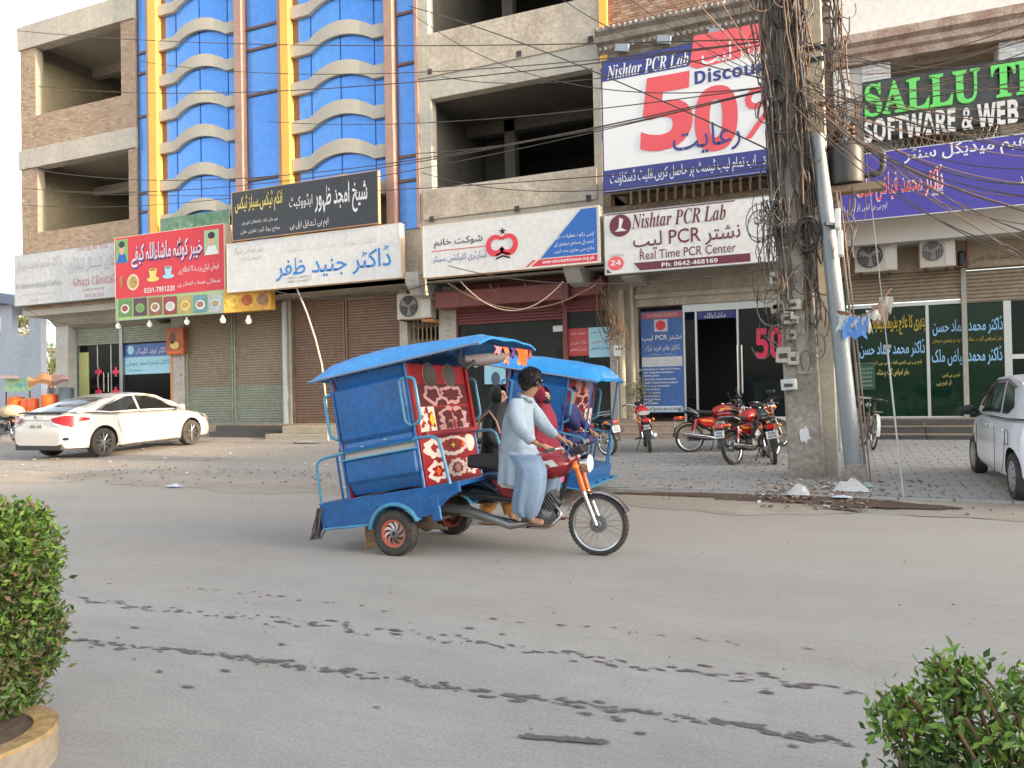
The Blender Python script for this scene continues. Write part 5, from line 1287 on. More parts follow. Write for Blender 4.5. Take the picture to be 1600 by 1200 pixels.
def motorcycle_parts(t, dx, tank=tank_red, rear=True, plate_m=None, stripe=stripe_m, seat=True, mirrors=True, side=tank_red, rail=True, seatcover=None):
    def fin(mb, name, mat, par=t, **k):
        o = mb.build(name, mat, par, **k); o.location.x += dx; return o
    R = .29
    wf = wheel(t, .6, R, R, .06, dx); MB().lathe([(.0, -.03), (.075, -.032), (.08, -.01), (.08, .02), (.0, .03)], (.6, 0, R), axis='Y', n=20).build('brake_drum', engm, wf, smooth=True)
    if rear:
        wr = wheel(t, -.6, R, R, .07, dx)
        fin(MB().tube([(-.6, -.07, R), (-.25, -.08, R + .02), (-.05, -.08, R + .05)], .016, 8), 'swing_arm', black)
        fin(MB().box(-.62, -.08, .055, .075, R - .05, R + .06), 'chain_cover', chrome if tank is tank_blk else black, bevel=.01)
        for sy in (-.1, .1):
            s_ = MB(); s_.tube([(-.56, sy, R), (-.47, sy, .66)], .016, 8); fin(s_, 'shock_absorber', chrome)
            c = MB(); c.tube([(-.525, sy, .44), (-.475, sy, .64)], .026, 8); fin(c, 'shock_cover', side)
        f = MB(); rows = []
        for k in range(11):
            a = R_(30 + 140 * k / 10); rr = R + .05
            rows.append([(-.6 + rr * math.cos(a), yy, R + (rr + (.0 if abs(yy) < .04 else -.02)) * math.sin(a)) for yy in (-.06, -.035, 0, .035, .06)])
        fin(f.grid(rows), 'rear_fender', black, smooth='all')
        fin(MB().obox((-.9, 0, .42), (.015, .13, .2), (0, .25, 0)), 'mud_flap', rubber)
    # main frame
    fr_ = MB(); fr_.tube(arc([(.33, 0, .86), (.27, 0, .62), (.15, 0, .3), (-.05, 0, .28), (-.2, 0, .34)], .08), .02, 8); fr_.tube([(.3, 0, .8), (-.1, 0, .72), (-.55, 0, .7)], .022, 8)
    fr_.tube([(-.12, 0, .7), (-.14, 0, .34)], .02, 8); fr_.tube([(-.1, .07, .4), (-.6, .08, .68)], .014, 6); fr_.tube([(-.1, -.07, .4), (-.6, -.08, .68)], .014, 6)
    fin(fr_, 'frame', black, smooth=True)
    e = MB(); e.ell((.02, 0, .36), (.17, .11, .12), 14, 8); e.box(-.14, .08, -.12, .12, .28, .42); e.tube([(.06, 0, .42), (.2, 0, .5)], .05, 12)
    fin(e, 'engine', engm, smooth=True)
    c = MB()
    for k in range(7): p_ = Vector((.07, 0, .44)).lerp(Vector((.2, 0, .54)), k / 6); c.obox(p_, (.012, .17, .15), (0, -R_(38), 0))
    fin(c, 'cylinder_fins', steel)
    ex = MB(); ex.tube(arc([(.19, -.05, .47), (.28, -.08, .38), (.15, -.13, .25), (-.1, -.14, .26)], .07), .017, 10); ex.tube([(-.1, -.14, .26), (-.2, -.145, .28), (-.75, -.15, .37)], [.02, .04, .042], 12)
    fin(ex, 'exhaust', chrome, smooth=True)
    # tank
    tk = MB(); rows = []
    for x, z0, z1, w in ((-.12, .76, .84, .06), (-.08, .72, .9, .1), (.02, .7, .95, .125), (.14, .7, .97, .135), (.25, .72, .95, .12), (.32, .76, .9, .08), (.345, .8, .86, .04)):
        rows.append([(x, w * math.cos(a) * (1 if math.sin(a) > -.2 else .9), (z0 + z1) / 2 + (z1 - z0) / 2 * math.sin(a)) for a in [2 * PI * k / 16 for k in range(16)]])
    tk.grid(rows, close=True); tk.flat(rows[0]); tk.flat(rows[-1]); tko = fin(tk, 'fuel_tank', tank, smooth=True)
    for sg in (-1, 1):
        s_ = MB(); s_.flat([(-.02, sg * .132, .8), (.26, sg * .128, .84), (.2, sg * .134, .9), (.05, sg * .131, .87)]); s_.build('stripe', stripe, tko, fix=False)
        s_ = MB(); s_.flat([(.0, sg * .135, .79), (.1, sg * .139, .8), (.16, sg * .139, .86), (.12, sg * .139, .84)]); s_.build('stripe', stripe_g if stripe is stripe_w else stripe_p, tko, fix=False)
    MB().lathe([(.03, .968), (.03, .985), (.0, .985)], (.12, 0, 0), n=12).build('filler_cap', chrome, tko)
    for sg in (-1, 1):
        s_ = MB(); s_.prism([(-.32, .52), (-.1, .5), (-.06, .64), (-.12, .7), (-.45, .68)], sg * .085, sg * .105); so = fin(s_, 'side_cover', side, bevel=.008)
        MB().flat([(-.34, sg * .108, .62), (-.12, sg * .108, .6), (-.14, sg * .108, .64), (-.38, sg * .108, .66)]).build('stripe', stripe, so, fix=False)
    if seat:
        st_ = MB(); rows = []
        for x, z, w, h in ((-.1, .8, .09, .03), (-.05, .81, .1, .05), (-.2, .8, .12, .05), (-.4, .81, .13, .055), (-.58, .83, .13, .055), (-.66, .84, .11, .04)):
            rows.append([(x, w * math.cos(a), z + h * math.sin(a)) for a in [2 * PI * k / 14 for k in range(14)]])
        rows = [rows[0]] + rows[2:]
        st_.grid(rows, close=True); st_.flat(rows[0]); st_.flat(rows[-1]); fin(st_, 'seat', seatcover or seatm, smooth=True)
    if rear:
        if rail:
            rl = MB(); 
            for zz in (.84, .9): rl.tube(arc([(-.42, -.15, .76), (-.6, -.14, zz), (-.78, -.09, zz + .02), (-.78, .09, zz + .02), (-.6, .14, zz), (-.42, .15, .76)], .07), .009, 6)
            fin(rl, 'grab_rail', chrome, smooth=True)
        fin(MB().box(-.86, -.66, -.07, .07, .68, .74), 'tail_cowl', side, bevel=.015)
        fin(MB().obox((-.87, 0, .7), (.05, .13, .08), (0, .3, 0)), 'tail_light', lampred, bevel=.012)
        pm_ = MB(); pm_.obox((-.9, 0, .56), (.01, .2, .13), (0, .2, 0)); po = fin(pm_, 'number_plate', plate_m or white)
        text_at('DGK', -.06, .06, .57, .61, 0, blk if (plate_m or white) is white else wl_, po, st='sb', place=lambda a, b: (-.909 + .0 * a - (b - .56) * -.2, -a, b))
        text_at('5078', -.07, .07, .515, .555, 0, blk if (plate_m or white) is white else wl_, po, st='sb', place=lambda a, b: (-.909 - (b - .56) * -.2, -a, b))
        for sg in (-1, 1):
            ind = MB(); ind.tube([(-.8, sg * .05, .7), (-.8, sg * .13, .7)], .008, 6); ind.ell((-.8, sg * .16, .7), (.035, .03, .03), 10, 6); fin(ind, 'indicator', lampor, smooth=True)
    # fork, fender, lamp, bars
    for sg in (-1, 1):
        fin(MB().tube([(.6, sg * .07, R), (.475, sg * .07, .62)], .022, 10), 'fork_leg', chrome, smooth=True)
        fin(MB().tube([(.485, sg * .07, .6), (.4, sg * .07, .88)], .026, 10), 'fork_cover', M('fork_orange', (.6, .13, .02), .35) if tank is not tank_blk else side, smooth=True)
    f = MB(); rows = []
    for k in range(13):
        a = R_(25 + 135 * k / 12); rr = R + .035
        rows.append([(.6 + rr * math.cos(a), yy, R + (rr - abs(yy) * .5) * math.sin(a)) for yy in (-.055, -.03, 0, .03, .055)])
    fin(f.grid(rows), 'front_fender', chrome, smooth='all')
    fin(MB().lathe([(.0, .0), (.06, .01), (.085, .06), (.09, .11)], (.42, 0, .86), axis='X', n=18), 'headlight_shell', chrome if tank is not tank_blk else black, smooth=True)
    fin(MB().lathe([(.088, .11), (.06, .13), (0, .138)], (.42, 0, .86), axis='X', n=18), 'headlight', M('lamp_glass', (.7, .7, .68), .08), smooth=True)
    fin(MB().obox((.44, 0, .99), (.1, .2, .07), (0, -.5, 0)), 'speedometer', black, bevel=.015)
    hb_ = MB(); hb_.tube(arc([(.24, -.36, 1.0), (.33, -.25, 1.02), (.37, -.1, .95), (.38, 0, .92), (.37, .1, .95), (.33, .25, 1.02), (.24, .36, 1.0)], .06), .011, 8); fin(hb_, 'handlebar', chrome, smooth=True)
    for sg in (-1, 1):
        fin(MB().tube([(.29, sg * .3, 1.013), (.23, sg * .375, .998)], .017, 8), 'grip', rubber)
        fin(MB().tube([(.35, sg * .26, 1.02), (.32, sg * .38, 1.01)], .005, 5), 'lever', chrome)
        ind = MB(); ind.ell((.44, sg * .16, .84), (.035, .03, .03), 10, 6); ind.tube([(.42, sg * .05, .84), (.44, sg * .15, .84)], .008, 6); fin(ind, 'indicator', lampor, smooth=True)
        if mirrors:
            mr_ = MB(); mr_.tube([(.33, sg * .24, 1.02), (.36, sg * .27, 1.14), (.34, sg * .3, 1.19)], .005, 5); mr_.ell((.33, sg * .31, 1.22), (.012, .055, .04), 12, 6); fin(mr_, 'mirror', black, smooth=True)
    pg = MB(); pg.tube([(-.02, -.25, .27), (-.02, .25, .27)], .011, 6)
    if rear: pg.tube([(-.3, -.22, .32), (-.3, .22, .32)], .009, 6)
    fin(pg, 'footrest', rubber)
    if rear: fin(MB().tube([(-.08, .12, .26), (-.12, .26, .02), (-.1, .27, .01)], .01, 6), 'side_stand', black)
def motorcycle(label, rear_px, ang, lean=0, scale=1., zfix=0, **k):
    p = onG(*rear_px)
    t = thing('motorcycle', label, 'motorcycle', (0, 0, 0), 0, 'motorcycles parked on the forecourt')
    motorcycle_parts(t, 0, **k)
    t.rotation_euler = (R_(lean), 0, R_(ang)); t.scale = (scale,) * 3
    d = Vector((math.cos(R_(ang)), math.sin(R_(ang)), 0)) * .6 * scale
    t.location = (p.x + d.x, p.y + d.y, gz(p.y) + .024)
    t.rotation_euler = (Matrix.Rotation(R_(ang), 3, 'Z') @ Matrix.Rotation(-math.atan2(.26, 8) * math.sin(R_(ang)), 3, 'Y') @ Matrix.Rotation(R_(lean), 3, 'X')).to_euler()
    return t
motorcycle('red motorcycle with a whitish seat cover seen from behind, parked alone at the blue poster', (1016, 708), 108, -8, plate_m=blk, seatcover=M('seat_cover_white', (.5, .46, .42), .7), mirrors=False, rail=False)
motorcycle('red motorcycle with orange tank stripe parked side on in front of the dark lab door', (1079, 708), 22, -8)
motorcycle('red motorcycle with chrome rail, its wheel nearer the road than the side on one', (1148, 727), 62, -8, stripe=stripe_m)
motorcycle('maroon motorcycle standing furthest back behind the other bikes by the glass door', (1150, 706), 48, -8, tank=tank_maroon, side=tank_maroon, mirrors=False)
motorcycle('black motorcycle with white number plate parked closest to the concrete pole', (1210, 727), 104, -8, tank=tank_blk, side=tank_blk)
motorcycle('dark motorcycle half hidden behind the parked blue rickshaw, its rear wheel showing', (950, 713), 150, -6, tank=tank_blk, side=tank_blk, mirrors=False)
t = motorcycle('dusty black motorcycle at the far left edge beside the drink stall', (26, 692), 175, -4, tank=tank_blk, side=tank_blk, mirrors=False, rail=False)
p = t.location
sk = thing('sack', 'beige cloth sack tied over the seat of the motorcycle at the left edge', 'sack', (p.x, p.y, p.z + .8))
MB().ell((.32, 0, .17), (.48, .3, .24), 16, 10).build('bag', M('sack_cloth', (.55, .44, .3), .9, nz=(5, .4), bump=(9, .6)), sk, smooth='all')
MB().tube([(.3, -.31, .15), (.3, -.2, .36), (.3, .1, .42), (.3, .3, .2)], .012, 5).build('rope', wire, sk)

# ================================================================== bicycles
def bicycle(label, px_, ang, col):
    p = onG(*px_)
    t = thing('bicycle', label, 'bicycle', (p.x, p.y, gz(p.y) + .02), 0, 'bicycles leaning by the poles')
    for x in (-.52, .52):
        wheel(t, x, .34, .34, .035, rimm=steel)
    f = MB(); f.tube([(-.52, 0, .34), (-.1, 0, .32), (.33, 0, .82), (-.22, 0, .85), (-.52, 0, .34)], .014, 6); f.tube([(-.1, 0, .32), (-.25, 0, .95)], .014, 6); f.build('frame', col, t)
    MB().tube([(.52, 0, .34), (.47, 0, .5), (.34, 0, .82), (.31, 0, .98)], .013, 6).build('fork', col, t)
    MB().tube(arc([(.12, -.28, .98), (.28, -.22, 1.0), (.31, 0, .99), (.28, .22, 1.0), (.12, .28, .98)], .06), .012, 6).build('handlebar', chrome, t)
    s_ = MB(); s_.ell((-.27, 0, .98), (.14, .09, .035), 12, 6); s_.build('saddle', seatm, t, smooth=True)
    for x in (-.52, .52):
        rows = [[(x + .37 * math.cos(R_(a)), yy, .34 + .37 * math.sin(R_(a))) for yy in (-.03, 0, .03)] for a in range(20, 190, 14)]
        MB().grid(rows).build('mudguard', col if x > 0 else whitep, t, smooth='all')
    MB().lathe([(.09, -.01), (.095, 0), (.09, .01)], (-.1, 0, .32), axis='Y', n=18, closed=True).build('chainwheel', steel, t)
    c = MB(); c.box(-.72, -.35, -.07, .07, .74, .76); c.tube([(-.7, .06, .75), (-.54, .04, .36)], .006, 4); c.build('carrier', steel, t)
    MB().lathe([(0, 0), (.05, .02), (.055, .08)], (.42, 0, .86), axis='X', n=14).build('lamp', chrome, t, smooth=True)
    t.rotation_euler = (R_(7), 0, R_(ang)); return t
bicycle('old bicycle parked left of the leaning steel pole, facing the shops', (1308, 700), 78, M('bike_black', (.05, .05, .045), .6, nz=(8, .5)))
bicycle('old bicycle with white mudguard tip parked right of the leaning steel pole', (1356, 702), 98, M('bike_brown', (.1, .07, .05), .6, nz=(8, .5)))
bicycle('rusty bicycle standing behind the pair, mostly hidden by the leaning steel pole', (1336, 694), 85, M('bike_brown', (.1, .07, .05), .6))
# ================================================================== cycle rickshaws with motorcycle front
rblue = M('rickshaw_blue', (.007, .11, .34), .4, nz=(2.2, .7), col2=(.02, .085, .22), coat=.3)
rblue_l = M('rickshaw_light_blue', (.06, .28, .43), .4, coat=.3, nz=(7, .6), col2=(.05, .14, .24))
roofblue = M('canopy_blue', (.02, .26, .62), .42, nz=(2.5, .5), col2=(.012, .17, .45), bump=(6, .6), coat=.2)
dmar = M('decor_maroon', (.085, .006, .008), .35); dred = M('decor_red', (.3, .012, .012), .35); dcream = M('decor_cream', (.75, .6, .5), .35); dpink = M('decor_dusty_pink', (.5, .27, .25), .35)
dor = M('decor_orange', (.8, .12, .01), .35); dyel = M('decor_yellow', (.85, .5, .02), .35)
TC, TS = math.cos(R_(9.5)), math.sin(R_(9.5))
def BB(a, y, b): return (a * TC - b * TS, y, .22 + a * TS + b * TC)
def tilt(mb):
    mb.v = [BB(*v) for v in mb.v]; return mb
def wavy(cx, cz, rx, rz, n_l, amp, seed, n=44):
    q = random.Random(seed); ph = q.uniform(0, 6)
    f = lambda t: 1 + amp * (.62 * math.cos(n_l * t + ph) + .38 * math.cos((2 * n_l - 3) * t + ph * 2) + .3 * math.cos(3 * t + ph * 3))
    return [(cx + rx * f(t) * math.cos(t), cz + rz * f(t) * math.sin(t)) for t in [2 * PI * k / n for k in range(n)]]
def decor(t, a0, sgn, yy=.58):
    """ornamental face of the seat box; (s, b) runs across and up"""
    pan = tilt(MB().box(a0 - .015, a0 + .015, -yy, yy, .39, 1.58)).build('seat_back_panel', dred, t, bevel=.004)
    def put(polys, mat, d, name='ornament'):
        m = MB()
        for pl_ in polys: m.flat([(a0 + sgn * (.0165 + d), s, b) for s, b in pl_])
        tilt(m).build(name, mat, pan, fix=False)
    def rect(s0, s1, b0, b1): return [(s0, b0), (s1, b0), (s1, b1), (s0, b1)]
    put([rect(-yy + .02, yy - .02, .87, 1.14), rect(-yy + .02, yy - .02, 1.16, 1.38)], dmar, .001, 'dark_field')
    cl = []
    # top row: two speakers
    for s in (-.2, .22):
        m = MB(); m.lathe([(.115, .0), (.12, .012), (.1, .02), (.06, .008), (.0, .012)], (a0 + sgn * .018, s, 1.47), axis='X', n=22); tilt(m).build('speaker', M('speaker_grey', (.08, .07, .06), .6), pan, smooth=True)
        put([wavy(s, 1.47, .135, .125, 8, .04, 1)], dpink, .0012, 'speaker_ring')
    # second row clouds
    put([wavy(-.2, 1.27, .17, .1, 5, .18, 3), wavy(.2, 1.27, .24, .1, 7, .16, 4)], dpink, .002)
    put([wavy(-.2, 1.27, .12, .062, 5, .22, 3), wavy(.2, 1.27, .19, .062, 7, .22, 4)], dmar, .004)
    # third row butterfly motif and light square
    put([wavy(.17, 1.03, .3, .12, 8, .13, 5), wavy(.17, .94, .33, .055, 9, .12, 6)], dpink, .002)
    put([wavy(.05, 1.05, .1, .06, 4, .3, 7), wavy(.29, 1.05, .1, .06, 4, .3, 8), wavy(.05, .95, .07, .035, 4, .3, 9), wavy(.29, .95, .07, .035, 4, .3, 9)], dmar, .004)
    put([[(.17, .9), (.21, .96), (.17, 1.03), (.13, .96)], [(.17, 1.06), (.21, 1.09), (.17, 1.13), (.13, 1.09)]], dred, .006)
    put([rect(-yy + .03, -.22, .89, 1.15)], dcream, .004); put([wavy(-.38, 1.02, .12, .1, 6, .35, 11)], dred, .006)
    put([[(-.3, .95), (-.24, 1.02), (-.3, 1.09), (-.35, 1.02)]], dyel, .008); put([wavy(-.42, 1.04, .05, .05, 5, .3, 4), wavy(-.42, .95, .05, .03, 5, .3, 4)], dcream, .008)
    # seat front, two rows
    put([wavy(-.32, .74, .22, .1, 7, .14, 21), wavy(.44, .75, .11, .09, 3, .05, 22), wavy(.05, .74, .32, .1, 12, .08, 23)], dcream, .002)
    put([wavy(.05, .745, .24, .068, 12, .1, 23), wavy(-.34, .74, .06, .04, 4, .3, 2)], dred, .004)
    put([[(.05 + (.11 if k % 2 == 0 else .05) * math.cos(k * PI / 8), .745 + (.07 if k % 2 == 0 else .03) * math.sin(k * PI / 8)) for k in range(16)]], dmar, .006)
    put([[(.05 + (.06 if k % 2 == 0 else .025) * math.cos(k * PI / 4), .745 + (.04 if k % 2 == 0 else .014) * math.sin(k * PI / 4)) for k in range(8)]], dyel, .008)
    put([[(-.2, .7), (-.16, .74), (-.2, .78), (-.24, .74)], [(.28, .7), (.32, .74), (.28, .78), (.24, .74)]], dor, .006)
    put([wavy(-.33, .51, .2, .095, 7, .2, 31), wavy(.08, .51, .2, .09, 9, .14, 32), wavy(.4, .51, .15, .09, 7, .2, 33)], dcream, .002)
    put([wavy(-.33, .51, .11, .055, 5, .3, 31), wavy(.08, .51, .12, .055, 9, .2, 32), wavy(.4, .51, .08, .05, 5, .3, 33)], dred, .004)
    put([[(-.33, .46), (-.28, .51), (-.33, .56), (-.38, .51)], [(.4, .47), (.44, .51), (.4, .55), (.36, .51)]], dor, .006); put([wavy(.08, .51, .06, .04, 6, .2, 3)], dpink, .006)
    put([rect(-yy, yy, .855, .872), rect(-yy, yy, .39, .405)], dred, .009, 'trim')
    return pan
def rickshaw(label, rear, roof_rear, roof_front, front_len):
    t = thing('rickshaw', label, 'rickshaw', (0, 0, 0), 0, 'blue motorcycle rickshaws')
    hw = .62
    # side skirts with wheel arch
    for sg in (-1, 1):
        out = [(-.48 - rear, .2), (-.48 - rear, .39), (front_len + .36, .39), (front_len + .36, .3), (.62, .26), (.4, .12), (.27, .11)]
        cx, cz, rr = -.02, -.01, .27
        arcp = [(cx + rr * math.cos(R_(a)), cz + rr * math.sin(R_(a)) + .0) for a in range(28, 165, 9)]
        out += arcp + [(-.3, .1), (-.46 - rear * .95, .13)]
        y0, y1 = (-hw, -hw + .03) if sg < 0 else (hw - .03, hw)
        tilt(MB().prism(out, y0, y1)).build('side_skirt', rblue, t, bevel=.004)
        rows = [[(cx + (rr + d) * math.cos(R_(a)), sg * (hw + e), cz + (rr + d) * math.sin(R_(a))) for d, e in ((.0, -.1), (.0, .035), (.03, .03), (.035, .0))] for a in range(20, 172, 8)]
        tilt(MB().grid(rows)).build('wheel_arch', rblue_l, t, smooth='all')
        tilt(MB().tube([(-.48 - rear, sg * (hw + .005), .13), (-.3, sg * (hw + .005), .11)], .014, 6)).build('skirt_edge', rblue_l, t)
        # side panels of the seat box, pressed with a raised field
        x0, x1 = -.48, .36
        y = sg * hw
        def panel(b0, b1, step):
            rows = []; prof = [(0, .03), (.04, .0), (.1, -.01), (.16, .02), (.82, .03), (.88, -.03), (.94, -.02), (1, 0)] if step else [(0, -.05), (.3, .0), (.4, .03), (.5, .03), (.96, .02), (1, .045)]
            for tt, d in prof: rows.append([(x0, y - sg * .03 + sg * d, b0 + (b1 - b0) * tt), (x0 + .03, y + sg * d, b0 + (b1 - b0) * tt), (x1 - .03, y + sg * d, b0 + (b1 - b0) * tt), (x1, y - sg * .03 + sg * d, b0 + (b1 - b0) * tt)])
            return rows
        tilt(MB().grid(panel(.85, 1.58, True))).build('side_panel', rblue, t, fix=False)
        tilt(MB().grid(panel(.41, .76, False))).build('side_panel', rblue, t, fix=False)
        tilt(MB().box(x0, x1, y - sg * .02, y - sg * .04, .76, .84)).build('side_rail', M('off_white_strip', (.5, .48, .45), .5), t)
        for bz in (.765, .845): tilt(MB().tube([(x0 - .03, y + sg * .012, bz), (x1 + .03, y + sg * .012, bz)], .013, 6)).build('side_bar', rblue_l, t, smooth=True)
        for k in (.3, .62): tilt(MB().ell((x0 + (x1 - x0) * k, y + sg * .03, .9 if k > .5 else .87), (.018, .006, .009), 8, 5)).build('knob', chrome, t)
        # posts and handles
        for a in (x0 - .01, x1 + .01): tilt(MB().tube([(a, y, .38), (a, y, 1.62)], .017, 8)).build('post', rblue, t, smooth=True)
        for a, da in ((x1 + .0, -.06), (x1 + .03, .08), (x0 - .02, -.08)):
            tilt(MB().tube(arc([(a, y + sg * .02, 1.44), (a + da, y + sg * .03, 1.42), (a + da, y + sg * .03, 1.02), (a, y + sg * .02, .98)], .05), .016, 8)).build('grab_handle', rblue_l, t, smooth=True)
        tilt(MB().tube(arc([(x1, y + sg * .01, .86), (x1 + .26, y + sg * .02, .84), (x1 + .3, y + sg * .02, .38)], .1), .016, 8)).build('arm_rail', rblue_l, t, smooth=True)
        tilt(MB().tube(arc([(x0, y + sg * .01, .84), (x0 - rear * .9, y + sg * .02, .82), (x0 - rear * .92, y + sg * .02, .38)], .1), .015, 8)).build('arm_rail', rblue_l, t, smooth=True)
        tilt(MB().tube([(x0 - .08, y + sg * .0, .38), (x0 - .08, y, .84)], .013, 8)).build('post', rblue, t)
        tilt(MB().box(x1 + .012, x1 + .05, y - sg * .05, y + sg * .005, .86, 1.58)).build('corner_strip', dred, t)
        # wheel
        m = MB(); r, w = .215, .13
        wy = sg * (hw - .03)
        m.lathe([(.02, -.05), (.05, -.045), (.05, .045), (.02, .05)], (-.03, wy, r), axis='Y', n=14, closed=True); h = m.build('wheel', steel, t, smooth=True)
        ty = MB(); ty.lathe([(r - .085, -w * .38), (r - .05, -w * .5), (r - .015, -w * .46), (r, -w * .3), (r, w * .3), (r - .015, w * .46), (r - .05, w * .5), (r - .085, w * .38)], (-.03, wy, r), axis='Y', n=40, closed=True)
        for k in range(40):
            an = 2 * PI * k / 40
            for s2 in (-1, 1): ty.obox((-.03 + r * math.cos(an), wy + s2 * w * .3, r + r * math.sin(an)), (.012, w * .3, .014), (0, -an, .3 * s2))
        ty.build('tyre', rubber, h, smooth=True)
        rm = MB(); rm.lathe([(r - .09, -w * .36), (r - .08, -w * .44), (r - .1, -w * .4), (r - .12, -w * .15), (r - .12, w * .15), (r - .1, w * .4), (r - .08, w * .44), (r - .09, w * .36)], (-.03, wy, r), axis='Y', n=36, closed=True)
        rm.build('rim', M('rim_orange_red', (.5, .1, .05), .5, nz=(12, .6), col2=(.25, .1, .08)), h, smooth=True)
        cp = MB()
        for k in range(9):
            an = k * 2 * PI / 9; pts = []
            for j in range(6):
                u_ = j / 5; aa = an + u_ * .7; rr_ = .025 + u_ * .085; pts.append((aa, rr_))
            L = [(-.03 + r2 * math.cos(a2 - .18), wy + sg * w * .3, r + r2 * math.sin(a2 - .18)) for a2, r2 in pts]; Rr = [(-.03 + r2 * math.cos(a2 + .18), wy + sg * w * .38, r + r2 * math.sin(a2 + .18)) for a2, r2 in pts]
            cp.grid([L, Rr])
        cp.build('hub_cover', M('hub_silver', (.55, .5, .48), .35, .7, nz=(10, .5), col2=(.35, .12, .1)), h, smooth='all')
        MB().lathe([(.11, -.005), (.11, .005), (0, .005), (0, -.005)], (-.03, wy + sg * w * .22, r), axis='Y', n=24).build('rim_disc', M('rim_dark', (.15, .05, .04), .6), h)
    # decorated faces, floor, seat box top
    decor(t, .37, 1); decor(t, -.49, -1)
    tilt(MB().box(-.48, .36, -hw + .04, hw - .04, .84, .87)).build('bench_board', dmar, t)
    for a, w_ in ((.385, .22), (-.505, -.22)):
        tilt(MB().box(a, a + w_ * .35, -.56, .56, .855, .905)).build('seat_cushion', M('cushion_maroon', (.25, .02, .03), .6), t, bevel=.02)
    tilt(MB().box(-.48 - rear, .36 + front_len, -hw + .03, hw - .03, .35, .385)).build('floor', rblue, t)
    tilt(MB().box(-.5 - rear, -.47 - rear, -hw, hw, .13, .39)).build('rear_board', rblue, t, bevel=.004)
    if roof_rear > .3:
        tilt(MB().box(-.62 - rear, -.501 - rear, -hw - .03, hw + .03, .18, .22)).build('bumper', rblue_l, t, bevel=.01)
        for s in (-.35, .0, .35): tilt(MB().ell((-.6 - rear, s, .235), (.03, .05, .015), 8, 5)).build('bumper_stud', rblue, t)
        for s in (-hw, hw): 
            for k in range(2): tilt(MB().tube([(-.62 - k * .2, s, .38), (-.62 - k * .2, s, 1.6 if k else .8)], .014, 8)).build('post', rblue, t)
    # canopy
    xs = [-.48 - roof_rear, -.48 - roof_rear + .17, -.3, .1, .45, roof_front - .45, roof_front - .15, roof_front]
    cr_ = [.02, .19, .2, .2, .18, .15, .12, .07]; ed = [0, 0.0, .01, .01, .01, .01, .01, 0]
    rows = []; und = []
    for x, c, e in zip(xs, cr_, ed):
        row = []
        for k in range(15):
            s = -1 + 2 * k / 14; y = s * (hw + .07)
            z = 1.6 + e + c * (1 - abs(s) ** 4.5); row.append((x, y, z + .008 * math.sin(5 * x + 9 * s)))
        rows.append(row)
    und = [[(p[0], p[1], p[2] - .02) for p in r_] for r_ in rows]
    m = MB(); m.grid(rows); m.grid([r_[::-1] for r_ in und])
    e1 = [r_[0] for r_ in rows]; e2 = [r_[0] for r_ in und]; m.grid([e1, e2]); m.grid([[r_[-1] for r_ in rows], [r_[-1] for r_ in und]]); m.grid([rows[0], und[0]]); m.grid([rows[-1], und[-1]])
    tilt(m).build('canopy', roofblue, t, smooth=True)
    m = MB(); m.tube([(xs[0], -(hw + .07), 1.6), (xs[3], -(hw + .075), 1.6), (xs[-1], -(hw + .07), 1.6)], .012, 6); m.tube([(xs[0], (hw + .07), 1.6), (xs[3], (hw + .075), 1.6), (xs[-1], (hw + .07), 1.6)], .012, 6); tilt(m).pieces('canopy_rim', M('rim_grey_blue', (.2, .25, .35), .5), t)
    m = MB()
    for x in (-.4, 0, .4, .9): m.tube([(x, -(hw + .05), 1.58), (x, -.3, 1.72), (x, .3, 1.72), (x, hw + .05, 1.58)], .012, 6)
    tilt(m).build('canopy_hoops', rblue, t)
    # running gear
    m = MB(); m.tube([(-.03, -.5, .215), (-.03, .5, .215)], .022, 10); m.ell((-.03, 0, .215), (.09, .09, .09), 12, 8); m.build('axle', M('dirty_brown_steel', (.16, .11, .07), .8, nz=(6, .5)), t, smooth=True)
    for s in (-.4, .4):
        m = MB()
        for k in range(3): m.tube([(-.35 + k * .06, s, .2 + k * .018), (-.03, s, .245 + k * .014), (.42 - k * .06, s, .25 + k * .02)], .012, 6, flat=1.5)
        m.build('leaf_spring', M('dirty_brown_steel', (.16, .11, .07), .8), t)
    m = MB()
    for s in (-.2, .2): m.tube([BB(-.4, s, .3), BB(.5, s, .27), (.95, s * .5, .5), (1.25, s * .3, .55)], .026, 8)
    m.tube([BB(.4, -.5, .25), BB(.4, .5, .25)], .02, 8); m.build('chassis_tube', black, t, smooth=True)
    tilt(MB().box(.37 + front_len * .1, .37 + front_len * .35, -hw - .01, -hw + .02, .06, .3)).build('step_plate', rblue, t, bevel=.01)
    for s in (-.45, .45): MB().box(-.42, -.405, s - .1, s + .1, .03, .3).build('mud_flap', M('flap_brown', (.28, .19, .12), .9, nz=(5, .6)), t)
    return t
r1 = rickshaw('blue motorcycle rickshaw driving right across the road with its cabin tipped back', .36, .23, 1.22, .38)
motorcycle_parts(r1, 1.21, tank=tank_maroon, rear=False, side=tank_maroon, stripe=stripe_w, mirrors=False)
m = MB(); m.tube([(1.2, -.17, .3), (1.0, -.2, .27), (.55, -.2, .4), (-.05, -.2, .42)], [.02, .04, .045, .03], 12); m.build('silencer', M('silencer_grey', (.3, .29, .28), .4, .8, nz=(6, .3)), r1, smooth=True)
m = MB(); m.box(.5, .98, -.13, .13, .8, .93); m.build('driver_seat', seatm, r1, bevel=.03)
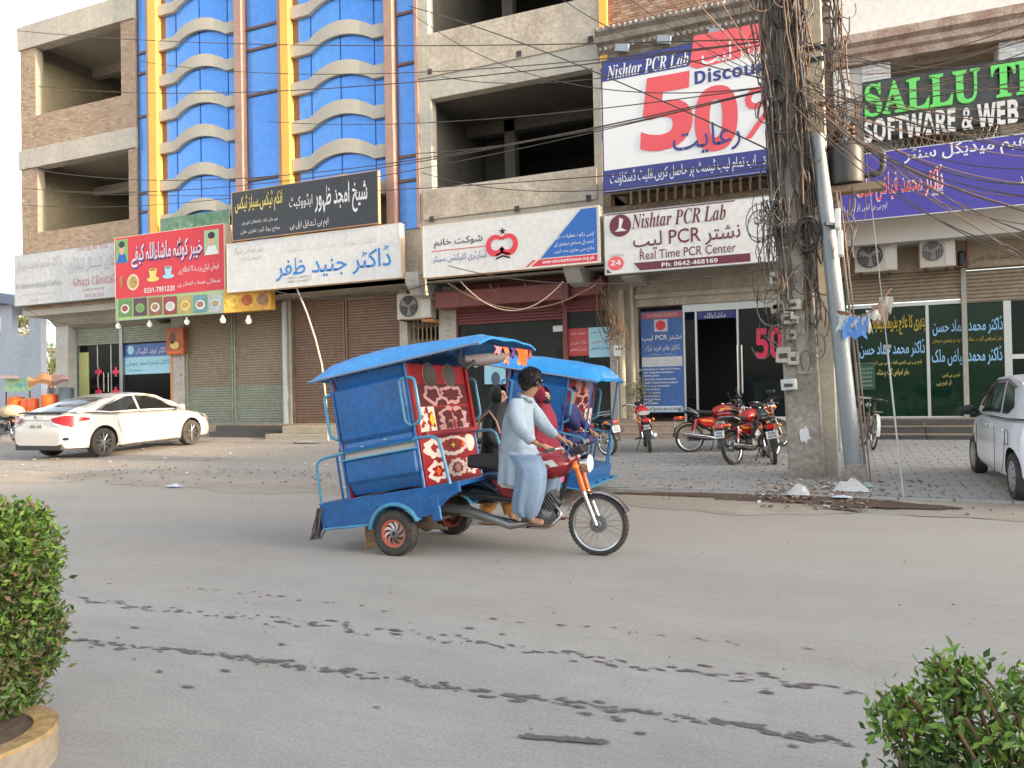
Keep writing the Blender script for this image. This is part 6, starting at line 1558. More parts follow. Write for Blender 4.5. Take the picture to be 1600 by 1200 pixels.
# frayed dark rag at the rear corner
m = MB(); q = random.Random(4)
for k in range(14):
    x = -.93 + q.uniform(-.03, .06); y = -.6 + q.uniform(-.05, .05)
    m.tube([(x + .04, y, .42), (x + .02, y, .33), (x - .02 + q.uniform(-.02, .02), y + q.uniform(-.02, .02), .2), (x - .05 + q.uniform(-.02, .03), y, .1)], .014, 4, flat=.5)
m.build('rag_fringe', M('rag_dark', (.11, .09, .09), .95, nz=(12, .7)), r1)
r1.location = (-3.95, 6.97, 0)
r2 = rickshaw('blue motorcycle rickshaw parked at the kerb facing left behind the moving one', .4, .42, 1.22, .38)
motorcycle_parts(r2, 1.21, tank=tank_red, rear=False, mirrors=False)
r2.rotation_euler = (0, 0, PI); r2.location = (-4.12, 10.42, .03)
# Urdu painted on the rear slope of the parked one's canopy
text_at('ماشاءاللہ', -.4, .4, 0, .1, 0, lb2, r2, ur=True, place=lambda a, b: BB(-.9 + b * .9 - .004, a, 1.62 + .95 * b + .02))
# things hung from the moving canopy
def W1(a, y, b): p = BB(a, y, b); return Vector((p[0] - 3.95, p[1] + 6.97, p[2]))
p = W1(.85, -.3, 1.35)
t = thing('rolled_curtain', 'dark grey rolled up rain curtain tied under the front of the moving canopy', 'curtain', tuple(p), world=True)
MB().tube([W1(.98, -.58, 1.5), W1(1.0, -.52, 1.48), W1(1.08, -.35, 1.48), W1(1.14, -.1, 1.5), W1(1.16, .08, 1.54)], [.03, .055, .06, .05, .02], 12).build('roll', M('curtain_grey', (.16, .13, .13), .7, nz=(4, .6)), t, smooth=True)
MB().tube([W1(.96, -.6, 1.58), W1(.97, -.64, 1.46), W1(1.02, -.64, 1.4), W1(1.08, -.56, 1.46)], .02, 8).build('strap', black, t, smooth=True)
p = W1(1.4, -.3, 1.4)
t = thing('orange_tassels', 'orange and violet cloth decorations swinging under the front of the moving canopy', 'decoration', tuple(p), world=True)
q = random.Random(8)
for k, (a, w_, h_, mt) in enumerate([(-.02, .12, .17, dor), (.4, .3, .17, dor), (.16, .08, .1, M('tassel_violet', (.12, .05, .2), .8)), (-.2, .16, .08, M('tassel_pink', (.5, .2, .2), .8)), (.62, .07, .09, dred)]):
    rows = []
    for j in range(6):
        u_ = j / 5; rows.append([tuple(W1(1.17 + .02 * math.sin(i * 2.2 + j), a + w_ * (i / 6 - .5) * (1 - .3 * u_), 1.6 - h_ * u_ + .012 * math.sin(i * 1.7) * u_)) for i in range(7)])
    MB().grid(rows).build('cloth', mt, t, smooth='all')

# white bar lamp / tube on rear roof
t = thing('roof_bundle', 'white rolled bundle lying on the rear left of the moving canopy', 'bundle', tuple(W1(-.1, .35, 1.78)), world=True)
MB().tube([W1(-.32, .45, 1.83), W1(-.28, .42, 1.85), W1(.25, .42, 1.85), W1(.3, .45, 1.82)], .03, 10).build('roll', white, t, smooth=True)
# ================================================================== people
def skinned(name, V, E_, mat, parent, sub=2, root_i=0, smooth=True, disp=0, seed=0):
    """one continuous surface grown along connected bones; V = [(co, radius)], radius may be (rx, ry)"""
    off = ORI.get(parent.name, Vector((0, 0, 0)))
    me = bpy.data.meshes.new('sk'); me.from_pydata([tuple(Vector(v[0]) - off) for v in V], E_, [])
    o = bpy.data.objects.new('sk', me); COL.objects.link(o)
    o.modifiers.new('s', 'SKIN'); 
    if not me.skin_vertices: raise RuntimeError('no skin layer')
    for i, v in enumerate(V):
        r = v[1] if isinstance(v[1], tuple) else (v[1], v[1])
        me.skin_vertices[0].data[i].radius = r; me.skin_vertices[0].data[i].use_root = (i == root_i)
    sb = o.modifiers.new('b', 'SUBSURF'); sb.levels = sub; sb.render_levels = sub
    bpy.context.view_layer.update()
    dg = bpy.context.evaluated_depsgraph_get(); m2 = bpy.data.meshes.new_from_object(o.evaluated_get(dg))
    bpy.data.objects.remove(o); bpy.data.meshes.remove(me)
    if disp:
        from mathutils import noise
        for v in m2.vertices:
            n_ = noise.noise(Vector((v.co.x * 9, v.co.y * 9, v.co.z * 3)) + Vector((seed, 0, 0))); v.co += v.normal * n_ * disp
    m2.name = name; m2.materials.clear(); m2.materials.append(mat)
    m2.polygons.foreach_set('use_smooth', [True] * len(m2.polygons)); m2.update()
    return link(name, m2, parent)
skin = M('skin_brown', (.33, .17, .1), .55); skin_l = M('skin_light_brown', (.48, .28, .19), .55); hairm = M('black_hair', (.012, .01, .01), .5, bump=(60, .5))
def person_body(root, J, skinm, fingers=True, build=1.):
    """J: joint positions; one continuous body with head, hands (palm, fingers and thumb) and feet"""
    V = []; E_ = []; ix = {}
    def add(n, co, r): V.append((Vector(co), r)); ix[n] = len(V) - 1
    def j(a, b): E_.append((ix[a], ix[b]))
    b = build
    add('pelvis', J['pelvis'], (.13 * b, .1 * b)); add('spine', J['spine'], (.11 * b, .09 * b)); add('chest', J['chest'], (.14 * b, .1 * b)); add('neck', J['neck'], .058 * b)
    add('chin', J['chin'], .07); add('head', J['head'], (.088, .098)); add('crown', J['crown'], (.07, .075))
    for a, c in (('pelvis', 'spine'), ('spine', 'chest'), ('chest', 'neck'), ('neck', 'chin'), ('chin', 'head'), ('head', 'crown')): j(a, c)
    for s in 'LR':
        add('sh' + s, J['sh' + s], .055 * b); add('el' + s, J['el' + s], .04 * b); add('wr' + s, J['wr' + s], .026); add('pa' + s, J['pa' + s], (.036, .018))
        add('hip' + s, J['hip' + s], .09 * b); add('kn' + s, J['kn' + s], .058 * b); add('an' + s, J['an' + s], .036); add('ft' + s, J['ft' + s], (.04, .028)); add('to' + s, J['to' + s], (.038, .016))
        for a, c in (('chest', 'sh'), ('sh', 'el'), ('el', 'wr'), ('wr', 'pa'), ('pelvis', 'hip'), ('hip', 'kn'), ('kn', 'an'), ('an', 'ft'), ('ft', 'to')): j(a if a in ('chest', 'pelvis') else a + s, c + s)
        if fingers:
            w, p = Vector(J['wr' + s]), Vector(J['pa' + s]); d = (p - w).normalized(); down = Vector(J.get('grip', (0, 0, -1))); sd = d.cross(down).normalized()
            for k in range(4):
                base = p + sd * (.024 * (k - 1.5)) + d * .012; ln = (.03, .034, .032, .026)[k]
                n0 = 'f%d%s' % (k, s)
                add(n0 + 'a', base + d * ln * .8, .009); add(n0 + 'b', base + d * ln * 1.3 + down * ln * .8, .008); add(n0 + 'c', base + d * ln * .6 + down * ln * 1.5, .007)
                E_.append((ix['pa' + s], ix[n0 + 'a'])); j(n0 + 'a', n0 + 'b'); j(n0 + 'b', n0 + 'c')
            add('t' + s + 'a', p - sd * .04 * (1 if s == 'L' else -1) - d * .02 + down * .01, .01); add('t' + s + 'b', p - sd * .045 * (1 if s == 'L' else -1) + d * .01 + down * .035, .008)
            E_.append((ix['wr' + s], ix['t' + s + 'a'])); j('t' + s + 'a', 't' + s + 'b')
    return skinned('body', V, E_, skinm, root)
def face(root, J, look, skinm, glasses=False):
    h = Vector(J['head']); f = Vector(look).normalized(); up = Vector((0, 0, 1)); sd = f.cross(up).normalized(); up = sd.cross(f)
    m = MB(); rows = [[h + f * .083 + up * .022 + sd * x for x in (-.006, 0, .006)], [h + f * .092 - up * .0 + sd * x for x in (-.009, 0, .009)], [h + f * .108 - up * .022 + sd * x for x in (-.014, 0, .014)], [h + f * .086 - up * .032 + sd * x for x in (-.012, 0, .012)]]
    rows[1][1] += f * .008; rows[2][1] += f * .006; m.grid(rows); m.build('nose', skinm, root, smooth='all')
    for s in (-1, 1):
        MB().ell(h + f * .076 + sd * s * .031 + up * .012, (.011, .011, .008), 8, 6).build('eye', wl_, root, smooth=True)
        MB().ell(h + f * .083 + sd * s * .031 + up * .012, (.005, .005, .005), 6, 4).build('pupil', blk, root)
        m = MB(); m.tube([h + f * .082 + sd * s * .014 + up * .03, h + f * .083 + sd * s * .03 + up * .036, h + f * .074 + sd * s * .048 + up * .03], .004, 5); m.build('eyebrow', hairm, root)
        MB().ell(h + sd * s * .082 - f * .005 - up * .005, (.014, .014, .028), 8, 6).build('ear', skinm, root, smooth=True)
    MB().ell(h + f * .082 - up * .055, (.016, .022, .007), 8, 5).build('mouth', M('lips', (.3, .09, .08), .5), root, smooth=True)
    if glasses:
        m = MB()
        for s in (-1, 1):
            c = h + f * .1 + sd * s * .033 + up * .012; m.tube([c + sd * .026 * math.cos(k * PI / 8) + up * .02 * math.sin(k * PI / 8) for k in range(17)], .0028, 5)
            m.tube([h + f * .098 + sd * s * .058 + up * .016, h + sd * s * .088 + up * .012], .0028, 5)
        m.tube([h + f * .102 - sd * .008 + up * .014, h + f * .102 + sd * .008 + up * .014], .0025, 5); m.build('glasses', blk, root)
def cloth_loft(root, name, rings, mat, folds=8, amp=.02, n=40, seed=0):
    """draped garment: rings = [(centre, rx, ry)] from top to hem, with folds growing to the hem"""
    rows = []; q = random.Random(seed); ph = [q.uniform(0, 6) for _ in range(3)]
    for i, (c, rx, ry) in enumerate(rings):
        u_ = i / (len(rings) - 1); row = []
        for k in range(n):
            t = 2 * PI * k / n; f = 1 + amp * u_ / max(rx, .05) * (math.sin(folds * t + ph[0]) + .6 * math.sin((folds * 2 - 3) * t + ph[1]))
            row.append((c[0] + rx * f * math.cos(t), c[1] + ry * f * math.sin(t), c[2] + .012 * u_ * math.sin(3 * t + ph[2])))
        rows.append(row)
    m = MB(); m.grid(rows, close=True); return m.build(name, mat, root, smooth='all', fix=True)
def underclothes(body, J, mat):
    """everything below the neck except hands and feet is covered"""
    off = ORI[body.name]; me = body.data; me.materials.append(mat)
    bare = [Vector(J[k]) for k in ('paL', 'paR', 'wrL', 'wrR', 'ftL', 'ftR', 'toL', 'toR')]
    for p_ in me.polygons:
        c = p_.center + off
        if c.z < J['neck'][2] - .01 and min((c - b).length for b in bare) > .085: p_.material_index = 1
# --- the driver
drv = thing('person', 'driver in pale blue grey shalwar kameez holding the rickshaw handlebar, head turned away', 'person', (-3.0, 6.97, .3), world=True)
cy = 6.97
DX = .07
J = dict(pelvis=(-3.04, cy, .94), spine=(-3.03, cy, 1.1), chest=(-2.98, cy, 1.32), neck=(-2.93, cy, 1.48), chin=(-2.88, cy + .015, 1.555), head=(-2.85, cy + .025, 1.645), crown=(-2.865, cy + .025, 1.72),
         shL=(-2.96, cy + .18, 1.42), elL=(-2.82, cy + .25, 1.2), wrL=(-2.6, cy + .28, 1.07), paL=(-2.53, cy + .29, 1.045),
         shR=(-2.96, cy - .18, 1.42), elR=(-2.87, cy - .27, 1.18), wrR=(-2.64, cy - .3, 1.06), paR=(-2.56, cy - .31, 1.04),
         hipL=(-3.0, cy + .1, .9), knL=(-2.68, cy + .2, .84), anL=(-2.76, cy + .21, .38), ftL=(-2.71, cy + .21, .325), toL=(-2.6, cy + .22, .315),
         hipR=(-3.0, cy - .1, .9), knR=(-2.68, cy - .2, .84), anR=(-2.76, cy - .21, .38), ftR=(-2.71, cy - .21, .325), toR=(-2.6, cy - .22, .315))
J = {k: (v[0] + (DX if k[:2] in ('pe', 'sp', 'ch', 'ne', 'he', 'cr', 'sh', 'el', 'hi') else 0), v[1], v[2]) for k, v in J.items()}
bd = person_body(drv, J, skin, build=.9)
face(drv, J, (.6, .78, -.05), skin)
m = MB(); hd = Vector(J['head']); m.ell(hd + Vector((-.022, -.014, .03)), (.112, .104, .104), 24, 14, (0, -.2, 0)); m.ell(hd + Vector((-.052, -.03, -.03)), (.07, .078, .075), 18, 10); hq = random.Random(6)
for k in range(900):
    d = Vector((hq.gauss(0, 1), hq.gauss(0, 1), hq.gauss(.2, 1))).normalized(); c = hd + Vector((-.022, -.014, .03)) + Vector((d.x * .11, d.y * .102, d.z * .103))
    if d.x * .6 + d.y * .78 > .55 and d.z < .5: continue
    g = (d + Vector((hq.gauss(0, .5), hq.gauss(0, .5), hq.gauss(-.5, .4)))).normalized(); m.tube([c, c + g * .022], .0028, 3, cap=False)
m.build('hair', hairm, drv, smooth='all')
kam = M('kameez_grey_blue', (.3, .36, .42), .85, nz=(7, .3), col2=(.22, .29, .38), bump=(9, .2)); shl = M('shalwar_blue', (.19, .27, .38), .85, nz=(6, .35), col2=(.27, .33, .38), bump=(8, .2))
V = [(Vector(J['pelvis']) + Vector((0, 0, .02)), (.175, .155)), (J['spine'], (.17, .14)), (J['chest'], (.18, .135)), ((-2.945 + DX, cy, 1.46), (.095, .09)),
     (J['shL'], .085), (J['elL'], .062), ((-2.63, cy + .278, 1.085), .046), (J['shR'], .085), (J['elR'], .065), ((-2.67, cy - .298, 1.075), .048),
     ((-2.85, cy + .13, .9), .12), ((-2.85, cy - .13, .9), .12), ((-3.04, cy, .82), (.15, .12))]
skinned('kameez', V, [(0, 1), (1, 2), (2, 3), (2, 4), (4, 5), (5, 6), (2, 7), (7, 8), (8, 9), (0, 10), (0, 11), (0, 12)], kam, drv, sub=3, disp=.034, seed=1)
underclothes(bd, J, kam)
MB().tube([(x_ + DX, y_, z_) for x_, y_, z_ in ((-2.93, cy + .075, 1.5), (-3.0, cy, 1.525), (-2.93, cy - .075, 1.5), (-2.87, cy - .04, 1.475), (-2.85, cy, 1.45))], .022, 8).build('collar', kam, drv, smooth=True)
for s in (1, -1):
    cloth_loft(drv, 'shalwar_leg', [((-2.93, cy + s * .12, .95), .12, .08), ((-2.8, cy + s * .17, .93), .15, .11), ((-2.72, cy + s * .2, .8), .135, .12), ((-2.74, cy + s * .21, .65), .145, .115), ((-2.77, cy + s * .21, .52), .14, .11), ((-2.79, cy + s * .21, .42), .115, .09), ((-2.77, cy + s * .21, .36), .06, .055)], shl, 6, .022, seed=3 + s)
# front and back panels of the long shirt hanging
cloth_loft(drv, 'kameez_skirt', [((-2.96, cy, 1.04), .17, .16), ((-2.94, cy, .94), .2, .21), ((-2.92, cy, .82), .21, .26), ((-2.92, cy, .72), .2, .27), ((-2.92, cy, .66), .19, .27)], kam, 9, .03, seed=9)
for s in (1, -1):
    MB().obox((-2.66, cy + s * .215, .292), (.26, .09, .02), (0, 0, 0)).build('sandal', M('sandal_brown', (.12, .06, .04), .6), drv, bevel=.008)
# --- women behind
def woman(label, base, J0, dress, scarf, mask, trous, skinm, glasses, look=(1, -.25, 0)):
    x, y, z = base
    t = thing('person', label, 'person', base, world=True)
    J = {k: (x + v[0], y + v[1], z + v[2]) for k, v in J0.items()}
    underclothes(person_body(t, J, skinm, build=.72), J, dress); face(t, J, look, skinm, glasses)
    return t, J
Jw = dict(pelvis=(0, 0, .88), spine=(0, 0, 1.02), chest=(0, 0, 1.2), neck=(.01, 0, 1.36), chin=(.03, 0, 1.44), head=(.04, 0, 1.51), crown=(.03, 0, 1.58),
          shL=(0, .16, 1.29), elL=(-.02, .22, 1.05), wrL=(.12, .2, .9), paL=(.18, .19, .87), shR=(0, -.16, 1.29), elR=(-.03, -.22, 1.04), wrR=(.12, -.19, .92), paR=(.18, -.18, .9),
          hipL=(0, .09, .85), knL=(.1, .1, .47), anL=(.1, .1, .09), ftL=(.14, .1, .05), toL=(.24, .1, .03), hipR=(0, -.09, .85), knR=(.02, -.1, .46), anR=(-.16, -.1, .1), ftR=(-.12, -.1, .05), toR=(-.02, -.1, .03))
blackc = M('abaya_black', (.006, .0055, .007), .75); maroonc = M('shawl_maroon', (.22, .008, .03), .8, nz=(6, .3), bump=(12, .5))
p = onG(780, 818)
t, J = woman('woman in a black abaya with glasses and brown bag strap walking beside the rickshaw', (p.x, p.y, 0), Jw, blackc, None, None, None, skin_l, True)
x, y = p.x, p.y
cloth_loft(t, 'abaya', [((x, y, 1.38), .07, .09), ((x, y, 1.32), .15, .2), ((x, y, 1.18), .17, .23), ((x, y, .95), .19, .25), ((x, y, .6), .23, .27), ((x - .01, y, .28), .27, .3)], blackc, 7, .02, seed=5)
for s in (1, -1):
    skinned('sleeve', [(J['shL' if s > 0 else 'shR'], .095), (J['elL' if s > 0 else 'elR'], .09), (J['wrL' if s > 0 else 'wrR'], .07)], [(0, 1), (1, 2)], blackc, t, disp=.01)
    cloth_loft(t, 'shalwar_leg', [((x + .05 * s, y + s * .1, .4), .1, .09), ((x + (.1 if s > 0 else -.1), y + s * .1, .2), .1, .08), ((x + (.1 if s > 0 else -.15), y + s * .1, .1), .06, .055)], M('patterned_orange', (.6, .3, .06), .8, nz=(22, 1), col2=(.25, .12, .05)), 6, .01, seed=2)
    MB().obox((x + (.17 if s > 0 else -.09), y + s * .1, .018), (.24, .08, .02)).build('sandal', M('sandal_tan', (.3, .17, .1), .6), t, bevel=.008)
hd = Vector(J['head'])
def hood(root, hd, mat, look=1, r=.115):
    """scarf wrapped round the head, open at the face"""
    rows = []
    for i in range(13):
        ph = -PI * .5 + PI * i / 12; row = []
        for k in range(21):
            th = R_(52) + (2 * PI - R_(104)) * k / 20
            rr = r * (1 + .03 * math.sin(5 * th + i))
            row.append(tuple(hd + Vector((rr * 1.02 * math.cos(th) * math.cos(ph) - .012, rr * .93 * math.sin(th) * math.cos(ph), rr * 1.12 * math.sin(ph) + .005))))
        rows.append(row)
    MB().grid(rows).build('headscarf', mat, root, smooth='all')
    cloth_loft(root, 'scarf_drape', [(hd + Vector((-.015, 0, -.075)), .085, .085), (hd + Vector((-.02, 0, -.14)), .12, .13), (hd + Vector((-.03, 0, -.22)), .17, .21), (hd + Vector((-.03, 0, -.36)), .19, .235)], mat, 6, .015, seed=7)
hood(t, hd, blackc)
MB().tube([(x + .14, y - .24, 1.08), (x + .1, y - .25, 1.22), (x + .0, y - .22, 1.335), (x - .12, y - .24, 1.24), (x - .19, y - .2, .98)], .014, 6).build('bag_strap', M('strap_tan', (.35, .18, .12), .6), t, smooth=True)
p = onG(848, 812)
t, J = woman('woman with maroon headscarf and black face mask walking right behind the driver', (p.x, p.y, 0), {k: (v[0], v[1], v[2] * .985) for k, v in Jw.items()}, maroonc, None, None, None, skin_l, False, look=(.9, -.5, -.05))
x, y = p.x, p.y
cloth_loft(t, 'dress', [((x, y, 1.36), .07, .09), ((x, y, 1.3), .15, .2), ((x, y, 1.15), .17, .23), ((x, y, .92), .2, .25), ((x, y, .7), .23, .27), ((x, y, .55), .25, .28)], maroonc, 7, .02, seed=6)
cloth_loft(t, 'tunic_hem', [((x, y, .68), .2, .24), ((x, y, .56), .25, .27), ((x, y, .46), .27, .29)], M('pink_cloth', (.55, .05, .2), .8, nz=(8, .4)), 8, .015, seed=8)
for s in (1, -1):
    skinned('sleeve', [(J['shL' if s > 0 else 'shR'], .08), (J['elL' if s > 0 else 'elR'], .07), (J['wrL' if s > 0 else 'wrR'], .055)], [(0, 1), (1, 2)], maroonc, t, disp=.01)
    cloth_loft(t, 'trouser_leg', [((x, y + s * .09, .6), .1, .09), ((x + (.08 if s > 0 else -.02), y + s * .1, .4), .09, .08), ((x + (.1 if s > 0 else -.14), y + s * .1, .14), .07, .06)], M('beige_cloth', (.42, .33, .24), .85, nz=(6, .3)), 5, .01, seed=2)
    MB().obox((x + (.17 if s > 0 else -.09), y + s * .1, .018), (.24, .08, .02)).build('sandal', M('sandal_tan', (.3, .17, .1), .6), t, bevel=.008)
hd = Vector(J['head']); hood(t, hd, maroonc)
m = MB(); m.ell(hd + Vector((.045, -.02, -.042)), (.062, .068, .05), 16, 10, (0, 0, -.4)); m.build('face_mask', M('mask_black', (.012, .012, .014), .8), t, smooth='all')
# --- passenger sitting backwards in the parked rickshaw
bx, by = -3.42, 10.02
t = thing('person', 'passenger in dark blue sitting under the canopy of the parked rickshaw, face hidden', 'person', (bx, by, .5), world=True)
J = dict(pelvis=(-.08, 0, .43), spine=(-.08, 0, .6), chest=(-.06, 0, .8), neck=(-.04, 0, .93), chin=(-.01, 0, 1.0), head=(0, 0, 1.07), crown=(-.01, 0, 1.14),
         shL=(-.05, .17, .88), elL=(.05, .25, .68), wrL=(.2, .2, .55), paL=(.26, .18, .52), shR=(-.05, -.17, .88), elR=(.1, -.2, .7), wrR=(.08, .0, .6), paR=(.08, .05, .59),
         hipL=(-.02, .1, .4), knL=(.1, .42, .46), anL=(.12, .12, .42), ftL=(.14, .08, .42), toL=(.16, 0, .42), hipR=(-.0, -.04, .4), knR=(.2, .3, .46), anR=(.2, .0, .42), ftR=(.2, -.04, .42), toR=(.2, -.1, .42))
J = {k: (bx + v[0], by + v[1], .45 + v[2]) for k, v in J.items()}
navyc = M('shirt_dark_blue', (.03, .03, .12), .8)
underclothes(person_body(t, J, skin, fingers=True), J, navyc); face(t, J, (1, -.1, 0), skin)
skinned('shirt', [(J['pelvis'], (.17, .14)), (J['spine'], (.16, .13)), (J['chest'], (.18, .13)), (J['neck'], .06), (J['shL'], .08), (J['elL'], .065), (J['shR'], .085), (J['elR'], .08), (J['wrL'], .045), (J['wrR'], .05)], [(0, 1), (1, 2), (2, 3), (2, 4), (4, 5), (5, 8), (2, 6), (6, 7), (7, 9)], navyc, t, disp=.012)
skinned('trousers', [(J['pelvis'], .16), (J['hipL'], .1), (J['knL'], .09), (J['anL'], .07), (J['hipR'], .1), (J['knR'], .09), (J['anR'], .07)], [(0, 1), (1, 2), (2, 3), (0, 4), (4, 5), (5, 6)], navyc, t, disp=.01)
MB().ell(Vector(J['head']) + Vector((-.02, 0, .03)), (.1, .09, .095), 16, 10).build('hair', hairm, t, smooth='all')
# ================================================================== cars
carw = M('car_white', (.56, .54, .5), .28, coat=.8, nz=(1.5, .12), col2=(.62, .58, .52)); carwin = M('car_window', (.012, .014, .015), .06, coat=.5); cartrim = M('car_trim', (.03, .03, .03), .55)
alloy = M('alloy_rim', (.5, .5, .5), .3, .9)
def interp(tab, x):
    for (a, p), (b, q_) in zip(tab, tab[1:]):
        if x <= b: u_ = max(0, (x - a) / (b - a)); u_ = u_ * u_ * (3 - 2 * u_) * .5 + u_ * .5; return p + (q_ - p) * u_
    return tab[-1][1]
def car(name, label, cat, L0, L1, wb, wr, ww, width, top, belt, bot, hwid, roof, rw, colour):
    """lower body lofted from station tables (x, value); glasshouse on top; returns the root and the glasshouse mapping"""
    t = thing(name, label, cat, (0, 0, 0))
    N = 72; rows = []
    for i in range(N + 1):
        x = L0 + (L1 - L0) * i / N
        zt_, zb_, zl, w = interp(top, x), interp(belt, x), interp(bot, x), interp(hwid, x)
        zb_ = min(zb_, zt_ - .005)
        half = [(0, zl), (w * .8, zl), (w * .93, zl + .03), (w * .975, zl + .1), (w * .985, zl + (zb_ - zl) * .35), (w * 1.0, zl + (zb_ - zl) * .55), (w * .995, zl + (zb_ - zl) * .8), (w * .965, zb_ - .01), (w * .93, zb_ + (zt_ - zb_) * .35), (w * .8, zb_ + (zt_ - zb_) * .8), (w * .45, zt_ + .0), (0, zt_ + .008)]
        rows.append([(x, -a, b) for a, b in half] + [(x, a, b) for a, b in half[::-1][1:-1]])
    m = MB(); m.grid(rows, close=True); m.f.append(list(range(len(rows[0])))[::-1]); m.mi.append(0); b0 = N * len(rows[0]); m.f.append([b0 + k for k in range(len(rows[0]))]); m.mi.append(0)
    body = m.build('body', [colour, cartrim], t)
    cut = MB()
    for x in (-wb / 2, wb / 2):
        for sg in (-1, 1): cut.lathe([(0.0, sg * (width / 2 - .26)), (wr + .055, sg * (width / 2 - .26)), (wr + .055, sg * (width / 2 + .2)), (0.0, sg * (width / 2 + .2))], (x, 0, wr + .01), axis='Y', n=40)
    co = cut.build('cutter', cartrim, None)
    bm_ = bmesh.new(); bm_.from_mesh(co.data); bmesh.ops.remove_doubles(bm_, verts=bm_.verts, dist=1e-4); bmesh.ops.recalc_face_normals(bm_, faces=bm_.faces); bm_.to_mesh(co.data); bm_.free()
    md = body.modifiers.new('b', 'BOOLEAN'); md.operation = 'DIFFERENCE'; md.object = co; md.solver = 'EXACT'
    bpy.context.view_layer.update(); dg = bpy.context.evaluated_depsgraph_get(); me = bpy.data.meshes.new_from_object(body.evaluated_get(dg))
    body.modifiers.clear(); body.data = me; me.polygons.foreach_set('use_smooth', [True] * len(me.polygons)); me.set_sharp_from_angle(angle=R_(32)); bpy.data.objects.remove(co)
    # glasshouse
    xs = [roof[0][0] + (roof[-1][0] - roof[0][0]) * k / 40 for k in range(41)]
    def G(x, s, u_):
        zr, zb_ = interp(roof, x), interp(top, x) - .02; w0 = interp(hwid, x) * .9; w1 = interp(rw, x)
        k = max(0., min(1., (zr - zb_) / .3))
        ww_ = w0 + (min(w1, w0) - w0) * (u_ ** 1.15) * k
        return Vector((x, s * ww_, zb_ + (zr - .035 * k - zb_) * u_))
    rows = []
    for x in xs:
        zr, zb_ = interp(roof, x), interp(top, x) - .02; side = [G(x, -1, u_ / 5) for u_ in range(6)]; w = abs(side[-1].y)
        kk = max(0., min(1., (zr - zb_) / .3)); topc = [Vector((x, w * f, zr - .035 * kk * (abs(f) ** 3))) for f in (-.93, -.75, -.4, 0, .4, .75, .93)]
        rows.append(side + topc + [Vector((v.x, -v.y, v.z)) for v in side[::-1]])
    m = MB(); m.grid(rows); m.build('cabin', colour, t, smooth=True)
    def win(name, poly, s, mat=carwin, d=.006):
        """window on the cabin side; poly in (x, u)"""
        mb = MB(); xs_ = sorted({p[0] for p in poly}); n = 16; x0, x1 = xs_[0], xs_[-1]; gr = []
        for i in range(n + 1):
            x = x0 + (x1 - x0) * i / n; hits = []
            for (ax, au), (bx_, bu) in zip(poly, poly[1:] + poly[:1]):
                if abs(ax - bx_) > 1e-9 and min(ax, bx_) - 1e-9 <= x <= max(ax, bx_) + 1e-9: hits.append(au + (bu - au) * (x - ax) / (bx_ - ax))
            lo, hi = min(hits), max(hits); gr.append([G(x, s, lo + (hi - lo) * k / 4) + Vector((0, s * d, .002)) for k in range(5)])
        mb.grid(gr); return mb.build(name, mat, t, smooth='all', fix=False)
    def across(name, pts, mat=carwin, d=.008, inset=.88):
        """front or rear screen following the roof line between stations"""
        mb = MB(); gr = []
        for i in range(11):
            x = pts[0] + (pts[1] - pts[0]) * i / 10; zr = interp(roof, x); w = abs(G(x, 1, 1).y) * inset
            gr.append([(x, w * f, zr + d - .03 * abs(f) ** 3) for f in (-1, -.8, -.4, 0, .4, .8, 1)])
        mb.grid(gr); return mb.build(name, mat, t, smooth='all', fix=False)
    def wheels(rimf):
        for x in (-wb / 2, wb / 2):
            for sg in (-1, 1):
                y = sg * (width / 2 - .02 - ww / 2)
                h = MB(); h.lathe([(0, -ww * .3), (wr * .62, -ww * .3), (wr * .62, ww * .3), (0, ww * .3)], (x, y, wr), axis='Y', n=28); h = h.build('wheel', M('wheel_dark', (.05, .05, .05), .5, .5), t, smooth=True)
                ty = MB(); ty.lathe([(wr * .64, -ww * .45), (wr * .8, -ww * .52), (wr * .96, -ww * .48), (wr, -ww * .3), (wr, ww * .3), (wr * .96, ww * .48), (wr * .8, ww * .52), (wr * .64, ww * .45)], (x, y, wr), axis='Y', n=44, closed=True); ty.build('tyre', rubber, h, smooth=True)
                rimf(h, x, y + sg * ww * .36, sg)
    return t, G, win, across, wheels, body
# ---- sedan
t, G, win, across, wheels, body = car('sedan', 'white fastback sedan parked nose to the shops in front of the clinic', 'car', -2.32, 2.28, 2.7, .325, .22, 1.8,
    [(-2.32, .7), (-2.28, .96), (-2.15, 1.035), (-1.7, 1.06), (-1., 1.0), (.9, .98), (1.1, .98), (1.7, .88), (2.1, .76), (2.28, .52)],
    [(-2.32, .66), (-2.2, .86), (-1.4, .9), (0, .84), (1.2, .78), (2.0, .68), (2.28, .48)], [(-2.32, .34), (-2.2, .24), (-1.3, .19), (1.3, .19), (2.2, .2), (2.28, .26)],
    [(-2.32, .68), (-2.2, .82), (-1.8, .885), (0, .9), (1.3, .89), (1.9, .82), (2.15, .7), (2.28, .5)],
    [(-1.95, 1.04), (-1.6, 1.16), (-1.1, 1.33), (-.5, 1.42), (0, 1.43), (.4, 1.38), (.8, 1.22), (1.22, .96)], [(-1.9, .72), (-1.2, .62), (-.4, .59), (.4, .59), (1.2, .72)], carw)
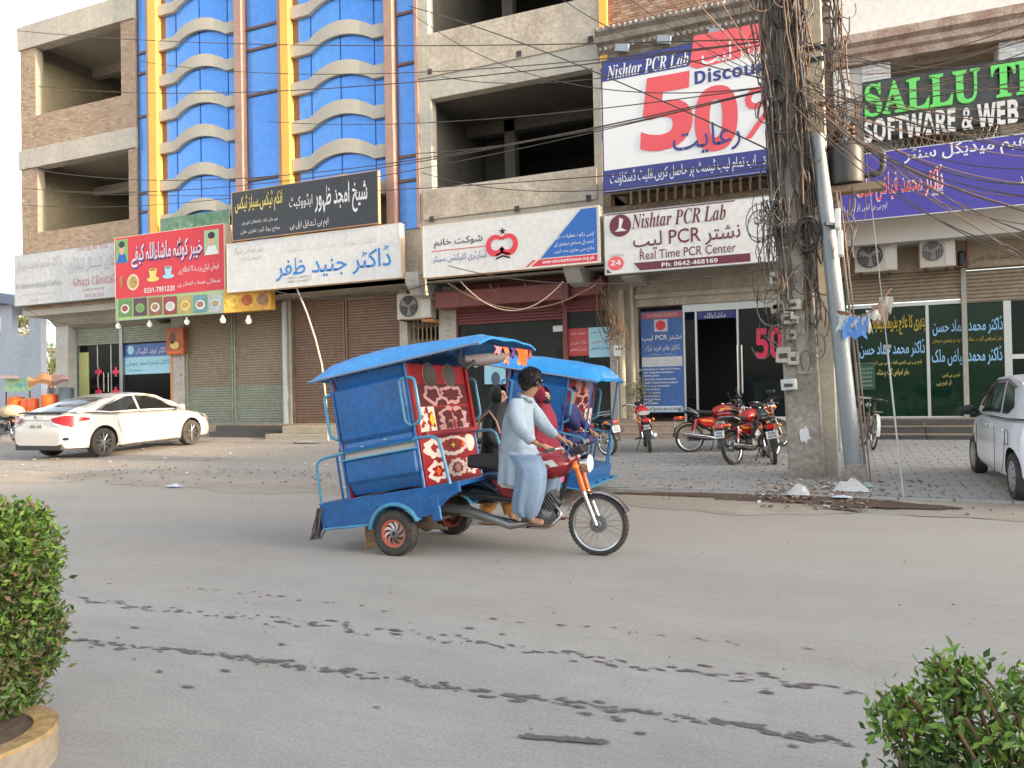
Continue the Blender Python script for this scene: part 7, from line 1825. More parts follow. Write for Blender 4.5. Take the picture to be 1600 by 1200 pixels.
for s in (-1, 1):
    win('side_window', [(-1.45, .2), (-1.1, .62), (-.62, .84), (-.3, .88), (-.3, .1), (-1.1, .1)], s); win('side_window', [(-.24, .1), (-.24, .88), (.2, .86), (.55, .66), (.98, .16), (.8, .1)], s)
    m = MB(); m.tube([G(x, s, u_) + Vector((0, s * .01, 0)) for x, u_ in ((-1.48, .18), (-1.12, .66), (-.64, .9), (0, .93), (.25, .9), (.6, .68), (1.02, .14))], .009, 5); m.build('window_trim', cartrim, t)
    # rear lamp, wraps the corner
    for (x0, z0, x1_, z1) in (): pass
    m = MB(); m.add([(-2.3, s * .42, .93), (-2.24, s * .74, .985), (-2.05, s * .885, .97), (-1.72, s * .925, .9), (-1.78, s * .93, .86), (-2.0, s * .915, .85), (-2.16, s * .86, .72), (-2.29, s * .73, .78), (-2.335, s * .5, .86)], [(0, 1, 8), (1, 7, 8), (1, 2, 6, 7), (2, 5, 6), (2, 3, 4, 5)])
    m.build('tail_light', M('tail_red', (.28, .006, .014), .2), t, smooth='all')
    m = MB(); m.add([(-2.315, s * .5, .84), (-2.29, s * .7, .79), (-2.2, s * .83, .75), (-2.22, s * .82, .72), (-2.31, s * .7, .74), (-2.335, s * .52, .8)], [(0, 1, 4, 5), (1, 2, 3, 4)]); m.build('reverse_lamp', M('lamp_clear', (.55, .52, .5), .1, coat=1), t)
    m = MB(); m.ell((-2.24, s * .74, .48), (.05, .12, .035), 12, 6); m.build('bumper_reflector', cartrim, t, smooth=True)
    m = MB(); m.add([(2.22, s * .42, .68), (2.1, s * .66, .75), (1.72, s * .84, .8), (1.8, s * .87, .72), (2.1, s * .74, .62), (2.24, s * .46, .62)], [(0, 1, 4, 5), (1, 2, 3, 4)]); m.build('headlight', M('lamp_clear', (.55, .52, .5), .1, coat=1), t)
    m = MB(); m.ell((.88, s * 1.0, 1.03), (.07, .1, .06), 14, 8); m.obox((.9, s * .91, .99), (.05, .12, .03)); m.build('wing_mirror', carw, t, smooth='all')
    for x in (-.75, .35): MB().obox((x, s * .905, .8), (.2, .025, .028)).build('door_handle', carw, t, bevel=.006)
    for pts in ([(.86, .93, .78), (.9, .92, .3)], [(-.27, .915, .82), (-.25, .915, .25)], [(-1.0, .915, .8), (-.88, .92, .5), (-.82, .92, .3)], [(.9, .915, .24), (-.8, .915, .24)]):
        m = MB(); m.tube([(a, s * (min(b, .9) + .002), c) for a, b, c in pts], .0035, 4); m.build('door_seam', cartrim, t)
    MB().box(-.95, .95, s * .86, s * .895, .18, .22).build('sill', cartrim, t)
across('rear_window', (-1.88, -1.02)); across('windscreen', (1.14, .45))
MB().obox((-2.29, 0, .9), (.02, 1.0, .02)).build('boot_trim', carw, t, bevel=.005)
MB().obox((-2.16, 0, 1.05), (.14, 1.35, .025), (0, -.1, 0)).build('lip_spoiler', cartrim, t, bevel=.008)
np_ = MB().obox((-2.325, 0, .77), (.015, .42, .13), (0, -.12, 0)).build('number_plate', white, t); text_at('BHZ 529', -.16, .16, .735, .8, 0, blk, np_, st='sb', place=lambda a, b: (-2.336 + (b - .77) * .12, -a, b))
MB().obox((-2.335, 0, .98 - .02), (.012, .1, .08)).build('badge', chrome, t, bevel=.003)
MB().obox((-2.28, 0, .3), (.06, 1.4, .14)).build('lower_bumper', cartrim, t, bevel=.02)
def rim5(h, x, y, sg):
    m = MB(); m.lathe([(.21, -.02), (.22, .0), (.21, .02)], (x, y, .325), axis='Y', n=32, closed=True)
    for k in range(10):
        an = 2 * PI * (k // 2) / 5 + (.13 if k % 2 else -.13); m.tube([(x + .04 * math.cos(an), y, .325 + .04 * math.sin(an)), (x + .21 * math.cos(an + (.12 if k % 2 else -.12)), y, .325 + .21 * math.sin(an + (.12 if k % 2 else -.12)))], .012, 5)
    m.lathe([(.0, -.015), (.045, -.015), (.045, .015), (0, .015)], (x, y, .325), axis='Y', n=14); m.build('rim', alloy, h)
wheels(rim5)
pr, pf = onG(157, 714), onG(305, 694)
sc = 1.09; ang = math.atan2(pf.y - pr.y, pf.x - pr.x)
mid = (pr + pf) / 2; left = Vector((-math.sin(ang), math.cos(ang), 0))
mid = mid + left * .86 * sc
t.rotation_euler = (Matrix.Rotation(ang, 3, 'Z') @ Matrix.Rotation(-.0325, 3, 'Y')).to_euler(); t.scale = (sc,) * 3; t.location = (mid.x, mid.y, mid.z)
# ---- hatchback
carw2 = M('car_white_cool', (.8, .82, .84), .25, coat=.8)
t, G, win, across, wheels, body = car('hatchback', 'white hatchback at the right edge parked facing the shops', 'car', -1.68, 1.72, 2.46, .285, .17, 1.5,
    [(-1.68, .72), (-1.64, .98), (-1.5, 1.02), (-.6, .98), (.8, .95), (1.0, .95), (1.4, .88), (1.62, .76), (1.72, .5)],
    [(-1.68, .68), (-1.6, .9), (0, .86), (1.1, .82), (1.6, .7), (1.72, .48)], [(-1.68, .32), (-1.6, .22), (0, .18), (1.5, .2), (1.72, .28)],
    [(-1.68, .62), (-1.6, .7), (-1.2, .74), (0, .75), (1.1, .735), (1.5, .68), (1.65, .58), (1.72, .4)],
    [(-1.62, 1.0), (-1.5, 1.36), (-1.3, 1.47), (-.5, 1.53), (.1, 1.5), (.4, 1.42), (.7, 1.25), (1.12, .95)], [(-1.6, .62), (-.5, .58), (.4, .58), (1.1, .66)], carw2)
for s in (-1, 1):
    win('side_window', [(-1.08, .3), (-.95, .8), (-.5, .86), (-.5, .1), (-.8, .1)], s); win('side_window', [(-.4, .1), (-.4, .86), (.15, .85), (.45, .72), (.85, .15), (.7, .1)], s)
    m = MB(); m.tube([G(x, s, u_) + Vector((0, s * .02, 0)) for x, u_ in ((-1.1, .84), (-.6, .93), (0, .93), (.3, .88), (.55, .7), (.75, .45))], .022, 6, flat=.5); m.build('rain_visor', M('visor_brown', (.14, .09, .08), .3), t)
    m = MB(); m.ell((.68, s * .86, .99), (.06, .1, .075), 14, 8); m.obox((.72, s * .77, .96), (.04, .12, .03)); m.build('wing_mirror', black, t, smooth='all')
    for x in (-.9, .05): MB().obox((x, s * .758, .83), (.14, .03, .035)).build('door_handle', carw2, t, bevel=.008)
    for pts in ([(.72, .8), (.74, .28)], [(-.45, .84), (-.44, .24)], [(-1.05, .82), (-.98, .5), (-.85, .28)], [(.74, .24), (-.84, .24)]):
        m = MB(); m.tube([(a, s * .757, c) for a, c in pts], .0035, 4); m.build('door_seam', cartrim, t)
    if s > 0: m = MB(); m.tube(arc([(-1.2, .752, .84), (-1.04, .754, .84), (-1.04, .756, .66), (-1.2, .754, .66), (-1.2, .752, .84)], .02), .004, 4); m.build('fuel_flap_seam', cartrim, t)
    MB().obox((-1.66, s * .6, .92), (.05, .14, .2)).build('tail_light', lampred, t, bevel=.02)
    MB().obox((1.66, s * .5, .72), (.1, .2, .12), (0, 0, s * -.4)).build('headlight', M('lamp_clear', (.55, .52, .5), .1, coat=1), t, bevel=.02)
    MB().obox((1.2, s * .748, .72), (.05, .012, .03)).build('side_repeater', lampor, t)
across('windscreen', (1.04, .42))
def rimc(h, x, y, sg):
    m = MB(); m.lathe([(.19, -.02), (.195, 0), (.185, .02), (.12, .02 * sg + .01 * sg), (.05, .03 * sg), (0, .03 * sg)], (x, y, .285), axis='Y', n=30); m.build('hub_cap', M('hub_cap_silver', (.42, .44, .46), .35, .6), h, smooth=True)
    for k in range(8):
        an = 2 * PI * k / 8; MB().obox((x + .14 * math.cos(an), y + sg * .026, .285 + .14 * math.sin(an)), (.05, .006, .022), (0, -an, 0)).build('hub_slot', cartrim, h)
wheels(rimc)
pr, pf = onG(1583, 783), onG(1521, 740); ang = math.atan2(pf.y - pr.y, pf.x - pr.x); sc = 1.0
mid = (pr + pf) / 2; left = Vector((-math.sin(ang), math.cos(ang), 0)); mid = mid - left * .72
t.rotation_euler = (Matrix.Rotation(ang, 3, 'Z') @ Matrix.Rotation(-.0325, 3, 'Y')).to_euler(); t.location = (mid.x, mid.y, mid.z + .02)
# ---- utility poles
def tapered(mb, p0, p1, w0, d0, w1, d1, ch=.02):
    """rectangular pole section"""
    p0, p1 = Vector(p0), Vector(p1); rows = []
    for p, w, d in ((p0, w0, d0), (p1, w1, d1)):
        rows.append([(p.x + x, p.y + y, p.z) for x, y in ((-w + ch, -d), (w - ch, -d), (w, -d + ch), (w, d - ch), (w - ch, d), (-w + ch, d), (-w, d - ch), (-w, -d + ch))])
    mb.grid(rows, close=True); return mb
YP = 12.62
p0, p1 = onY(1262, 750, YP), onY(1218, 0, YP)
up = thing('concrete_pole', 'broad rectangular concrete utility pole wrapped in a mass of cables and meters', 'utility pole', (p0.x, YP, gz(YP)), world=True)
k_ = (p1.z + 1.0 - p0.z) / (p1.z - p0.z); pt = p0 + (p1 - p0) * k_
tapered(MB(), (p0.x, YP, gz(YP) - .1), (pt.x, YP, pt.z), .26, .17, .21, .13).build('shaft', concpole, up)
m = MB(); tapered(m, (p0.x - .0, YP - .175, gz(YP) + 1.6), (pt.x, YP - .14, pt.z), .1, .02, .09, .02, .005); m.build('raised_rib', M('pole_concrete_light', (.4, .36, .3), .9, nz=(3, .5)), up)
m = MB(); c = onY(1258, 680, YP - .2); q = random.Random(3)
m.flat([(c.x + q.uniform(.04, .1) * math.cos(a / 14 * 6.28), YP - .172 - .012, c.z + q.uniform(.08, .17) * math.sin(a / 14 * 6.28)) for a in range(14)])
m.build('torn_notice', papr, up, fix=False)
p0b, p1b = onY(1293, 742, 12.95), onY(1262, 0, 12.95)
up2 = thing('pale_pole', 'pale rectangular pole standing right behind the wired concrete pole, its right side sunlit', 'utility pole', (p0b.x, 12.95, gz(12.95)), world=True)
pt2 = p0b + (p1b - p0b) * 1.12
tapered(MB(), (p0b.x, 12.95, gz(12.95) - .1), (pt2.x, 12.95, pt2.z), .17, .15, .2, .14).build('shaft', polepale, up2)
for v in (82, 100, 170): c = onY(1266, v, 12.95); MB().box(c.x - .24, c.x + .24, 12.78, 13.12, c.z - .03, c.z + .03).build('band', black, up2)
q0, q1, q2 = onY(1337, 757, 12.25), onY(1316, 560, 12.3), onY(1287, 300, 12.4); dq = (q2 - q1)
lp = thing('steel_tube_pole', 'leaning galvanised steel tube pole with white boxes near its top', 'utility pole', (q0.x, 12.25, gz(12.25)), world=True)
MB().tube([(q0.x, 12.25, gz(12.25) - .05), q1, q2, q2 + dq * .35], [.125, .118, .108, .1], 20).build('shaft', galv, lp, smooth=True)
MB().tube([(q0.x + .01, 12.25, gz(12.25) - .05), (q0.x, 12.25, gz(12.25) + .28)], .15, 16).build('footing', concpole, lp, smooth=True)
for (u, v, r) in ((1331, 694, .135), (1319, 490, .125), (1301, 352, .12)): c = onY(u, v, 12.3); MB().tube([(c.x - .01, 12.29, c.z - .02), (c.x, 12.29, c.z + .02)], r, 18).build('clamp', rust if v > 400 else steel, lp)
for (u0, v0, u1, v1) in ((1304, 328, 1314, 358), (1308, 362, 1318, 400)):
    c0, c1 = onY(u0, v0, 12.15), onY(u1, v1, 12.15); MB().box(c0.x, c1.x, 12.05, 12.25, c1.z, c0.z).build('junction_box', M('junction_white', (.65, .65, .62), .5), lp, bevel=.015)
for dx, r in ((.17, .02), (.22, .012)): MB().tube([(q0.x + dx - .02, 12.3, gz(12.3)), (q1.x + dx, 12.35, q1.z), (q2.x + dx, 12.45, q2.z)], r, 8).build('conduit', M('conduit_brown', (.2, .15, .12), .8), lp, smooth=True)
gp = thing('back_post', 'slim grey steel post standing between the pale pole and the leaning tube', 'post', tuple(onG(1310, 706)), world=True)
a = onG(1310, 706); MB().tube([(a.x, a.y, a.z - .05), (a.x - .1, a.y, 5.2)], .1, 12).build('shaft', galv, gp, smooth=True)
# guy wire with rod on the pavement
a = onG(1412, 778); b = onY(1355, 260, 12.6); c = a.lerp(b, .42)
gw = thing('guy_wire', 'taut stay wire rising from a rod in the pavement to the poles', 'wire', tuple(a), world=True)
MB().tube([a, c], .012, 6).build('rod', steel, gw); MB().tube([c, b, b + (b - c) * .2], .007, 5).build('strand', steel, gw); MB().obox(c, (.1, .05, .05)).build('clip', steel, gw)
# transformer on a bracket
YT_ = 12.6; c = onY(1322, 258, YT_)
tr = thing('transformer', 'small dark pole mounted transformer with rusty insulators right of the poles', 'transformer', tuple(c), world=True)
tdk = M('transformer_dark', (.012, .018, .024), .5, nz=(2, .35), col2=(.2, .17, .13), streak=True)
zb, zt2 = Z(1322, 290, YT_), Z(1322, 228, YT_)
MB().lathe([(0, zb), (.24, zb + .01), (.25, zb + .05), (.25, zt2 - .05), (.26, zt2 - .04), (.26, zt2), (.1, zt2 + .06), (0, zt2 + .06)], (c.x, YT_, 0), n=30).build('tank', tdk, tr, smooth=True)
for dx, dy in ((-.12, 0), (.1, -.05)):
    pr_ = [(.02, zt2 + .02)]
    for k in range(4): pr_ += [(.03, zt2 + .06 + k * .07), (.075, zt2 + .075 + k * .07), (.03, zt2 + .1 + k * .07)]
    MB().lathe(pr_ + [(0.0, zt2 + .38)], (c.x + dx, YT_ + dy, 0), n=14).build('insulator', M('insulator_brown', (.2, .09, .05), .35), tr, smooth=True)
MB().tube(arc([(c.x + .22, YT_, zb + .5), (c.x + .5, YT_, zb + .5), (c.x + .5, YT_, zb + .12), (c.x + .22, YT_, zb + .12)], .15), .045, 10).build('cooling_pipe', tdk, tr, smooth=True)
MB().box(c.x - .5, c.x + .5, YT_ - .12, YT_ + .12, zb - .12, zb - .01).build('bracket', M('timber_bracket', (.25, .18, .12), .8), tr)
# meter boxes on the concrete pole
for (u, v, sx_, sz_) in ((1213, 435, .17, .2), (1215, 478, .2, .18), (1240, 476, .22, .16), (1230, 497, .17, .2), (1240, 500, .15, .12), (1224, 555, .2, .24), (1239, 560, .16, .2), (1237, 523, .14, .16), (1233, 601, .22, .17), (1211, 480, .12, .2)):
    c = onY(u, v, YP - .24); bx_ = MB().obox(c, (sx_, .13, sz_), (0, rnd.uniform(-.1, .1), rnd.uniform(-.3, .3))).build('meter_box', M('meter_cream' if v < 600 else 'meter_white', (.5, .46, .36) if v < 600 else (.62, .62, .6), .5, nz=(5, .5)), up, bevel=.018)
    MB().obox(c + Vector((0, -.07, -.01)), (sx_ * .6, .012, sz_ * .3)).build('dial', dark, bx_)
# cable tangles on the poles
def tangle(name, n, xf, z0, z1, spread, r, seed, Y, mat, parent, loops=0):
    q = random.Random(seed); m = MB()
    for i in range(n):
        a = q.uniform(z0, z1); ln = q.uniform(.8, 3.6); b = min(z1, a + ln); k = 9; ph = q.uniform(0, 6); off = q.gauss(0, spread * .75); yy = Y - q.uniform(.02, .2); am = q.uniform(.005, .04); dr = q.gauss(0, .12)
        pts = [(xf(a + (b - a) * j / k) + off + dr * (j / k - .5) + am * math.sin(ph + j * q.uniform(.7, 1.3)), yy + .03 * math.sin(ph * 2 + j), a + (b - a) * j / k) for j in range(k + 1)]
        m.m = q.choice((0, 0, 1, 2)); m.tube(pts, q.uniform(.6, 1.3) * r, 5, cap=False)
    for i in range(loops):
        a = q.uniform(z0, z1); R0 = q.uniform(.12, .34); off = q.gauss(0, spread); yy = Y - q.uniform(.08, .25); ph = q.uniform(0, 6)
        pts = [(xf(a) + off + R0 * (.6 + .2 * math.sin(ph)) * math.cos(t), yy + .05 * math.sin(t * 2 + ph), a + R0 * math.sin(t)) for t in [ph + k * .45 for k in range(int(q.uniform(7, 16)))]]
        m.m = q.choice((0, 0, 1, 2)); m.tube(pts, r * q.uniform(.6, 1.1), 5, cap=False)
    return tag(m.build(name, [wire, wireb, M('cable_grey', (.16, .15, .14), .7)], parent, smooth='all', fix=False), kind='stuff')
xf1 = lambda z: p0.x + (pt.x - p0.x) * (z - p0.z) / (pt.z - p0.z); xf2 = lambda z: p0b.x + (pt2.x - p0b.x) * (z - p0b.z) / (pt2.z - p0b.z)
tangle('cable_tangle', 62, xf1, 3.3, 9.2, .24, .012, 1, YP - .16, wire, up, 16)
tangle('cable_tangle', 36, lambda z: xf1(z) - .25, 3.3, 9.2, .06, .012, 11, YP - .1, wire, up, 9)
tangle('cable_tangle', 45, lambda z: xf1(z) + .27, 3.3, 9.2, .06, .012, 12, YP - .1, wire, up, 14)
tangle('cable_tangle', 40, lambda z: xf1(z) - .22, 2.2, 4.4, .15, .009, 5, YP - .2, wire, up, 40)
tangle('cable_tangle', 55, lambda z: (xf1(z) + xf2(z)) / 2 + .04, 1.9, 8.0, .08, .011, 2, YP - .05, wire, up2, 30)
tangle('cable_tangle', 46, lambda z: xf2(z) + .4 + (z - 5) * .02, 3.2, 9.0, .12, .011, 3, YP + .1, wire, up2, 40)
# a coil and bundled knots
for (u, v, R0) in ((1213, 140, .22), (1262, 365, .26), (1225, 20, .22)):
    c = onY(u, v, YP - .3); m = MB(); q = random.Random(u)
    for k in range(11): rr = R0 * q.uniform(.7, 1.05); m.tube([(c.x + q.uniform(-.02, .02) + rr * .62 * math.cos(a), c.y + q.uniform(-.04, .04), c.z + rr * math.sin(a)) for a in [j * .42 for j in range(16)]], .012, 5, cap=False)
    tag(m.build('cable_coil', wire, up, smooth='all', fix=False), kind='stuff')
# ---- overhead cables
def cable(label, a, b, sag=.3, r=.011, mat=wire, group='overhead cables', n=22, name='cable'):
    a, b = Vector(a), Vector(b)
    m = MB(); m.tube([a.lerp(b, k / n) - Vector((0, 0, sag * 4 * (k / n) * (1 - k / n))) for k in range(n + 1)], r, 5)
    o = m.build(name, mat, None, smooth='all', fix=False); tag(o, label, 'cable', group)
node = onY(1240, 130, YP - .1); node2 = onY(1225, 60, YP - .1); node3 = onY(1235, 250, YP - .1)
L_ = 'thin dark cable strung across the facades left of the poles, one of many alike'
for (ua, va, Ya, nd, sag, r) in ((0, 45, 17, node2, .3, .011), (0, 290, 18.3, node, .8, .011), (30, 320, 18.2, node, .7, .01), (40, 262, 18.4, node, .9, .012), (60, 135, 18, node2, .5, .012), (100, 300, 18.3, node3, .3, .01), (640, 10, 18.4, node3, -.2, .013), (640, 18, 18.4, node, .9, .01), (880, 0, 17.5, node, .3, .011),
        (215, 95, 18.4, node2, .5, .01), (420, 190, 18.3, node, .3, .01), (690, 120, 18.3, node2, .4, .01), (660, 270, 18.4, node3, .5, .01), (650, 240, 18.2, node, .2, .012)):
    cable(L_, onY(ua, va, Ya), nd, sag, r)
L2 = 'brown cable fanning down rightwards from the concrete pole in a dense bunch'
q = random.Random(21)
for k in range(20):
    v1 = 150 + k * 13 + q.uniform(-9, 9); Yb = q.uniform(8.5, 13); e = onY(1640, v1 + 40, Yb); nd = onY(q.uniform(1225, 1262), q.uniform(110, 160), YP - .2)
    cable(L2, nd, e, q.uniform(.05, .5), q.uniform(.005, .01), wireb if k % 2 else wire, 'cables fanning right from the pole')
L3 = 'cable rising leftwards from the poles in the bunch over the discount hoarding'
for k in range(10):
    e = onY(960 + k * 22, -20, q.uniform(10.5, 14)); nd = onY(q.uniform(1190, 1240), q.uniform(90, 140), YP - .2)
    cable(L3, nd, e, q.uniform(.0, .25), q.uniform(.005, .009), wireb if k % 2 else wire, 'cables rising left from the pole')
L4 = 'cable rising rightwards from the poles in the bunch past the dark signboard'
for k in range(12):
    e = onY(1640, 20 + k * 16, q.uniform(9, 14)); nd = onY(q.uniform(1225, 1300), q.uniform(60, 190), YP - .15)
    cable(L4, nd, e, q.uniform(-.1, .35), q.uniform(.005, .009), wireb if k % 2 else wire, 'cables rising right from the pole')
cable('cable drooping from the poles across the laboratory sign to the shops', onY(1205, 420, YP), onY(700, 415, 18.0), .35)
cable('cable sagging in front of the maroon shutter from bracket to bracket', onY(700, 442, 18.3), onY(930, 445, 18.3), .65, .02, wireb)
cable('second paler cable sagging deeper before the maroon shutter', onY(720, 440, 18.25), onY(880, 440, 18.25), .75, .014, M('cable_pale', (.5, .42, .34), .8))
cable('cable looped under the white doctor sign beside the air conditioner', onY(430, 455, 18.3), onY(680, 440, 18.6), .35, .014)
cable('cable under the far left clinic sign going down to the grey wall', onY(190, 470, 18.5), onY(10, 440, 19), .1)
cable('cable from the far left clinic sign to the pier', onY(28, 475, 18.6), onY(150, 505, 19), .3, .012)
m = MB(); q = random.Random(31)   # loose wires hanging at the wall by the drain pipes
for k in range(26):
    a = onY(q.uniform(935, 965), q.uniform(430, 480), 18.9); b = onY(q.uniform(945, 975), q.uniform(500, 545), 19.4); c = a.lerp(b, .5) + Vector((q.uniform(-.5, .5), q.uniform(-.1, .1), q.uniform(-.4, .1)))
    m.tube([a.lerp(c, t_ / 5).lerp(c.lerp(b, t_ / 5), t_ / 5) for t_ in range(6)], q.uniform(.008, .016), 5)
o = m.build('hanging_wire', [wireb], hb, smooth='all', fix=False); o['kind'] = 'stuff'
for k in range(7):
    m = MB(); u = 650 + k * 4; a = onY(600 + k * 55, 447 - k * 1.0, 18.35); b = onY(630 + k * 50, 445, 18.5); m.tube([a.lerp(b, j / 8) - Vector((0, 0, .3 * math.sin(PI * j / 8) * (1 + k % 3) * .6)) for j in range(9)], .012, 5)
    o = m.build('wire', wire, hb, smooth='all', fix=False)
# cloth scraps on a string at the leaning pole
a, b, c = onY(1318, 488, 12.2), onY(1355, 512, 12.1), onY(1392, 450, 12.4)
sg_ = thing('rag_bunting', 'string of plastic and cloth scraps, one blue, tied right of the leaning steel pole', 'bunting', tuple(a), world=True)
pts = [a.lerp(b, t_ / 8).lerp(b.lerp(c, t_ / 8), t_ / 8) for t_ in range(9)]
MB().tube(pts, .012, 5).build('string', wireb, sg_, smooth=True)
for k, (mt, w_, h_) in enumerate([((.55, .6, .6), .2, .3), ((.5, .52, .5), .15, .2), ((.1, .25, .6), .32, .34), ((.4, .45, .5), .14, .25), ((.5, .45, .4), .1, .3), ((.6, .58, .5), .16, .16), ((.4, .25, .18), .2, .3), ((.55, .5, .42), .18, .26)]):
    p_ = pts[k]; rows = [[(p_.x + w_ * (i / 4 - .5) + .02 * math.sin(j + k), p_.y + .03 * math.sin(i * 2 + k + j), p_.z - h_ * j / 4 * (1 - .2 * (i % 2))) for i in range(5)] for j in range(5)]
    MB().grid(rows).build('scrap', M('scrap_tone' + 'abcdefgh'[k], mt, .7), sg_, smooth='all')
# ================================================================== litter, hedge, bush, background
q = random.Random(77)
def litter(label, u, v, w, h, col, seed):
    p = onG(u, v); z0 = p.z + .03; rr = random.Random(seed); n = 9; rows = []
    for i in range(n):
        rows.append([(p.x + w * (i / (n - 1) - .5) + rr.uniform(-.02, .02) * w * 3, p.y + w * .5 * (j / (n - 1) - .5), z0 + h * max(0, math.sin(PI * i / (n - 1)) * math.sin(PI * j / (n - 1))) * rr.uniform(.45, 1.) ) for j in range(n)])
    o = MB().grid(rows).build('plastic_bag' if h > .1 else 'litter', col, None, smooth=True); tag(o, label, 'plastic bag' if h > .1 else 'litter', 'litter by the poles and plinth'); return o
bagw = M('plastic_bag_white', (.62, .6, .57), .4, nz=(12, .4)); 
litter('pale plastic bag heaped in the dirt left of the concrete pole foot', 1248, 776, .3, .17, bagw, 1)
litter('crumpled white plastic bag before the leaning tube, larger one', 1330, 770, .48, .2, bagw, 2)
litter('flat white paper lying beside the larger white bag', 1317, 780, .26, .03, M('paper_bluish', (.6, .62, .72), .8), 3)
litter('crushed grey wrapper against the foot of the leaning tube', 1334, 760, .22, .14, M('wrapper', (.4, .36, .32), .6, nz=(20, .8)), 4)
litter('small green white wrapper right of the leaning tube foot', 1355, 764, .16, .08, M('wrapper_green', (.4, .45, .38), .6, nz=(20, .8)), 5)
litter('blue and white paper scrap on the road edge left of the rickshaw', 273, 762, .32, .05, M('paper_blue', (.3, .34, .55), .7, nz=(9, 1), col2=(.7, .7, .75)), 6)
litter('torn white plastic sheet lying along the foot of the cream steps', 480, 692, .7, .07, M('sheet_grey', (.45, .45, .45), .7, nz=(20, .8)), 7)
dbs = MB()
for i in range(420):
    u = q.gauss(1275, 60); v = q.gauss(766, 9) if q.random() < .7 else q.uniform(755, 800); 
    if not 1180 < u < 1460: continue
    p = onG(u, v); s_ = q.uniform(.01, .045); m_ = q.choice((0, 0, 0, 2, 2, 1) if q.random() < .5 else (0, 2)); dbs.m = m_
    dbs.obox((p.x, p.y, p.z + .03), (s_ * 1.6, s_, s_ * .35), (q.uniform(-.5, .5), q.uniform(-.5, .5), q.uniform(0, 3)))
tag(dbs.build('debris', [M('debris_brown', (.2, .13, .09), .9), papr, M('debris_tan', (.36, .29, .22), .9)], None, fix=False), kind='stuff')
dbs = MB()
for i in range(150):
    x = q.uniform(-21, -5); y = q.uniform(10.4, 18.2); s_ = q.uniform(.012, .05); dbs.m = q.choice((0, 0, 1, 2)); dbs.obox((x, y, gz(y) + .012), (s_ * 1.8, s_, s_ * .2), (q.uniform(-.2, .2), q.uniform(-.2, .2), q.uniform(0, 3)))
tag(dbs.build('paper_scraps', [M('debris_brown', (.2, .13, .09), .9), papr, M('debris_tan', (.36, .29, .22), .9)], None, fix=False), kind='stuff')

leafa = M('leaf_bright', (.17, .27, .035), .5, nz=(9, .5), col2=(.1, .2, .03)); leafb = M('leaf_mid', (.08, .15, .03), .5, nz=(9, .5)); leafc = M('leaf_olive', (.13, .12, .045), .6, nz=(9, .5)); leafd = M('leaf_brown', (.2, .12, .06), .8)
def leaves(mb, c, n, L, seed, updir=None):
    """a sprig: pointed folded leaves round a twig end"""
    rr = random.Random(seed)
    for k in range(n):
        d = Vector((rr.gauss(0, 1), rr.gauss(0, 1), rr.gauss(0, 1))) + (updir or Vector((0, 0, .4))); d.normalize()
        ln = L * rr.uniform(.6, 1.25); s_ = d.cross(Vector((rr.gauss(0, 1), rr.gauss(0, 1), rr.gauss(0, 1)))).normalized(); nn = d.cross(s_)
        p_ = c + Vector((rr.gauss(0, L * .5), rr.gauss(0, L * .5), rr.gauss(0, L * .5))); w = ln * .22
        mb.add([p_, p_ + d * ln * .45 + s_ * w + nn * w * .35, p_ + d * ln, p_ + d * ln * .45 - s_ * w + nn * w * .35, p_ + d * ln * .45], [(0, 1, 4), (1, 2, 4), (2, 3, 4), (3, 0, 4)])
hx0, hx1, hy0, hy1, hz0, hz1 = -9.5, -3.29, 1.45, 2.42, .17, 1.06
hd_ = thing('hedge', 'clipped square green hedge on the median at the left edge of the road', 'hedge', (hx1 - 1, hy1 - .4, .13), world=True)
m = MB(); q = random.Random(2)
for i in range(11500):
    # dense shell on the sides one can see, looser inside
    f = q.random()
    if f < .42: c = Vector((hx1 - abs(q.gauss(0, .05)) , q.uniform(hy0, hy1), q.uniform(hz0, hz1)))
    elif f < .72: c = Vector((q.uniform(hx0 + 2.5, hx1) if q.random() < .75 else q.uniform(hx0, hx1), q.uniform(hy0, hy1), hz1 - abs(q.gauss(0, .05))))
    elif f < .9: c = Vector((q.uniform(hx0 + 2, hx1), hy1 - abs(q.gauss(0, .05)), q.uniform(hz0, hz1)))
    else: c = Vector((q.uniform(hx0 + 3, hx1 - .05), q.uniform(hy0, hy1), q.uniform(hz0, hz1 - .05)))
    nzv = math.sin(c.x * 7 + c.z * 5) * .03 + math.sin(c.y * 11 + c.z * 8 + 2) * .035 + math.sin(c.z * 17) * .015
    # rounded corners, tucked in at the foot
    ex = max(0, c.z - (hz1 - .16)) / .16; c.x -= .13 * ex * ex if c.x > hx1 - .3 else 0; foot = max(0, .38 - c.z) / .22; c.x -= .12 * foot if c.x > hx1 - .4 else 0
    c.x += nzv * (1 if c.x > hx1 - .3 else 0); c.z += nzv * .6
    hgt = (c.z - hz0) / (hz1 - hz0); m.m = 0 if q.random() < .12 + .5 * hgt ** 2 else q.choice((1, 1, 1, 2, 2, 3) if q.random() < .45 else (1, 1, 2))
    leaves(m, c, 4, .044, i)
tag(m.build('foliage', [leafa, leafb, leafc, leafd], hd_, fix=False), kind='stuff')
m = MB()
for i in range(160):
    x = q.uniform(hx0 + 2, hx1 - .15); y = q.uniform(hy0 + .15, hy1 - .15); m.tube([(x, y, .12), (x + q.uniform(-.1, .1), y + q.uniform(-.1, .1), .5), (x + q.uniform(-.2, .15), y + q.uniform(-.2, .2), .95)], .008, 5)
tag(m.build('twigs', woodm, hd_, fix=False), kind='stuff')
bs = thing('bush', 'loose leafy bush on the median at the lower right corner, close to the viewer', 'bush', (.45, 2.7, .13), world=True)
m = MB(); tw = MB(); q = random.Random(9)
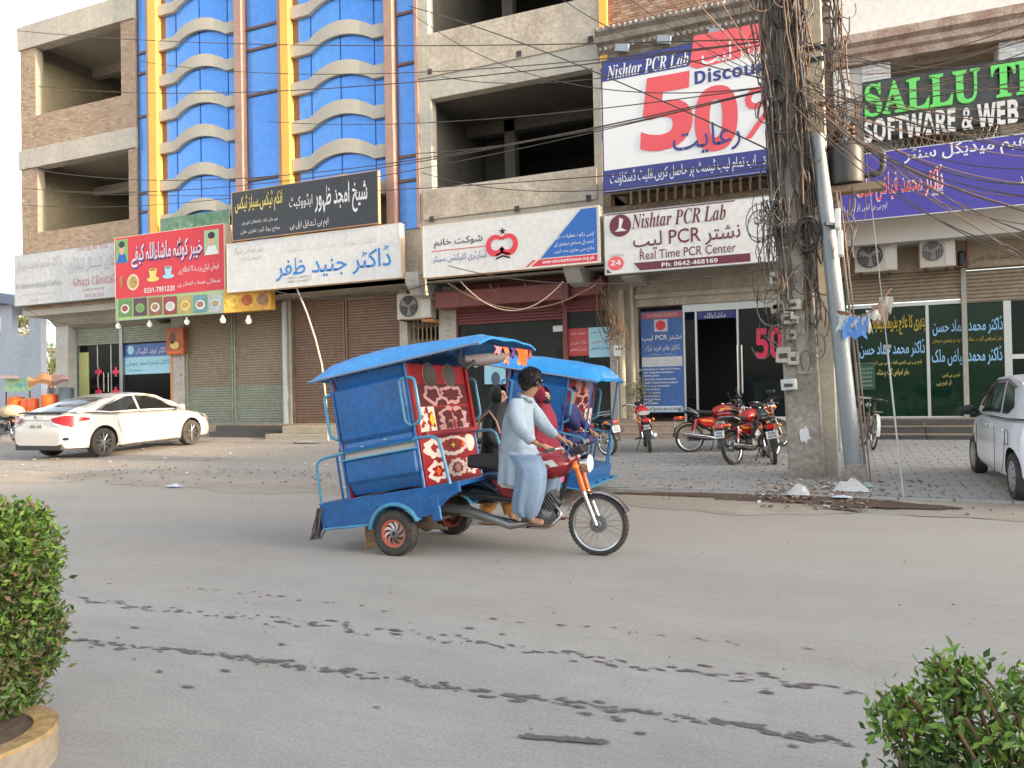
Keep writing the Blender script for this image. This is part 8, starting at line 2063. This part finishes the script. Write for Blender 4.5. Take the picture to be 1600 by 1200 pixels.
ctr = [(.27, 2.75, .44, .16), (.3, 2.8, .58, .09), (.48, 2.72, .5, .2), (.42, 2.62, .36, .24), (.14, 2.72, .47, .08), (.55, 2.85, .52, .11), (.7, 2.75, .4, .22), (.36, 2.66, .22, .25), (.2, 2.62, .3, .13), (.12, 2.62, .27, .07)]
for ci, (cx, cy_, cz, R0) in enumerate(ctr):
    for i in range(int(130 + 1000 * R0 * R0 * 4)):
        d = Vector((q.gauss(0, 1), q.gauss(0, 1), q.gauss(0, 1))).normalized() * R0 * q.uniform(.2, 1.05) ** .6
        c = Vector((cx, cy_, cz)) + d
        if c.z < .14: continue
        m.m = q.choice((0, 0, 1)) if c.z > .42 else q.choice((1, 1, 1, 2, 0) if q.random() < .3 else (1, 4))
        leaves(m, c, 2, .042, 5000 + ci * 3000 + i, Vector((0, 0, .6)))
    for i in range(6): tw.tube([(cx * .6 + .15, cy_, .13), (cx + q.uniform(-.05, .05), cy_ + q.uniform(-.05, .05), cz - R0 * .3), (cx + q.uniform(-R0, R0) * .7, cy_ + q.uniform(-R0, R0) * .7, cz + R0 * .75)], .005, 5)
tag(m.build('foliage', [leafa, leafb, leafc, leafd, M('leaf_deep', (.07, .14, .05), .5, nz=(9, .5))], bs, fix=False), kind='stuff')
tag(tw.build('twigs', woodm, bs, fix=False), kind='stuff')

# ---- far left: grey blue building, stall, things down the side street
gbm = M('grey_blue_wall', (.46, .49, .55), .85, nz=(.6, .3)); YB = 24.
x0, x1 = X(-160, 580, YB), X(64, 580, YB)
gbd = thing('grey_building', 'grey blue building with an open columned upper veranda at the far left', 'building', (x1, YB, .35), world=True)
MB().box(x0, x1, YB, YB + .3, .3, Z(30, 524, YB)).build('wall', gbm, gbd)
for a, b in ((-60, -40), (0, 19), (45, 63)): MB().box(X(a, 480, YB), X(b, 480, YB), YB, YB + .3, Z(30, 524, YB), Z(30, 474, YB)).build('column', gbm, gbd)
MB().prism([(x0, Z(-100, 470, YB)), (X(18, 470, YB), Z(30, 458, YB)), (X(75, 480, YB), Z(70, 478, YB)), (X(75, 484, YB), Z(70, 486, YB)), (X(20, 480, YB), Z(30, 474, YB)), (x0, Z(-100, 480, YB))], YB - .5, YB + 4).build('roof_slab', M('slab_dark_blue', (.2, .23, .3), .8), gbd)
p = onY(100, 625, 25.); MB().box(X(60, 600, 25), X(112, 600, 25), 25, 25.25, .3, p.z + .6).build('boundary_wall', M('pale_boundary', (.5, .52, .55), .85, nz=(1, .3)), gbd)
# tree and small buildings beyond
def tree(label, u, v, Y, h, r, seed, cols):
    p = onY(u, v, Y); t = thing('tree', label, 'tree', (p.x, Y, .35), world=True); rr = random.Random(seed)
    MB().tube([(p.x, Y, .3), (p.x + .1, Y, p.z * .5), (p.x, Y, p.z)], .12, 8, r_end=.05).build('trunk', woodm, t, smooth=True)
    m = MB()
    for k in range(6): m.tube([(p.x, Y, p.z * .6), (p.x + rr.uniform(-1, 1) * r * .7, Y + rr.uniform(-1, 1) * r * .7, p.z + rr.uniform(-.2, .8) * h)], .04, 5, r_end=.01)
    m.build('branches', woodm, t)
    m = MB()
    cl = [(rr.gauss(0, r * .45), rr.gauss(0, r * .4), rr.uniform(-.4, .9) * h) for _ in range(16)]
    for cx, cy_, cz in cl:
        for k in range(90):
            c = Vector((p.x + cx + rr.gauss(0, r * .2), Y + cy_ + rr.gauss(0, r * .2), p.z + cz + rr.gauss(0, h * .14))); m.m = rr.choice((0, 1, 1, 2)); leaves(m, c, 2, .16, rr.randint(0, 1 << 30))
    tag(m.build('foliage', cols, t, fix=False), kind='stuff')
tree('dusty green tree beyond the boundary wall between the grey building and the clinic', 78, 575, 34., 1.6, 2.0, 4, [leafc, leafb, leafc])
tree('sparse tree behind the veranda columns of the grey building', 38, 520, 36., 1.2, 1.8, 6, [leafc, leafb, leafd])
p = onY(98, 560, 60.); t = thing('distant_house', 'low pale house far down the side street left of the clinic', 'house', (p.x, 60, .35), world=True)
hz_ = Z(98, 548, 60)
MB().box(X(78, 560, 60), X(125, 560, 60), 60, 68, .3, hz_).build('wall', M('far_wall', (.6, .5, .4), .9, nz=(.5, .5)), t)
MB().box(X(76, 560, 60), X(127, 560, 60), 59.6, 68.4, hz_, hz_ + .35).build('roof', M('far_roof', (.45, .33, .25), .9), t)
for u in (86, 97, 108): MB().box(X(u, 560, 60) - .5, X(u, 560, 60) + .5, 59.9, 60.0, hz_ - 2.2, hz_ - .9).build('window', dark, t)
# drink stall
YS_ = 19.3
ss = thing('drink_stall', 'drink stall with orange awning cloth and a green picture board at the far left', 'stall', (X(60, 650, YS_), YS_, gz(YS_)), world=True)
def sp(u, v, Y=YS_): return onY(u, v, Y)
MB().box(sp(8, 650).x, sp(85, 650).x, YS_ - .3, YS_ + .6, sp(40, 655).z, sp(40, 648).z).build('table_top', woodm, ss)
for u in (10, 47, 83): a = sp(u, 655); MB().tube([(a.x, YS_, gz(YS_)), (a.x, YS_, sp(u, 592).z)], .03, 6).build('post', woodm, ss)
rows = []; rr = random.Random(3)
for i in range(13):
    u = 44 + i * 5.2; rows.append([sp(u, 588 + 3 * math.sin(i * 1.1) - (4 if 3 < i < 9 else 0), YS_ - .5) , sp(u, 594 + 2 * math.sin(i), YS_ - .62), sp(u, 600 + 4 * math.sin(i * .8 + 2) + (3 if i < 5 else 0), YS_ - .55)])
MB().grid([r_[:2] for r_ in rows[:8]]).grid([r_[1:] for r_ in rows[:8]]).build('awning_cloth', M('orange_cloth', (.6, .28, .12), .9, nz=(3, .4)), ss, smooth='all')
MB().grid([r_[:2] for r_ in rows[7:]]).grid([r_[1:] for r_ in rows[7:]]).build('awning_cloth', M('mauve_cloth', (.3, .17, .16), .9), ss, smooth='all')
MB().grid([[sp(-12, 585, YS_), sp(-12, 590, YS_ - .5)], [sp(28, 587, YS_), sp(30, 592, YS_ - .5)]]).build('awning_cloth', M('peach_cloth', (.6, .38, .3), .9), ss)
a = rpx(YS_ - .2, [(8, 592), (48, 590), (48, 611), (8, 612)]); MB().box(a[0], a[1], YS_ - .22, YS_ - .18, a[2], a[3]).build('picture_board', M('board_green', (.15, .42, .25), .6, nz=(4, 1), col2=(.5, .6, .3)), ss)
text_at('شربت', a[0] + .2, a[1] - .2, a[2] + .12, a[3] - .1, YS_ - .225, M('board_blue', (.1, .35, .6), .5), ss, ur=True)
# orange drums, each its own thing
for (u0, v0, u1, v1, lb) in ((18, 620, 34, 646, 'orange drink cooler at the left of the stall behind the motorcycle'), (36, 624, 46, 646, 'narrow orange cooler in the middle of the stall row'), (47, 622, 58, 647, 'bright orange cooler right of the middle one on the stall'), (70, 616, 88, 638, 'red orange bucket hanging on a cord right of the stall coolers')):
    Yb = YS_ - .1; a = rpx(Yb, [(u0, v0), (u1, v0), (u1, v1), (u0, v1)]); cx = (a[0] + a[1]) / 2; r = (a[1] - a[0]) / 2
    t = thing('drink_cooler', lb, 'drink cooler', (cx, Yb, a[2]), world=True, group='orange drink coolers')
    MB().lathe([(0, a[2]), (r * .9, a[2]), (r, a[2] + .05), (r, a[3] - .08), (r * .9, a[3] - .05)], (cx, Yb, 0), n=20).build('body', orange, t, smooth=True)
    MB().lathe([(r * .96, a[3] - .06), (r * .98, a[3] - .02), (r * .5, a[3] + .02), (0, a[3] + .03)], (cx, Yb, 0), n=20).build('lid', M('cooler_lid', (.7, .2, .05), .5), t, smooth=True)
    if u0 == 70: MB().tube([(cx, Yb, a[3]), (cx, Yb, sp(79, 602).z)], .015, 5).build('cord', wire, t)
    else: MB().obox((cx, Yb - r - .02, a[2] + .1), (.05, .06, .04)).build('tap', white, t)
t = thing('blue_drum', 'tall grey blue drum standing beside the pale pier right of the stall', 'drum', tuple(sp(103, 650)), world=True)
a = rpx(YS_, [(96, 606), (111, 606), (111, 648), (96, 650)]); MB().lathe([(0, a[2]), ((a[1] - a[0]) / 2, a[2]), ((a[1] - a[0]) / 2, a[3]), (0, a[3] + .02)], ((a[0] + a[1]) / 2, YS_, 0), n=20).build('shell', M('drum_blue_grey', (.12, .16, .2), .6, nz=(3, .5)), t, smooth=True)

# ---- unseen block added beyond the right side to keep low sun off the road
blk_ = thing('sun_blocking_row', 'plain plastered block added out of view at the right to shade the street', 'building', (62, -20, 0), world=True)
MB().box(62, 74, -62, 17.5, -.3, 15.6).build('wall', plaster, blk_)
MB().box(61.7, 74.3, -62.3, 17.8, 15.6, 16.1).build('parapet', conc, blk_)
wm = MB().box(0, .12, 0, 1.6, 0, 1.5).mesh('window', dark)
for k in range(19):
    for j in range(4):
        o = bpy.data.objects.new('window', wm); COL.objects.link(o); o.parent = blk_; o.location = Vector((61.93, -60 + k * 4, 2.2 + j * 3.3)) - ORI[blk_.name]
